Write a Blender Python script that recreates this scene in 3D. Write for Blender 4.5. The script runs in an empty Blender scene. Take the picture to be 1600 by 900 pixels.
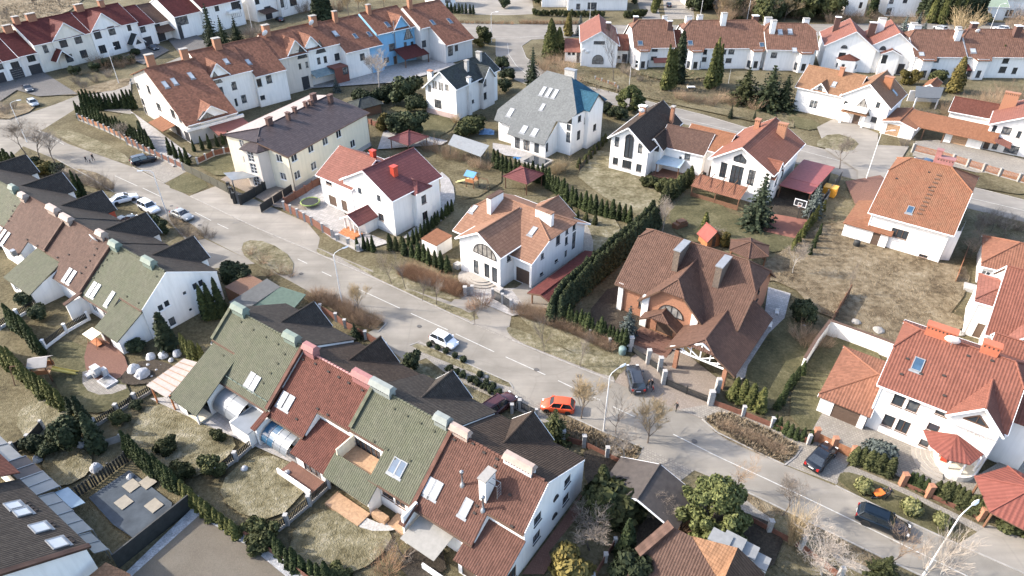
import bpy, math, random
from mathutils import Vector, Matrix
random.seed(11)
S = bpy.context.scene
COL = S.collection
R = math.radians
# ------------------------------------------------------------------ camera, sky, sun, exposure
CAM_H, F_PX, DIP = 56.0, 1045.0, math.atan2(1045.0, 1486.0)      # drone height (m), focal length (px at 1600 wide), dip below horizon
cam = bpy.data.cameras.new('camera'); camo = bpy.data.objects.new('camera', cam); COL.objects.link(camo)
camo.location = (0, 0, CAM_H); camo.rotation_euler = (R(90) - DIP, 0, 0)
cam.sensor_width = 36; cam.lens = F_PX / 1600 * 36; cam.clip_end = 3000; cam.clip_start = 1
S.camera = camo
SUN_EL, SUN_AZ = R(32), R(-7)                                      # light travels towards azimuth -7 deg (0 = +x)
w = bpy.data.worlds.new('World'); S.world = w; w.use_nodes = True
nt = w.node_tree; bg = nt.nodes['Background']
sky = nt.nodes.new('ShaderNodeTexSky'); sky.sky_type = 'NISHITA'; sky.sun_disc = False
sky.sun_elevation = SUN_EL; sky.sun_rotation = math.atan2(-math.cos(SUN_AZ), -math.sin(SUN_AZ))
sky.air_density = 0.85; sky.dust_density = 2.0; sky.ozone_density = 0.6
nt.links.new(sky.outputs[0], bg.inputs[0]); bg.inputs[1].default_value = 0.15
sl = bpy.data.lights.new('sun', 'SUN'); so = bpy.data.objects.new('sun', sl); COL.objects.link(so)
sl.energy = 2.2; sl.angle = R(0.6); sl.color = (1.0, 0.94, 0.86)
so.rotation_euler = Vector((math.cos(SUN_EL)*math.cos(SUN_AZ), math.cos(SUN_EL)*math.sin(SUN_AZ), -math.sin(SUN_EL))).to_track_quat('-Z', 'Y').to_euler()
so.location = (-100, 20, 80)
S.view_settings.view_transform = 'Standard'; S.view_settings.look = 'None'
S.view_settings.exposure = 1.95; S.view_settings.gamma = 1
S.cycles.max_bounces = 5; S.cycles.diffuse_bounces = 3; S.cycles.glossy_bounces = 2

# ------------------------------------------------------------------ helpers
_sd, _cd = math.sin(math.pi/2 - DIP), math.cos(math.pi/2 - DIP)
Z0 = (0, 0, 1)
def tl(r, c): return ((c-1)*400, (r-1)*225, 4)
def full(zm, x, y): return zm[0] + x/zm[2], zm[1] + y/zm[2]
def ray(u, v):
    """direction of the sight line through photo point (u, v)"""
    x, y, z = u - 800, v - 450, F_PX
    return Vector((x, z*_sd - y*_cd, -(y*_sd + z*_cd)))
def G(u, v, h=0.0):
    """ground (or level h) position seen at photo point (u, v)"""
    d = ray(u, v); t = (CAM_H - h)/-d.z
    return Vector((d.x*t, d.y*t, h))
def GP(zm, x, y, h=0.0): return G(*full(zm, x, y), h)

class MB:
    def __init__(s): s.v = []; s.f = []; s.m = []; s.uv = []
    def face(s, pts, m=0, uv=None):
        n = len(s.v); s.v += [tuple(p) for p in pts]; s.f.append(tuple(range(n, n+len(pts)))); s.m.append(m)
        s.uv.append(uv or [(0, 0)]*len(pts))
    def box(s, x0, x1, y0, y1, z0, z1, m=0, M=None, nobottom=False):
        P = [Vector(p) for p in ((x0,y0,z0),(x1,y0,z0),(x1,y1,z0),(x0,y1,z0),(x0,y0,z1),(x1,y0,z1),(x1,y1,z1),(x0,y1,z1))]
        if M: P = [M @ p for p in P]
        n = len(s.v); s.v += [tuple(p) for p in P]
        for q in ((4,5,6,7),(0,1,5,4),(1,2,6,5),(2,3,7,6),(3,0,4,7)) + (() if nobottom else ((0,3,2,1),)):
            s.f.append(tuple(n+i for i in q)); s.m.append(m); s.uv.append([(0,0),(1,0),(1,1),(0,1)])
    def beam(s, a, b, w, h, m=0, up=Vector((0,0,1))):
        a = Vector(a); b = Vector(b); d = b - a; L = d.length
        if L < 1e-5: return
        d /= L; sd = d.cross(up)
        if sd.length < 1e-4: sd = d.cross(Vector((1,0,0)))
        sd.normalize(); u = sd.cross(d)
        P = [p + sd*(i*w/2) + u*(j*h/2) for p in (a, b) for i, j in ((-1,-1),(1,-1),(1,1),(-1,1))]
        n = len(s.v); s.v += [tuple(p) for p in P]
        for q in ((0,1,2,3),(7,6,5,4),(0,4,5,1),(1,5,6,2),(2,6,7,3),(3,7,4,0)):
            s.f.append(tuple(n+i for i in q)); s.m.append(m); s.uv.append([(0,0),(1,0),(1,1),(0,1)])
    def tube(s, pts, rad, k=6, m=0, cap=True):
        rings = []
        for i, p in enumerate(pts):
            p = Vector(p); a = Vector(pts[max(i-1, 0)]); b = Vector(pts[min(i+1, len(pts)-1)]); d = (b-a).normalized()
            x = d.orthogonal().normalized(); y = d.cross(x); r = rad[i] if hasattr(rad, '__len__') else rad
            n = len(s.v); s.v += [tuple(p + x*(r*math.cos(2*math.pi*j/k)) + y*(r*math.sin(2*math.pi*j/k))) for j in range(k)]; rings.append(n)
        for a, b in zip(rings, rings[1:]):
            for j in range(k):
                s.f.append((a+j, a+(j+1) % k, b+(j+1) % k, b+j)); s.m.append(m); s.uv.append([(0,0)]*4)
        if cap:
            s.f.append(tuple(rings[-1]+j for j in range(k))); s.m.append(m); s.uv.append([(0,0)]*k)
            s.f.append(tuple(rings[0]+k-1-j for j in range(k))); s.m.append(m); s.uv.append([(0,0)]*k)
    def lathe(s, prof, k=12, m=0, c=(0,0,0)):
        rings = []
        for r, z in prof:
            rings.append(len(s.v)); s.v += [(c[0]+r*math.cos(2*math.pi*j/k), c[1]+r*math.sin(2*math.pi*j/k), c[2]+z) for j in range(k)]
        for a, b in zip(rings, rings[1:]):
            for j in range(k):
                s.f.append((a+j, a+(j+1) % k, b+(j+1) % k, b+j)); s.m.append(m); s.uv.append([(0,0)]*4)
        s.f.append(tuple(rings[-1]+j for j in range(k))); s.m.append(m); s.uv.append([(0,0)]*k)
    def prism(s, pts, z0, z1, m=0, mside=None):
        """vertical prism over a CCW outline"""
        k = len(pts); n = len(s.v)
        s.v += [(p[0], p[1], z0) for p in pts] + [(p[0], p[1], z1) for p in pts]
        s.f.append(tuple(n+k+i for i in range(k))); s.m.append(m); s.uv.append([(p[0], p[1]) for p in pts])
        for i in range(k):
            j = (i+1) % k; s.f.append((n+i, n+j, n+k+j, n+k+i)); s.m.append(m if mside is None else mside); s.uv.append([(0,0),(1,0),(1,1),(0,1)])
    def mesh(s, name, mats, smooth=False):
        me = bpy.data.meshes.new(name); me.from_pydata(s.v, [], s.f)
        for mt in mats: me.materials.append(mt)
        if len(mats) > 1: me.polygons.foreach_set('material_index', s.m)
        if any(q != (0, 0) for u in s.uv for q in u):
            l = me.uv_layers.new(name='UVMap'); l.data.foreach_set('uv', [c for u in s.uv for q in u for c in q])
        if smooth: me.polygons.foreach_set('use_smooth', [True]*len(s.f))
        me.update(); return me
def ccw(p):
    a = sum(p[i][0]*p[(i+1) % len(p)][1] - p[(i+1) % len(p)][0]*p[i][1] for i in range(len(p)))
    return p if a > 0 else p[::-1]
def link(name, me, parent=None, loc=(0,0,0), rz=0.0, mat=None):
    o = bpy.data.objects.new(name, me); COL.objects.link(o)
    if mat is not None: o.matrix_local = mat
    else: o.location = loc; o.rotation_euler = (0, 0, rz)
    if parent: o.parent = parent
    return o
def part(name, mb, mats, parent, smooth=False, mat=None):
    if not mb.f: return None
    return link(name, mb.mesh(name, mats if isinstance(mats, (list, tuple)) else [mats], smooth), parent, mat=mat)
def tag(o, label=None, cat=None, group=None, kind=None):
    if label: o['label'] = label
    if cat: o['category'] = cat
    if group: o['group'] = group
    if kind: o['kind'] = kind
    return o
def thing(name, label, cat, loc=(0,0,0), rz=0.0, group=None):
    o = link(name, None, None, loc, rz); o.empty_display_size = .3
    return tag(o, label, cat, group)
def copy_thing(o, loc, rz, sc=None, label=None, group=None):
    c = o.copy(); COL.objects.link(c); c.location = loc; c.rotation_euler = (0, 0, rz)
    if sc: c.scale = sc
    if label: c['label'] = label
    if group: c['group'] = group
    for ch in o.children:
        d = ch.copy(); COL.objects.link(d); d.parent = c
        for g in ch.children:
            e = g.copy(); COL.objects.link(e); e.parent = d
    return c

# ------------------------------------------------------------------ materials
MATS = {}
class NT:
    def __init__(s, name):
        s.mat = bpy.data.materials.new(name); s.mat.use_nodes = True; s.t = s.mat.node_tree
        s.b = s.t.nodes['Principled BSDF']
    def n(s, ty, **kw):
        x = s.t.nodes.new('ShaderNode'+ty)
        for k, v in kw.items():
            if k.startswith('i_'): x.inputs[k[2:].replace('_', ' ')].default_value = v
            else: setattr(x, k, v)
        return x
    def l(s, a, b): s.t.links.new(a, b)
    def math(s, op, a, b=None):
        x = s.n('Math', operation=op)
        for i, q in enumerate((a, b)):
            if q is None: continue
            if isinstance(q, (int, float)): x.inputs[i].default_value = q
            else: s.l(q, x.inputs[i])
        return x.outputs[0]
    def mix(s, f, a, b, blend='MIX'):
        x = s.n('Mix', data_type='RGBA', blend_type=blend)
        for i, q in ((0, f), (6, a), (7, b)):
            if isinstance(q, (int, float)): x.inputs[i].default_value = q
            elif isinstance(q, tuple): x.inputs[i].default_value = q if len(q) == 4 else q + (1,)
            else: s.l(q, x.inputs[i])
        return x.outputs[2]
    def noise(s, vec, scale, detail=3, rough=.6):
        x = s.n('TexNoise'); x.inputs['Scale'].default_value = scale; x.inputs['Detail'].default_value = detail; x.inputs['Roughness'].default_value = rough
        if vec is not None: s.l(vec, x.inputs['Vector'])
        return x.outputs['Fac']
    def ramp(s, f, stops):
        x = s.n('ValToRGB'); e = x.color_ramp.elements
        while len(e) < len(stops): e.new(.5)
        for q, (p, c) in zip(e, stops): q.position = p; q.color = c + (1,) if len(c) == 3 else c
        s.l(f, x.inputs[0]); return x.outputs[0]
    def bump(s, h, dist, strength=1.0):
        x = s.n('Bump'); x.inputs['Strength'].default_value = strength; x.inputs['Distance'].default_value = dist
        s.l(h, x.inputs['Height']); s.l(x.outputs[0], s.b.inputs['Normal'])
def mul(c, k): return tuple(min(x*k, 1) for x in c)
def plain(name, c, rough=.8, var=.12, scale=2.0, bump=.0, bscale=30, metal=0., spec=.4, coat=0.):
    if name in MATS: return MATS[name]
    if max(c) < .6 and not name.startswith('car_'): c = mul(c, .72)
    t = NT(name); co = t.n('TexCoord').outputs['Object']
    col = t.mix(t.ramp(t.noise(co, scale, 5), [(.3, (0,0,0)), (.7, (1,1,1))]), mul(c, 1-var), mul(c, 1+var))
    t.l(col, t.b.inputs['Base Color']); t.b.inputs['Roughness'].default_value = rough; t.b.inputs['Metallic'].default_value = metal
    t.b.inputs['Specular IOR Level'].default_value = spec; t.b.inputs['Coat Weight'].default_value = coat
    if bump: t.bump(t.noise(co, bscale, 3), bump)
    MATS[name] = t.mat; return t.mat
def stucco(name, c):
    """rendered wall: faint blotches, rain streaks under the eaves, splash dirt"""
    if name in MATS: return MATS[name]
    t = NT(name); tc = t.n('TexCoord').outputs['Object']
    mp = t.n('Mapping'); t.l(tc, mp.inputs[0]); mp.inputs['Scale'].default_value = (1.6, 1.6, .18)
    st = t.ramp(t.noise(mp.outputs[0], 1.3, 4), [(.45, (0,0,0)), (.8, (1,1,1))])
    bl = t.noise(tc, .5, 4)
    col = t.mix(t.math('MULTIPLY', bl, .7), c, mul(c, .8))
    col = t.mix(t.math('MULTIPLY', st, .42), col, (c[0]*.62, c[1]*.62, c[2]*.6))
    sp = t.n('SeparateXYZ'); t.l(tc, sp.inputs[0])
    lo = t.n('MapRange'); t.l(sp.outputs[2], lo.inputs[0]); lo.inputs[1].default_value = .9; lo.inputs[2].default_value = 0.; lo.inputs[3].default_value = 0; lo.inputs[4].default_value = .5
    col = t.mix(t.math('MULTIPLY', lo.outputs[0], t.noise(tc, 2.2, 4)), col, (.3, .27, .24))
    t.l(col, t.b.inputs['Base Color']); t.b.inputs['Roughness'].default_value = .9; t.b.inputs['Specular IOR Level'].default_value = .2
    t.bump(t.noise(tc, 25, 3), .01, .5); MATS[name] = t.mat; return t.mat
def tile(name, c, kind='pan', var=.22, moss=None, uw=.24, vw=.32, rough=.75):
    """roof tiles on the slope's own UV in metres: u along the eave, v up the slope"""
    if name in MATS: return MATS[name]
    c = mul(c, .55); moss = moss and mul(moss, .6)
    t = NT(name); uv = t.n('UVMap').outputs[0]; sp = t.n('SeparateXYZ'); t.l(uv, sp.inputs[0])
    x = t.math('DIVIDE', sp.outputs[0], uw); y = t.math('DIVIDE', sp.outputs[1], vw)
    colh = t.math('ADD', t.math('MULTIPLY', t.math('SINE', t.math('MULTIPLY', x, 2*math.pi)), .5), .5)
    saw = t.math('SUBTRACT', 1.0, t.math('FRACT', y))
    cb = t.n('CombineXYZ'); t.l(t.math('FLOOR', x), cb.inputs[0]); t.l(t.math('FLOOR', y), cb.inputs[1])
    wn = t.n('TexWhiteNoise', noise_dimensions='2D'); t.l(cb.outputs[0], wn.inputs['Vector'])
    ob = t.n('TexCoord').outputs['Object']
    big = t.ramp(t.noise(ob, .55, 5, .65), [(.3, (0,0,0)), (.72, (1,1,1))])
    col = t.mix(wn.outputs['Value'], mul(c, 1-var), mul(c, 1+var))
    col = t.mix(t.math('MULTIPLY', big, .5), col, mul(c, .68) if not moss else moss)
    mp = t.n('Mapping'); t.l(uv, mp.inputs[0]); mp.inputs['Scale'].default_value = (2.2, .22, 1)
    col = t.mix(t.math('MULTIPLY', t.ramp(t.noise(mp.outputs[0], 1.0, 4), [(.5, (0,0,0)), (.8, (1,1,1))]), .35), col, mul(c, .55))
    lich = t.ramp(t.noise(ob, 7, 3), [(.66, (0,0,0)), (.74, (1,1,1))])
    col = t.mix(t.math('MULTIPLY', lich, .22), col, (.42, .40, .33))
    gut = t.math('SUBTRACT', 1.0, colh) if kind == 'pan' else t.math('POWER', t.math('FRACT', y), 6.0)
    col = t.mix(t.math('MULTIPLY', gut, .32 if kind == 'pan' else .5), col, mul(c, .33))
    t.l(col, t.b.inputs['Base Color']); t.b.inputs['Roughness'].default_value = rough; t.b.inputs['Specular IOR Level'].default_value = .1
    a, b = {'pan': (.034, .024), 'course': (.016, .045), 'flat': (.008, .02)}[kind]
    h = t.math('ADD', t.math('MULTIPLY', colh, a), t.math('MULTIPLY', saw, b)); t.bump(h, 1.0)
    MATS[name] = t.mat; return t.mat
def ground(name, stops, scale=.35, fine=6., bump=.05, rough=.95, f2=.5):
    if name in MATS: return MATS[name]
    t = NT(name); tc = t.n('TexCoord').outputs['Object']
    if ('gra' in name and 'gravel' not in name) or 'soil' in name and True or 'lawn' in name or 'mud' in name: stops = [(p, mul(c, .62 if 'wild' in name else .55)) for p, c in stops]
    n1 = t.noise(tc, scale, 6, .62); n2 = t.noise(tc, fine, 4, .7)
    f = t.math('ADD', t.math('MULTIPLY', n1, 1-f2), t.math('MULTIPLY', n2, f2))
    f = t.n('MapRange').outputs[0] if False else f
    t.l(t.ramp(f, stops), t.b.inputs['Base Color']); t.b.inputs['Roughness'].default_value = rough; t.b.inputs['Specular IOR Level'].default_value = .15
    if bump: t.bump(t.math('ADD', n2, t.noise(tc, fine*4, 2)), bump)
    MATS[name] = t.mat; return t.mat
def asphalt(name, c, patch=.25):
    t = NT(name); tc = t.n('TexCoord').outputs['Object']
    rot = t.n('Mapping'); t.l(tc, rot.inputs[0]); rot.inputs['Rotation'].default_value = (0, 0, R(35)); rot.inputs['Scale'].default_value = (.06, .8, 1)
    streak = t.noise(rot.outputs[0], 1.0, 4)
    col = t.mix(t.ramp(t.noise(tc, .16, 5, .6), [(.35, (0,0,0)), (.65, (1,1,1))]), mul(c, 1-patch*.8), mul(c, 1+patch*.8))
    col = t.mix(t.math('MULTIPLY', t.ramp(streak, [(.4, (0,0,0)), (.66, (1,1,1))]), .55), col, mul(c, .66))
    vr = t.n('TexVoronoi', feature='DISTANCE_TO_EDGE'); vr.inputs['Scale'].default_value = .11; t.l(tc, vr.inputs['Vector'])
    crack = t.ramp(vr.outputs['Distance'], [(.0, (1,1,1)), (.012, (0,0,0))])
    col = t.mix(t.math('MULTIPLY', crack, .22), col, mul(c, .5))
    col = t.mix(t.math('MULTIPLY', t.noise(tc, 14, 2), .3), col, mul(c, 1.35))
    t.l(col, t.b.inputs['Base Color']); t.b.inputs['Roughness'].default_value = .95; t.b.inputs['Specular IOR Level'].default_value = .08
    t.bump(t.noise(tc, 40, 2), .01); MATS[name] = t.mat; return t.mat
def paving(name, c, bw=.4, bh=.2, mort=.6, ang=35):
    if name in MATS: return MATS[name]
    t = NT(name); tc = t.n('TexCoord').outputs['Object']
    mp = t.n('Mapping'); t.l(tc, mp.inputs[0]); mp.inputs['Rotation'].default_value = (0, 0, R(ang))
    b = t.n('TexBrick'); t.l(mp.outputs[0], b.inputs['Vector']); b.inputs['Scale'].default_value = 1
    b.inputs['Brick Width'].default_value = bw; b.inputs['Row Height'].default_value = bh; b.inputs['Mortar Size'].default_value = .02
    b.inputs['Color1'].default_value = mul(c, .85)+(1,); b.inputs['Color2'].default_value = mul(c, 1.15)+(1,); b.inputs['Mortar'].default_value = mul(c, mort)+(1,)
    col = t.mix(t.math('MULTIPLY', t.ramp(t.noise(tc, .4, 5), [(.35, (0,0,0)), (.7, (1,1,1))]), .45), b.outputs[0], mul(c, .68))
    t.l(col, t.b.inputs['Base Color']); t.b.inputs['Roughness'].default_value = .9; t.b.inputs['Specular IOR Level'].default_value = .2
    t.bump(t.math('ADD', t.math('MULTIPLY', b.outputs['Fac'], -.5), t.noise(tc, 20, 2)), .015); MATS[name] = t.mat; return t.mat
def leaf(name, c, c2, var=.6, trans=.15):
    if name in MATS: return MATS[name]
    k = 1.1 if 'twig' in name else .66; c, c2 = mul(c, k), mul(c2, k)
    t = NT(name); g = t.n('NewGeometry'); oi = t.n('ObjectInfo')
    tc = t.n('TexCoord').outputs['Object']
    f = t.math('ADD', t.math('MULTIPLY', t.noise(tc, 1.6, 3), .6), t.math('MULTIPLY', g.outputs['Random Per Island'], .5))
    col = t.mix(t.ramp(f, [(.25, (0,0,0)), (.8, (1,1,1))]), c, c2)
    col = t.mix(t.math('MULTIPLY', oi.outputs['Random'], var), col, mul(c, .55))
    t.l(col, t.b.inputs['Base Color']); t.b.inputs['Roughness'].default_value = .8; t.b.inputs['Specular IOR Level'].default_value = .15
    MATS[name] = t.mat; return t.mat

WHITE = stucco('white_render', (.83, .795, .74)); CREAM = stucco('cream_render', (.72, .64, .48)); BEIGE = stucco('beige_render', (.62, .55, .47))
PALEBEIGE = stucco('pale_beige_render', (.70, .64, .58)); BLUE = stucco('blue_render', (.20, .40, .58)); GREYR = stucco('grey_render', (.55, .54, .52)); PINKR = stucco('pinkish_base_render', (.5, .38, .34))
BRICKR = plain('orange_facing_brick', (.40, .19, .11), .85, .2, 6, .02, 12)
TRIM_W = plain('white_trim', (.72, .71, .69), .6, .06); TRIM_D = plain('dark_trim', (.06, .05, .045), .9, spec=.1); TRIM_B = plain('brown_trim', (.14, .08, .05), .6)
def window_glass():
    t = NT('window_glass'); oi = t.n('ObjectInfo').outputs['Random']; tc = t.n('TexCoord').outputs['Object']
    cur = t.math('MULTIPLY', t.ramp(oi, [(.45, (0,0,0)), (.95, (1,1,1))]), t.ramp(t.noise(tc, 1.1, 2), [(.4, (0,0,0)), (.6, (1,1,1))]))
    t.l(t.mix(cur, t.mix(oi, (.02,.025,.03), (.06,.07,.08)), (.30,.28,.25)), t.b.inputs['Base Color']); t.b.inputs['Roughness'].default_value = .07; t.b.inputs['Specular IOR Level'].default_value = .7
    return t.mat
GLASS = window_glass(); GLASS_W = plain('curtained_glass', (.3, .28, .25), .12, .5, 1.2, spec=.6)
SKYGLASS = plain('skylight_glass', (.52, .53, .53), .3, .1, .5, spec=.8); SKYDARK = plain('dark_skylight_glass', (.05, .10, .16), .06, .3, .8, spec=.9)  # pale skylight glass: sky reflection put into its colour
FRAME_D = plain('dark_window_frame', (.05, .04, .035), .5); FRAME_W = plain('white_window_frame', (.75, .74, .72), .5, .05); FRAME_B = plain('wood_window_frame', (.16, .085, .05), .55)
METAL = plain('grey_metal', (.35, .36, .37), .45, .1, metal=.6); LEAD = plain('lead_flashing', (.28, .29, .30), .6)
CONC = plain('concrete', (.36, .335, .30), .9, .2, 1.5, .01); STONEW = plain('pale_stone', (.46, .44, .41), .9, .25, 5, .03, 14)
WOOD = plain('brown_wood', (.20, .10, .055), .75, .3, 5); WOODL = plain('light_wood', (.45, .28, .16), .75, .25, 4); WOODO = plain('orange_wood', (.52, .20, .08), .7, .2, 4)
BLACKM = plain('black_fence_sheet', (.035, .036, .034), .6, .3); RED_P = plain('red_paint', (.5, .06, .03), .5); ORANGE = plain('orange_paint', (.7, .16, .03), .5)
T_BROWN = tile('brown_red_tiles', (.20, .10, .074), 'pan'); T_BROWN2 = tile('chestnut_tiles', (.185, .112, .085), 'pan'); T_RED2 = tile('rust_red_tiles', (.205, .082, .06), 'pan')
T_GREEN = tile('mossy_green_tiles', (.185, .182, .128), 'pan', .15, (.13, .15, .085)); T_DARK = tile('charcoal_tiles', (.10, .084, .07), 'pan', .25); T_DARK2 = tile('brown_black_tiles', (.10, .072, .054), 'pan', .25)
T_ORANGE = tile('orange_clay_tiles', (.39, .18, .115), 'pan', .2, None, .32); T_ORANGE2 = tile('flat_orange_clay_tiles', (.39, .18, .10), 'course', .16)
T_TAN = tile('tan_clay_tiles', (.40, .22, .125), 'course', .2); T_CRIMSON = tile('crimson_metal_tiles', (.25, .092, .085), 'course', .12, None, .3, .5, .5)
T_REDC = tile('brick_red_tiles', (.35, .15, .112), 'course', .15, None, .3, .4); T_RUST = tile('rust_orange_metal_tiles', (.36, .15, .10), 'course', .15, None, .3, .4); T_MAROON = tile('maroon_tiles', (.18, .058, .05), 'flat', .2)
T_CENTRE = tile('terracotta_tiles', (.41, .225, .145), 'course', .16, None, .3, .45); T_ROWC = tile('rust_brown_tiles', (.33, .15, .095), 'flat', .3, None, .4, .4)
T_BROWND = tile('cocoa_tiles', (.20, .115, .084), 'pan', .2, None, .27, .34); T_GREYV = tile('grey_violet_tiles', (.105, .080, .078), 'flat', .2, None, .4, .5, .5)
T_SLATE = tile('blue_black_slates', (.055, .062, .068), 'flat', .4, (.12, .13, .09)); T_GREYB = tile('pale_grey_shingles', (.25, .258, .25), 'flat', .15, None, .3, .25); T_BLUES = tile('blue_shingles', (.05, .145, .21), 'flat', .2)
T_PINK = plain('pink_metal', (.36, .16, .145), .6, .15); T_MINT = plain('mint_metal', (.2, .245, .2), .6, .15, 1.5); T_GREYM = plain('grey_green_metal', (.29, .31, .28), .6, .15, 1.5); T_BEIGEM = plain('beige_metal', (.44, .34, .28), .6, .15, 1.5)
# ------------------------------------------------------------------ house kit
_cache = {}
def window_mesh(w, h, nm, fr, gl, rows=1, depth=.10):
    k = ('w', round(w, 2), round(h, 2), nm, fr.name, gl.name, rows)
    if k not in _cache:
        f = MB(); t = .07 if w > .5 else .05; y0, y1 = depth-.05, depth+.02; a, b = -w/2, w/2
        f.box(a, b, y0, y1, 0, t); f.box(a, b, y0, y1, h-t, h); f.box(a, a+t, y0, y1, t, h-t); f.box(b-t, b, y0, y1, t, h-t)
        for i in range(1, nm): c = a + w*i/nm; f.box(c-.035, c+.035, y0+.004, y1, t, h-t)
        for i in range(1, rows): c = h*i/rows; f.box(a+t, b-t, y0+.008, y1, c-.025, c+.025)
        p = MB(); p.face([(a+.02, depth, .02), (b-.02, depth, .02), (b-.02, depth, h-.02), (a+.02, depth, h-.02)])
        s = MB(); s.box(a-.06, b+.06, -.09, depth-.05, -.06, -.003)
        _cache[k] = (f.mesh('window', [fr]), p.mesh('pane', [gl]), s.mesh('sill', [fr]))
    return _cache[k]
def wall_poly(mb, p0, p1, z0, prof, holes=(), m=0, rd=.14):
    """wall seen from outside, from p0 (left) to p1 (right); prof = [(s, z)...] top outline; holes (s0, s1, za, zb) with reveals"""
    p0 = Vector((p0[0], p0[1])); d = Vector((p1[0], p1[1])) - p0; L = d.length; d /= L; inn = Vector((-d.y, d.x))
    P = lambda s, z, q=0.0: (p0.x + d.x*s + inn.x*q, p0.y + d.y*s + inn.y*q, z)
    def top(s):
        for (a, za), (b, zb) in zip(prof, prof[1:]):
            if a - 1e-6 <= s <= b + 1e-6: return za if b-a < 1e-6 else za + (zb-za)*(s-a)/(b-a)
        return prof[-1][1]
    cuts = sorted({round(c, 4) for c in [0, L] + [q[0] for q in prof] + [c for hh in holes for c in hh[:2]] if -1e-6 <= c <= L+1e-6})
    for a, b in zip(cuts, cuts[1:]):
        if b - a < 1e-3: continue
        mid = (a+b)/2; hs = sorted([hh for hh in holes if hh[0] < mid < hh[1]], key=lambda q: q[2]); z = z0
        for hh in hs:
            if hh[2] > z + 1e-4: mb.face([P(a, z), P(b, z), P(b, hh[2]), P(a, hh[2])], m, [(a, z), (b, z), (b, hh[2]), (a, hh[2])])
            z = max(z, hh[3])
        ta, tb = top(a), top(b)
        mb.face([P(a, z), P(b, z), P(b, tb), P(a, ta)], m, [(a, z), (b, z), (b, tb), (a, ta)])
    for s0, s1, za, zb in holes:
        for q in ([(s0, za, 0), (s0, za, rd), (s0, zb, rd), (s0, zb, 0)], [(s1, za, rd), (s1, za, 0), (s1, zb, 0), (s1, zb, rd)], [(s0, za, rd), (s0, za, 0), (s1, za, 0), (s1, za, rd)], [(s0, zb, 0), (s0, zb, rd), (s1, zb, rd), (s1, zb, 0)]):
            mb.face([P(*e) for e in q], m)
def clean(pts):
    out = []
    for p in pts:
        p = Vector(p)
        if not out or (p - out[-1]).length > 1e-3: out.append(p)
    if len(out) > 1 and (out[0]-out[-1]).length < 1e-3: out.pop()
    return out
def slab_uv(pts):
    n = Vector((0, 0, 0))
    for a, b in zip(pts, pts[1:] + pts[:1]): n += a.cross(b)
    n.normalize()
    if n.z < 0: pts = pts[::-1]; n = -n
    u = Vector((0, 0, 1)).cross(n)
    u = u.normalized() if u.length > 1e-4 else Vector((1, 0, 0)); v = n.cross(u)
    return pts, n, [(p.dot(u), p.dot(v)) for p in pts]
def slab(mb, pts, th=.13):
    pts, n, uv = slab_uv(clean(pts))
    if len(pts) < 3: return None
    k = len(pts); b = len(mb.v); mb.v += [tuple(p) for p in pts] + [tuple(p - Vector((0, 0, th))) for p in pts]
    mb.f.append(tuple(range(b, b+k))); mb.m.append(0); mb.uv.append(uv)
    mb.f.append(tuple(range(b+2*k-1, b+k-1, -1))); mb.m.append(1); mb.uv.append(uv[::-1])
    for i in range(k):
        j = (i+1) % k; mb.f.append((b+i, b+k+i, b+k+j, b+j)); mb.m.append(1); mb.uv.append([uv[i], uv[i], uv[j], uv[j]])
    return (pts[0], n)
def hit(o, d, plane):
    p, n = plane; return o + d*((p-o).dot(n)/d.dot(n))
SIDES = 'FRBL'
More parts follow.
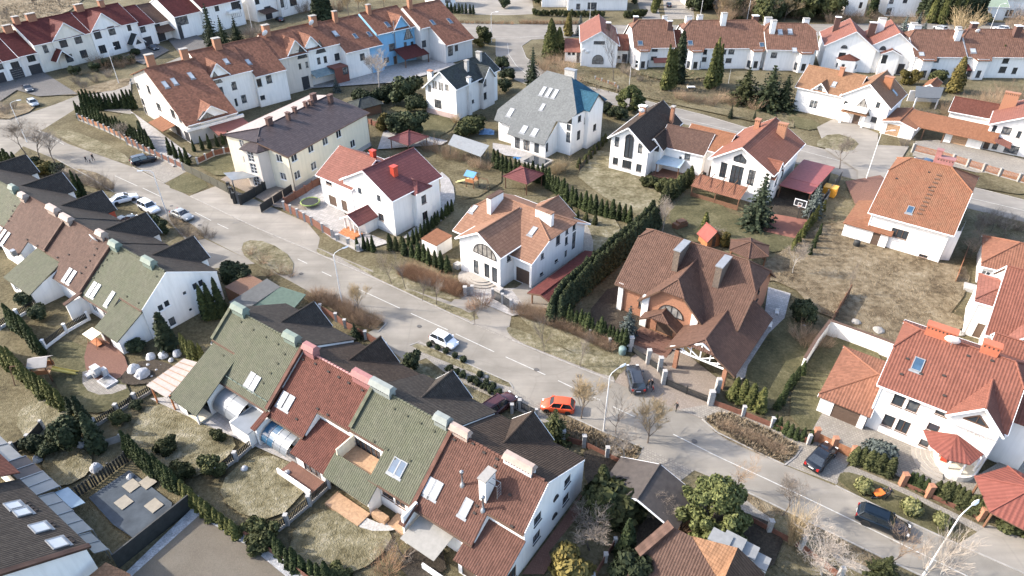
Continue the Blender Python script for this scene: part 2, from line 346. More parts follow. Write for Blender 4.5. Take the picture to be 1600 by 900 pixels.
class House:
    def __init__(s, name, label, cat, ox, oy, ang, zm=(0, 0, 1), group=None, wall=WHITE, trim=TRIM_W, frame=FRAME_D):
        s.e = thing(name, label, cat, (ox, oy, 0), R(ang), group)
        s.M = Matrix.Translation((ox, oy, 0)) @ Matrix.Rotation(R(ang), 4, 'Z'); s.I = s.M.inverted()
        s.zm = zm; s.wallm, s.trim, s.fr = wall, trim, frame; s.pl = {}; s.walls = []; s.planes = []
    def ray(s, x, y):
        u, v = full(s.zm, x, y); return s.I @ Vector((0, 0, CAM_H)), s.I.to_3x3() @ ray(u, v)
    def at(s, x, y, z): o, d = s.ray(x, y); return o + d*((z-o.z)/d.z)
    def on(s, x, y, face): return hit(*s.ray(x, y), s.pl[face] if isinstance(face, str) else face)
    def roof_face(s, key, pts, mat, name='roof_slope', th=.13, under=None):
        mb = MB(); pl = slab(mb, pts, th)
        if pl:
            s.pl[key] = pl; o = part(name, mb, [mat, under or mat], s.e); s.planes.append(pl); return o
    def wall(s, key, p0, p1, z0, prof, wins=(), mat=None, name='wall'):
        """wins: (zx, zy, w, h, kind) by their centre in the current zoom, or (None, s, zc, w, h, kind)"""
        mat = mat or s.wallm; p0 = Vector(p0[:2]); p1 = Vector(p1[:2]); d = (p1-p0); L = d.length; d.normalize(); nrm = Vector((d.y, -d.x, 0))
        s.pl[key] = (Vector((p0.x, p0.y, 0)), nrm); holes = []; todo = []
        if isinstance(prof, (int, float)): prof = [(0, prof), (L, prof)]
        def top(q):
            for (a, za), (b, zb) in zip(prof, prof[1:]):
                if a-1e-6 <= q <= b+1e-6: return za if b-a < 1e-6 else za+(zb-za)*(q-a)/(b-a)
            return 0
        for wi in wins:
            if wi[0] is None: sc, zc, w, h, kd = wi[1:]
            else:
                q = s.on(wi[0], wi[1], key); sc = (Vector(q[:2])-p0).dot(d); zc = q.z; w, h, kd = wi[2:]
            if wi[0] is not None and 'a' not in kd:
                s2 = min(max(sc, w/2+.15), L-w/2-.15); tm = min(top(s2-w/2+.01), top(s2+w/2-.01)); z2 = max(min(zc, tm-.12-h/2), z0+.25+h/2)
                if abs(s2-sc) > 2.6 or abs(z2-zc) > 2.2: continue
                sc, zc = s2, z2
            za, zb = zc-h/2, zc+h/2
            if 'd' in kd or 'g' in kd: za = z0 + .06; zb = max(zb, za+1.9)
            a, b = sc-w/2, sc+w/2; ok = a > .08 and b < L-.08 and za >= z0 and zb < min(top(a), top(b))-.05 and 'p' not in kd and 'a' not in kd
            ok = ok and not any(a < H[1]+.05 and b > H[0]-.05 and za < H[3]+.05 and zb > H[2]-.05 for H in holes)
            if ok: holes.append((a, b, za, zb))
            todo.append((sc, za, w, zb-za, kd, ok))
        mb = MB(); wall_poly(mb, p0, p1, z0, prof, holes); wo = part(name, mb, mat, s.e)
        for sc, za, w, h, kd, ok in todo:
            off = 0.0 if ok else -.085
            p = p0 + d*sc; X = Vector((d.x, d.y, 0)); Y = Vector((-d.y, d.x, 0))
            m = Matrix((( X.x, Y.x, 0, p.x + Y.x*off), (X.y, Y.y, 0, p.y + Y.y*off), (0, 0, 1, za), (0, 0, 0, 1)))
            s.opening(m, w, h, kd)
        return wo
    def opening(s, m, w, h, kd):
        fr = FRAME_W if 'w' in kd else FRAME_B if 'b' in kd else s.fr; gl = GLASS_W if 'c' in kd else GLASS
        if 'g' in kd or 'd' in kd:
            key = (kd, round(w, 2), round(h, 2), fr.name)
            if key not in _cache:
                mb = MB(); nr = 5 if 'g' in kd else 1; col = {'g': 1}
                for i in range(nr): mb.box(-w/2, w/2, .07, .12, h*i/nr+.012, h*(i+1)/nr-.012)
                mb.box(-w/2, w/2, .09, .13, 0, h, 1)
                dm = plain('dark_door', (.045, .045, .05), .5) if 'k' in kd else WOODL if 'l' in kd else TRIM_W if 'w' in kd else plain('brown_door', (.13, .085, .06), .55)
                _cache[key] = mb.mesh('door', [dm, FRAME_D])
            o = link('garage_door' if 'g' in kd else 'door', _cache[key], s.e, mat=m)
            if 'd' in kd:
                if 'handle' not in _cache:
                    hb = MB(); hb.box(-.02, .02, 0, .06, -.08, .08); _cache['handle'] = hb.mesh('handle', [METAL])
                link('handle', _cache['handle'], o, (w*.36, .02, 1.0))
            return o
        if 'a' in kd:
            key = ('a', kd, round(w, 2), round(h, 2), fr.name)
            if key not in _cache:
                hs = 0.0 if 'A' in kd else max(h - w/2, 0); n = 12; rr = h - hs
                arc = [(-w/2*math.cos(math.pi*i/n), hs + rr*math.sin(math.pi*i/n)) for i in range(n+1)]
                if 't' in kd: arc = [(-w/2, 0), (0, h), (w/2, 0)] if hs <= 0 or 'T' in kd else [(-w/2, h*.45), (0, h), (w/2, h*.45)]
                out = ([(-w/2, 0)] if arc[0][1] > 0 else []) + arc + ([(w/2, 0)] if arc[0][1] > 0 else [])
                g = MB(); g.face([(x, .05, z) for x, z in out]); f = MB()
                for a, b in zip(out, out[1:] + out[:1]): f.beam((a[0], .03, a[1]), (b[0], .03, b[1]), .09, .10, up=Vector((0, 1, 0)))
                nm = max(2, int(w/.8))
                for i in range(1, nm):
                    x = -w/2 + w*i/nm
                    zt = max((z for (xa, za), (xb, zb) in zip(arc, arc[1:]) if xa <= x <= xb and xb > xa for z in [za+(zb-za)*(x-xa)/(xb-xa)]), default=h)
                    f.beam((x, .035, 0), (x, .035, zt), .06, .08, up=Vector((0, 1, 0)))
                if hs > .5: f.beam((-w/2, .035, hs), (w/2, .035, hs), .06, .08, up=Vector((0, 1, 0)))
                _cache[key] = (f.mesh('window', [fr]), g.mesh('pane', [gl]))
            f, g = _cache[key]; o = link('window', f, s.e, mat=m); link('pane', g, o); return o
        nm = max(1, int(round(w/.75))); rows = 3 if 'r' in kd else 1
        f, g, si = window_mesh(w, h, nm, fr, gl, rows); o = link('window', f, s.e, mat=m); link('pane', g, o)
        if w > .6 and h < 2: link('sill', si, o)
        return o
    def block(s, x0, x1, y0, y1, prof, axis='x', hip=(None, None), oe=.45, og=.35, roof=None, wall=None, wins={}, z0=0.0, key='', ridge=None, sides='FRBL', gut=True, faces='FBLR'):
        """one gabled/hipped body. prof = [(y, z) eave, ridge, eave] across; hip = (zh, inset) at each end; axis x or y"""
        T = (lambda a, b, z: Vector((a, b, z))) if axis == 'x' else (lambda a, b, z: Vector((b, a, z)))
        if axis == 'x': A0, A1 = x0, x1
        else: A0, A1 = y0, y1
        (ya, za), (yr, zr), (yb, zb) = prof
        sa = (zr-za)/(yr-ya) if yr > ya else 0; sb = (zr-zb)/(yb-yr) if yb > yr else 0
        af, ab = ya - oe, yb + oe; zf, zk = za - sa*oe, zb - sb*oe
        yf = lambda z: ya + (z-za)/sa if sa else ya
        yk = lambda z: yb - (z-zb)/sb if sb else yb
        aL, aR = A0 - og, A1 + og; hL, hR = hip
        zLh, iL = hL if hL else (zr, 0); zRh, iR = hR if hR else (zr, 0)
        zLf, zLk, zRf, zRk = max(zLh, zf), max(zLh, zk), max(zRh, zf), max(zRh, zk)
        rm = roof or T_BROWN; fk = {'F': 'F', 'B': 'B', 'L': 'L', 'R': 'R'} if axis == 'x' else {'F': 'L', 'B': 'R', 'L': 'F', 'R': 'B'}
        rl, rr = aL + iL, aR - iR
        if fk['F'] in faces: s.roof_face(key+'r'+fk['F'], [T(aL, af, zf), T(aR, af, zf), T(aR, yf(zRf), zRf), T(rr, yr, zr), T(rl, yr, zr), T(aL, yf(zLf), zLf)], rm)
        if sb and fk['B'] in faces: s.roof_face(key+'r'+fk['B'], [T(aR, ab, zk), T(aL, ab, zk), T(aL, yk(zLk), zLk), T(rl, yr, zr), T(rr, yr, zr), T(aR, yk(zRk), zRk)], rm)
        if hL and fk['L'] in faces: s.roof_face(key+'r'+fk['L'], [T(aL, yk(zLk), zLk), T(aL, yf(zLf), zLf), T(rl, yr, zr)], rm)
        if hR and fk['R'] in faces: s.roof_face(key+'r'+fk['R'], [T(aR, yf(zRf), zRf), T(aR, yk(zRk), zRk), T(rr, yr, zr)], rm)
        rc = MB(); up = Vector((0, 0, .03))
        seg = [(T(rl, yr, zr), T(rr, yr, zr))]
        if hL: seg += [(T(rl, yr, zr), T(aL, yf(zLf), zLf)), (T(rl, yr, zr), T(aL, yk(zLk), zLk))]
        if hR: seg += [(T(rr, yr, zr), T(aR, yf(zRf), zRf)), (T(rr, yr, zr), T(aR, yk(zRk), zRk))]
        for a, b in seg:
            n = max(1, int((b-a).length/.45)) if (b-a).length < 16 else 1
            for i in range(n):
                p, q = a.lerp(b, i/n), a.lerp(b, (i+1)/n); rc.tube([p+up*.6, q+up], [.10, .125], 6)
        part('ridge_cap', rc, ridge or rm if not isinstance(ridge, str) else TRIM_W, s.e)
        dn = Vector((0, 0, -.12))
        def board(*pq): b = MB(); b.beam(*pq, .05, .22); part('bargeboard', b, s.trim, s.e)
        for a, hh, zz, f, k in ((aL, hL, zLh, yf, yk), (aR, hR, zRh, yf, yk)):
            e = -.02 if a == aL else .02
            if hh:
                if zz > zf+.05: board(T(a+e, af, zf)+dn, T(a+e, f(zz), zz)+dn)
                if zz > zk+.05: board(T(a+e, ab, zk)+dn, T(a+e, k(zz), zz)+dn)
            else: board(T(a+e, af, zf)+dn, T(a+e, yr, zr)+dn); board(T(a+e, ab, zk)+dn, T(a+e, yr, zr)+dn)
        if gut:
            g = MB(); g.box(*(lambda p, q: (min(p.x, q.x), max(p.x, q.x), min(p.y, q.y), max(p.y, q.y), p.z-.17, p.z-.03))(T(aL, af-.13, zf), T(aR, af-.004, zf))); part('gutter', g, s.trim, s.e); g = MB()
            if sb: g.box(*(lambda p, q: (min(p.x, q.x), max(p.x, q.x), min(p.y, q.y), max(p.y, q.y), p.z-.17, p.z-.03))(T(aL, ab+.004, zk), T(aR, ab+.13, zk)))
            part('gutter', g, s.trim, s.e)
            for a in (A0+.12, A1-.12): dp = MB(); dp.tube([T(a, ya-.07, za-.3), T(a, ya-.07, z0+.05)], .05, 5); part('downpipe', dp, s.trim, s.e)
        # walls: gable outline on the ends, flat on the eaves
        drop = .1
        def gab(zh):
            pts = [(ya, za-drop)]
            if zh < zr: pts += [(yf(max(zh, za)), max(zh, za)-drop), (yk(max(zh, zb)), max(zh, zb)-drop)]
            else: pts += [(yr, zr-drop)]
            return pts + [(yb, zb-drop)]
        wl = wall or s.wallm
        gL, gR = gab(zLh if hL else 99), gab(zRh if hR else 99)
        if axis == 'x':
            spec = {'F': ((x0, ya), (x1, ya), [(0, za-drop), (x1-x0, za-drop)]), 'B': ((x1, yb), (x0, yb), [(0, zb-drop), (x1-x0, zb-drop)]),
                    'R': ((x1, ya), (x1, yb), [(y-ya, z) for y, z in gR]), 'L': ((x0, yb), (x0, ya), [(yb-y, z) for y, z in gL[::-1]])}
        else:
            spec = {'L': ((ya, y1), (ya, y0), [(0, za-drop), (y1-y0, za-drop)]), 'R': ((yb, y0), (yb, y1), [(0, zb-drop), (y1-y0, zb-drop)]),
                    'F': ((ya, y0), (yb, y0), [(y-ya, z) for y, z in gL]), 'B': ((yb, y1), (ya, y1), [(yb-y, z) for y, z in gR[::-1]])}
        for k in sides:
            p0, p1, pf = spec[k]; s.wall(key+k, p0, p1, z0, pf, wins.get(k, ()), wl)
    def onroof(s, mb_list, p, face, off=0.0):
        n = s.pl[face][1]; u = Vector((0, 0, 1)).cross(n).normalized(); v = n.cross(u); o = p + n*off
        return Matrix(((u.x, v.x, n.x, o.x), (u.y, v.y, n.y, o.y), (u.z, v.z, n.z, o.z), (0, 0, 0, 1)))
    def sky(s, face, lst, gl=None, fr=None):
        gl = gl or SKYGLASS; fr = fr or LEAD
        for x, y, w, h in lst:
            w = w*.82; p = s.on(x, y, face); k = ('s', w, h, gl.name, fr.name)
            if k not in _cache:
                f = MB(); t = .09
                for q in ((-w/2-t, w/2+t, -h/2-t, -h/2), (-w/2-t, w/2+t, h/2, h/2+t), (-w/2-t, -w/2, -h/2, h/2), (w/2, w/2+t, -h/2, h/2)): f.box(*q, -.05, .12)
                f.box(-w/2-.2, w/2+.2, -h/2-.35, -h/2-t, -.02, .03)
                g = MB(); g.face([(-w/2, -h/2, .09), (w/2, -h/2, .09), (w/2, h/2, .09), (-w/2, h/2, .09)])
                _cache[k] = (f.mesh('skylight', [fr]), g.mesh('pane', [gl]))
            o = link('skylight', _cache[k][0], s.e, mat=s.onroof(0, p, face)); link('pane', _cache[k][1], o)
    def vents(s, face, pts, mat=None):
        """small snow guards and vent tiles on a slope, one joined part"""
        k = ('v', (mat or TRIM_D).name)
        if k not in _cache: mb = MB(); mb.box(-.16, .16, -.1, .12, 0, .1); _cache[k] = mb.mesh('roof_vent', [mat or TRIM_D])
        for x, y in pts: link('roof_vent', _cache[k], s.e, mat=s.onroof(0, s.on(x, y, face), face))
    def chim(s, p, sx, sy, h, mat, cap=None, below=1.0, rz=0.0, pots=0, slot=True):
        """p: local base point on the roof"""
        mb = MB(); mb.box(-sx/2, sx/2, -sy/2, sy/2, -below, h); M = Matrix.Translation(p) @ Matrix.Rotation(rz, 4, 'Z')
        c = part('chimney', mb, mat, s.e, mat=M)
        k = MB(); k.box(-sx/2-.1, sx/2+.1, -sy/2-.1, sy/2+.1, h+.002, h+.14)
        part('chimney_cap', k, cap or CONC, c)
        if slot:
            v = MB(); n = max(2, int(sx/.35))
            for i in range(n): a = -sx/2 + sx*(i+.5)/n; v.box(a-.07, a+.07, -sy/2-.012, sy/2+.012, h-.34, h-.14)
            part('flue_slot', v, TRIM_D, c)
        for i in range(pots):
            t = MB(); a = -sx/2 + sx*(i+.5)/pots; t.lathe([(.11, h+.14), (.09, h+.55)], 8, 0, (a, 0, 0)); part('chimney_pot', t, BRICKR, c)
        return c
    def cowl(s, p, L, W, h, mat, rz=0.0, body=None):
        """long box chimney along the ridge with a pitched metal lid"""
        M = Matrix.Translation(p) @ Matrix.Rotation(rz, 4, 'Z'); b = MB(); b.box(-L/2+.15, L/2-.15, -W/2+.15, W/2-.15, -1.2, h-.5)
        c = part('chimney', b, body or mat, s.e, mat=M); k = MB(); z0, z1 = h-.55, h
        P = [(-L/2, -W/2), (L/2, -W/2), (L/2, W/2), (-L/2, W/2)]; Q = [(-L/2+.12, -W*.22), (L/2-.12, -W*.22), (L/2-.12, W*.22), (-L/2+.12, W*.22)]
        k.face([(x, y, z1) for x, y in Q]); k.face([(x, y, z0) for x, y in P][::-1])
        for i in range(4): j = (i+1) % 4; k.face([P[i]+(z0,), P[j]+(z0,), Q[j]+(z1,), Q[i]+(z1,)])
        part('chimney_lid', k, mat, c)
        v = MB(); n = max(3, int(L/.35))
        for i in range(n): a = -L/2+.3 + (L-.6)*(i+.5)/n; v.box(a-.09, a+.09, -W/2+.135, W/2-.135, h-.86, h-.70)
        part('flue_slot', v, TRIM_D, c)
    def dish(s, p, r=.5, az=200):
        mb = MB(); k = 12; n = len(mb.v); mb.lathe([(.02, 0), (r*.5, .05), (r*.85, .14), (r, .2), (r*.97, .22), (r*.5, .08), (.02, .03)], k)
        M = Matrix.Translation(p) @ Matrix.Rotation(R(az), 4, 'Z') @ Matrix.Rotation(R(65), 4, 'X')
        o = part('satellite_dish', mb, TRIM_W, s.e, True, mat=M); a = MB(); a.tube([(0, 0, 0), (0, 0, -.5)], .03, 5); a.tube([(0, -r, .1), (0, -.1, .55)], .02, 4); part('dish_arm', a, METAL, o)
    def mono(s, pts, mat, key='m', posts=None, th=.12, name='canopy_roof', postm=WOOD):
        """flat or sloping canopy with posts to the ground"""
        s.roof_face(key, [Vector(p) for p in pts], mat, name, th)
        if posts:
            for x, y in posts:
                zt = hit(Vector((x, y, 50)), Vector((0, 0, -1)), s.pl[key]).z; mb = MB(); mb.box(x-.08, x+.08, y-.08, y+.08, 0, zt-.1); part('post', mb, postm, s.e)
    def box(s, x0, x1, y0, y1, z0, z1, mat, name='extension'):
        mb = MB(); mb.box(x0, x1, y0, y1, z0, z1); return part(name, mb, mat, s.e)
# ------------------------------------------------------------------ ground, roads, pavements (photo pixels projected to the ground plane)
GRASS = ground('dry_grass', [(.33, (.075,.06,.036)), (.45, (.17,.14,.075)), (.53, (.25,.21,.12)), (.66, (.36,.31,.20))], .12, 2.2, .12)
GREENG = ground('lawn_grass', [(.33, (.075,.07,.036)), (.45, (.135,.125,.062)), (.55, (.20,.18,.095)), (.68, (.33,.28,.17))], .25, 3.0, .08)
STRAW = ground('straw_lawn', [(.34, (.10,.085,.045)), (.44, (.21,.18,.10)), (.54, (.33,.29,.18)), (.64, (.52,.46,.33))], .3, 1.6, .14)
WILD = ground('wild_dry_grass', [(.34, (.085,.062,.038)), (.44, (.20,.15,.09)), (.54, (.33,.26,.165)), (.66, (.47,.39,.27))], .2, 1.2, .25)
DIRT = ground('garden_soil', [(.33, (.05,.04,.03)), (.5, (.10,.08,.06)), (.68, (.18,.15,.11))], .4, 4, .08)
GRAVEL = ground('pale_gravel', [(.3, (.12,.12,.12)), (.5, (.32,.32,.32)), (.62, (.5,.5,.5))], 1.2, 7, .05)
GRIT = ground('brown_grit', [(.3, (.095,.08,.062)), (.5, (.14,.12,.093)), (.7, (.18,.158,.125))], .2, 9, .03)
ASPH = asphalt('road_asphalt', (.21, .19, .16), .32); ASPH2 = asphalt('side_road_asphalt', (.20, .182, .158)); PAVE = paving('grey_paving', (.25, .225, .19), .3, .3)
PAVEB = paving('beige_block_paving', (.25, .205, .165), .24, .16); PAVER = paving('red_clinker', (.19, .10, .072), .22, .11); SLABS = paving('concrete_slabs', (.33, .31, .29), .5, .5); CONCG = asphalt('concrete_yard', (.235, .212, .18), .25)
PAINT = ground('worn_road_paint', [(.3, (.22,.205,.18)), (.5, (.40,.39,.36)), (.7, (.52,.51,.48))], 3, 9, 0)
COURT = plain('red_court', (.27, .11, .075), .9, .15, .8); COPPER = plain('slate_cover', (.085, .10, .115), .85, .3, .6, spec=.1)
_lay = [0]
def patch(name, pts, mat, zm=None, kind='structure', smoothk=0):
    _lay[0] += 1; z = .006 + .002*_lay[0]
    P = [GP(zm, *p) if zm else G(*p) for p in pts]
    P = [(p.x, p.y) for p in P]
    for _ in range(smoothk):
        Q = []
        for a, b in zip(P, P[1:] + P[:1]): Q += [(a[0]*.75+b[0]*.25, a[1]*.75+b[1]*.25), (a[0]*.25+b[0]*.75, a[1]*.25+b[1]*.75)]
        P = Q
    P = ccw(P); mb = MB(); mb.face([(x, y, z) for x, y in P]); o = part(name, mb, mat, None); tag(o, kind=kind); return o
def kerb(pts, zm=None, w=.16, h=.10, mat=None, name='kerb'):
    P = [GP(zm, *p) if zm else G(*p) for p in pts]; mb = MB()
    for a, b in zip(P, P[1:]):
        n = max(1, int((b-a).length/3))
        for i in range(n):
            p, q = a.lerp(b, i/n), a.lerp(b, (i+1)/n-.01/n); mb.beam(p+Vector((0,0,h/2)), q+Vector((0,0,h/2)), w, h)
    return tag(part(name, mb, mat or CONC, None), kind='structure')
gb = MB(); gb.face([(-700, -30, 0), (700, -30, 0), (700, 1500, 0), (-700, 1500, 0)]); tag(part('ground', gb, GRASS, None), kind='structure')

# main street
UP = [(-60,165),(75,208),(107,225),(207,261),(257,287),(297,307),(400,356),(495,396),(612,447),(740,507),(800,532),(880,565),(960,597),(1040,632),(1097,655),(1120,676),(1200,715),(1226,727),(1305,759),(1350,781),(1420,816),(1497,851),(1620,905)]
LOW = [(1500,960),(1450,905),(1350,858),(1200,785),(1160,766),(1080,733),(1005,700),(940,674),(885,648),(840,628),(802,607),(640,535),(560,496),(490,460),(455,440),(400,412),(330,376),(262,345),(190,305),(140,277),(90,250),(-60,190)]
patch('road', UP + LOW, ASPH)
patch('road', [(-40,196),(0,197),(122,149),(205,122),(330,68),(350,70),(215,128),(130,163),(60,207),(0,262),(-60,262)], ASPH)
patch('road', [(-60,195),(0,190),(60,172),(130,148),(120,160),(40,205),(-60,215)], ASPH)
# upper right streets
patch('road', [(690,36),(760,38),(1000,40),(1600,36),(1700,34),(1700,52),(1600,54),(1000,58),(905,58),(830,62),(815,72),(822,90),(850,112),(880,128),(930,138),(985,152),(1100,180),(1240,222),(1400,262),(1620,318),(1620,352),(1400,298),(1230,252),(1090,200),(985,170),(930,158),(880,152),(845,140),(805,125),(785,110),(775,85),(775,60),(690,64)], ASPH2)
patch('road', [(990,-20),(1018,-20),(1035,36),(1005,36)], ASPH2)
patch('driveway', [(1033,-20),(1080,-20),(1085,30),(1040,30)], PAVE)
patch('driveway', [(700,5),(740,-10),(830,-10),(835,22),(790,24),(720,22)], CONCG)
# driveways and pavements on the near side
patch('pavement', [(400,352),(470,376),(600,430),(660,455),(725,480),(800,514),(905,560),(958,588),(962,598),(880,566),(800,533),(740,508),(612,448),(495,397),(420,368)], PAVE)
patch('driveway', [(207,258),(250,240),(292,268),(258,286)], PAVE)
patch('driveway', [(297,306),(345,288),(420,322),(480,348),(500,372),(495,395),(400,356)], CONCG)
patch('driveway', [(742,505),(700,478),(722,455),(770,470),(800,490),(795,515),(800,531)], CONCG)
patch('driveway', [(960,597),(985,560),(1000,548),(1040,570),(1112,628),(1100,656),(1040,633)], PAVEB)
patch('driveway', [(1226,726),(1256,690),(1268,682),(1332,712),(1307,757)], PAVE)
patch('pavement', [(1060,640),(1120,630),(1205,668),(1270,695),(1250,706),(1226,724),(1215,705),(1160,680),(1110,662),(1097,654)], PAVE)
patch('pavement', [(1310,735),(1330,728),(1400,757),(1500,806),(1620,862),(1620,900),(1500,850),(1560,850),(1470,800),(1400,768),(1345,745)], PAVE)
patch('driveway', [(1497,850),(1545,820),(1620,850),(1620,905)], CONCG)
patch('driveway', [(800,607),(845,640),(862,630),(812,598),(700,548),(660,535),(605,505),(575,520),(640,570),(690,550),(720,565)], ASPH)
patch('driveway', [(177,301),(262,345),(305,362),(320,345),(275,318),(215,298)], CONCG)
patch('driveway', [(262,345),(400,412),(330,420),(300,385)], ASPH)
patch('driveway', [(1005,698),(1085,735),(1040,770),(985,735)], PAVE)
patch('pavement', [(640,540),(655,532),(720,565),(800,606),(860,645),(930,680),(1005,715),(1000,725),(880,675),(780,628),(700,586)], PAVE)
patch('pavement', [(1130,762),(1200,795),(1350,868),(1400,895),(1390,920),(1180,815),(1125,785)], PAVE)
# verges beside the street
Lg = lambda pts, m=STRAW, n='verge', k=1: patch(n, pts, m, None, 'structure', k)
Lg([(78,206),(110,203),(160,222),(206,248),(196,258),(130,232)], STRAW); Lg([(255,290),(292,268),(332,288),(298,306)], GREENG)
Lg([(495,387),(520,400),(518,404),(495,396)], STRAW); Lg([(523,400),(560,415),(660,462),(742,490),(735,504),(612,447)], STRAW)
Lg([(560,415),(620,420),(720,462),(722,470),(660,462)], STRAW); Lg([(725,492),(742,486),(748,498),(735,502)], STRAW, 'verge', 0)
Lg([(788,510),(810,515),(880,545),(955,580),(958,592),(880,562),(800,530)], STRAW); Lg([(800,492),(830,488),(985,555),(985,568),(965,590),(900,555)], STRAW)
Lg([(1098,655),(1130,640),(1210,675),(1253,700),(1228,727),(1180,708),(1120,680)], WILD); Lg([(1306,756),(1315,735),(1360,748),(1440,785),(1495,815),(1500,850),(1420,815)], GREENG)
Lg([(640,543),(655,535),(800,598),(798,608),(720,575)], STRAW); Lg([(600,560),(640,560),(700,590),(790,630),(760,640),(640,580)], STRAW)
Lg([(485,462),(510,462),(580,490),(604,505),(590,520),(540,500)], WILD); Lg([(382,375),(420,378),(460,405),(456,436),(400,415),(376,395)], STRAW)
Lg([(140,265),(180,285),(176,300),(130,290),(80,262)], WILD); Lg([(262,330),(300,350),(325,372),(300,378),(268,350)], WILD)
Lg([(845,640),(885,650),(1005,700),(990,730),(900,690)], WILD); Lg([(1140,760),(1200,787),(1350,860),(1400,890),(1340,885),(1200,810)], WILD); Lg([(1200,800),(1250,815),(1330,900),(1200,900)], GRASS)
kerb([(207,261),(257,287)]); kerb([(297,307),(400,356),(495,396),(612,447),(740,507)]); kerb([(800,532),(880,565),(960,597)]); kerb([(1097,655),(1120,676),(1200,715),(1226,727)]); kerb([(1226,727),(1242,715),(1253,700)]); kerb([(1305,759),(1350,781),(1420,816),(1497,851),(1620,905)])
kerb([(1450,905),(1350,858),(1200,785),(1160,766)]); kerb([(1005,700),(940,674),(885,648),(845,640)]); kerb([(802,607),(796,598),(655,535),(640,540)]); kerb([(604,505),(590,520)]); kerb([(490,460),(604,505)]); kerb([(177,300),(140,277),(90,250)])
kerb([(705,60),(775,60),(775,85),(785,110),(805,125),(845,140)]); kerb([(905,58),(830,62),(815,72),(822,90),(850,112),(880,128),(930,138),(985,152),(1100,180),(1240,222),(1400,262),(1620,318)]); kerb([(700,36),(760,38),(1000,40),(1600,36)])
# painted markings
def dash(a, b, w=.13):
    A, B = G(*a), G(*b); d = (B-A).normalized(); n = Vector((-d.y, d.x, 0))*w/2; _lay[0] += 1; z = Vector((0, 0, .2)); mb = MB(); mb.face([A-n+z, B-n+z, B+n+z, A+n+z]); return mb
mk = [((60,204),(100,226)),((180,275),(215,291)),((223,294),(252,308)),((305,332),(330,345)),((340,350),(357,358)),((420,385),(440,395)),((465,405),(480,412)),((503,425),(518,432)),((560,452),(625,482)),((642,490),(700,516)),((712,522),(772,550)),((790,558),(852,586)),((872,595),(895,606)),((925,620),(938,626)),((958,636),(992,652))]
for a, b in mk:
    m = dash(a, b); m.v = [(x, y, .05) for x, y, z in m.v]; tag(part('road_marking', m, PAINT, None), kind='structure')
for pl_ in ([(1052,679),(1120,713),(1200,750),(1290,793),(1350,822),(1440,866),(1520,905)], [(728,62),(800,60),(900,52),(1000,50)], [(793,68),(795,85),(806,102),(828,120),(862,140),(905,150),(960,161)], [(1060,184),(1167,210),(1250,235),(1310,251),(1400,276),(1500,306),(1620,334)]):
    mb = MB()
    for a, b in zip(pl_, pl_[1:]): q = dash(a, b); mb.face([(x, y, .052) for x, y, _ in q.v])
    tag(part('road_marking', mb, PAINT, None), kind='structure')
# gardens
for u, v in ((312,352),(470,428),(655,510),(905,588),(1085,690),(1240,752),(268,322),(838,578)):
    m = MB(); q = G(u, v); m.prism([(.32*math.cos(i*.524), .32*math.sin(i*.524)) for i in range(12)], 0, .012); o = link('manhole_cover', m.mesh('manhole_cover', [plain('cast_iron', (.12,.11,.10), .7, .3, 9)]), None, (q.x, q.y, .046)); tag(o, 'round iron manhole cover set in the main street', 'manhole cover', 'manhole covers in the main street')
Lg([(590,185),(640,150),(720,180),(700,212),(640,225)], GREENG, 'lawn'); Lg([(895,270),(945,225),(1000,290),(1040,300),(1020,345),(985,335),(930,300)], STRAW, 'lawn'); Lg([(1040,330),(1080,300),(1110,300),(1150,345),(1280,360),(1230,400),(1120,385),(1060,375)], GREENG, 'lawn')
Lg([(915,335),(975,345),(950,400),(925,420),(910,380)], STRAW, 'lawn'); patch('path', [(905,345),(918,350),(930,390),(915,440),(900,430),(912,390)], PAVE, None, 'structure', 1)
patch('courtyard', [(685,265),(708,285),(712,320),(690,350),(640,372),(625,375),(680,330),(690,300)], SLABS, None, 'structure', 1); Lg([(680,230),(740,235),(800,275),(730,320),(712,290),(690,262)], GRASS, 'lawn')
patch('courtyard', [(440,318),(500,290),(560,360),(610,380),(560,395),(520,375),(480,345)], SLABS); patch('courtyard', [(725,455),(790,452),(830,450),(830,490),(800,495),(760,478)], SLABS)
patch('courtyard', [(800,455),(840,430),(920,400),(925,420),(870,475),(830,492)], CONCG)
patch('courtyard', [(985,545),(1008,525),(1060,545),(1130,600),(1112,630),(1060,600),(1040,570)], PAVEB); patch('path', [(1200,450),(1235,460),(1225,500),(1180,580),(1150,600),(1150,580),(1190,520)], SLABS)
Lg([(1150,600),(1215,500),(1260,490),(1265,560),(1215,640),(1190,640)], GREENG, 'lawn'); Lg([(910,500),(960,440),(1000,470),(1010,520),(975,535)], DIRT, 'garden_bed')
Lg([(1225,640),(1265,560),(1300,520),(1390,552),(1330,600),(1290,640),(1262,685)], GREENG, 'lawn'); patch('driveway', [(1262,685),(1288,640),(1345,662),(1345,690),(1332,712)], PAVE)
Lg([(1150,440),(1320,330),(1380,380),(1470,412),(1520,420),(1500,480),(1440,520),(1290,505),(1230,440)], WILD, 'rough_ground'); Lg([(1290,515),(1330,440),(1500,490),(1510,520),(1430,520),(1390,548)], WILD, 'rough_ground'); 0
patch('courtyard', [(1330,690),(1350,665),(1530,742),(1600,700),(1620,760),(1620,840),(1560,810),(1480,778),(1400,745)], PAVE)
patch('sports_court', [(1190,362),(1210,333),(1263,345),(1242,374)], COURT); patch('courtyard', [(1205,300),(1220,285),(1275,300),(1262,345),(1205,335)], DIRT)
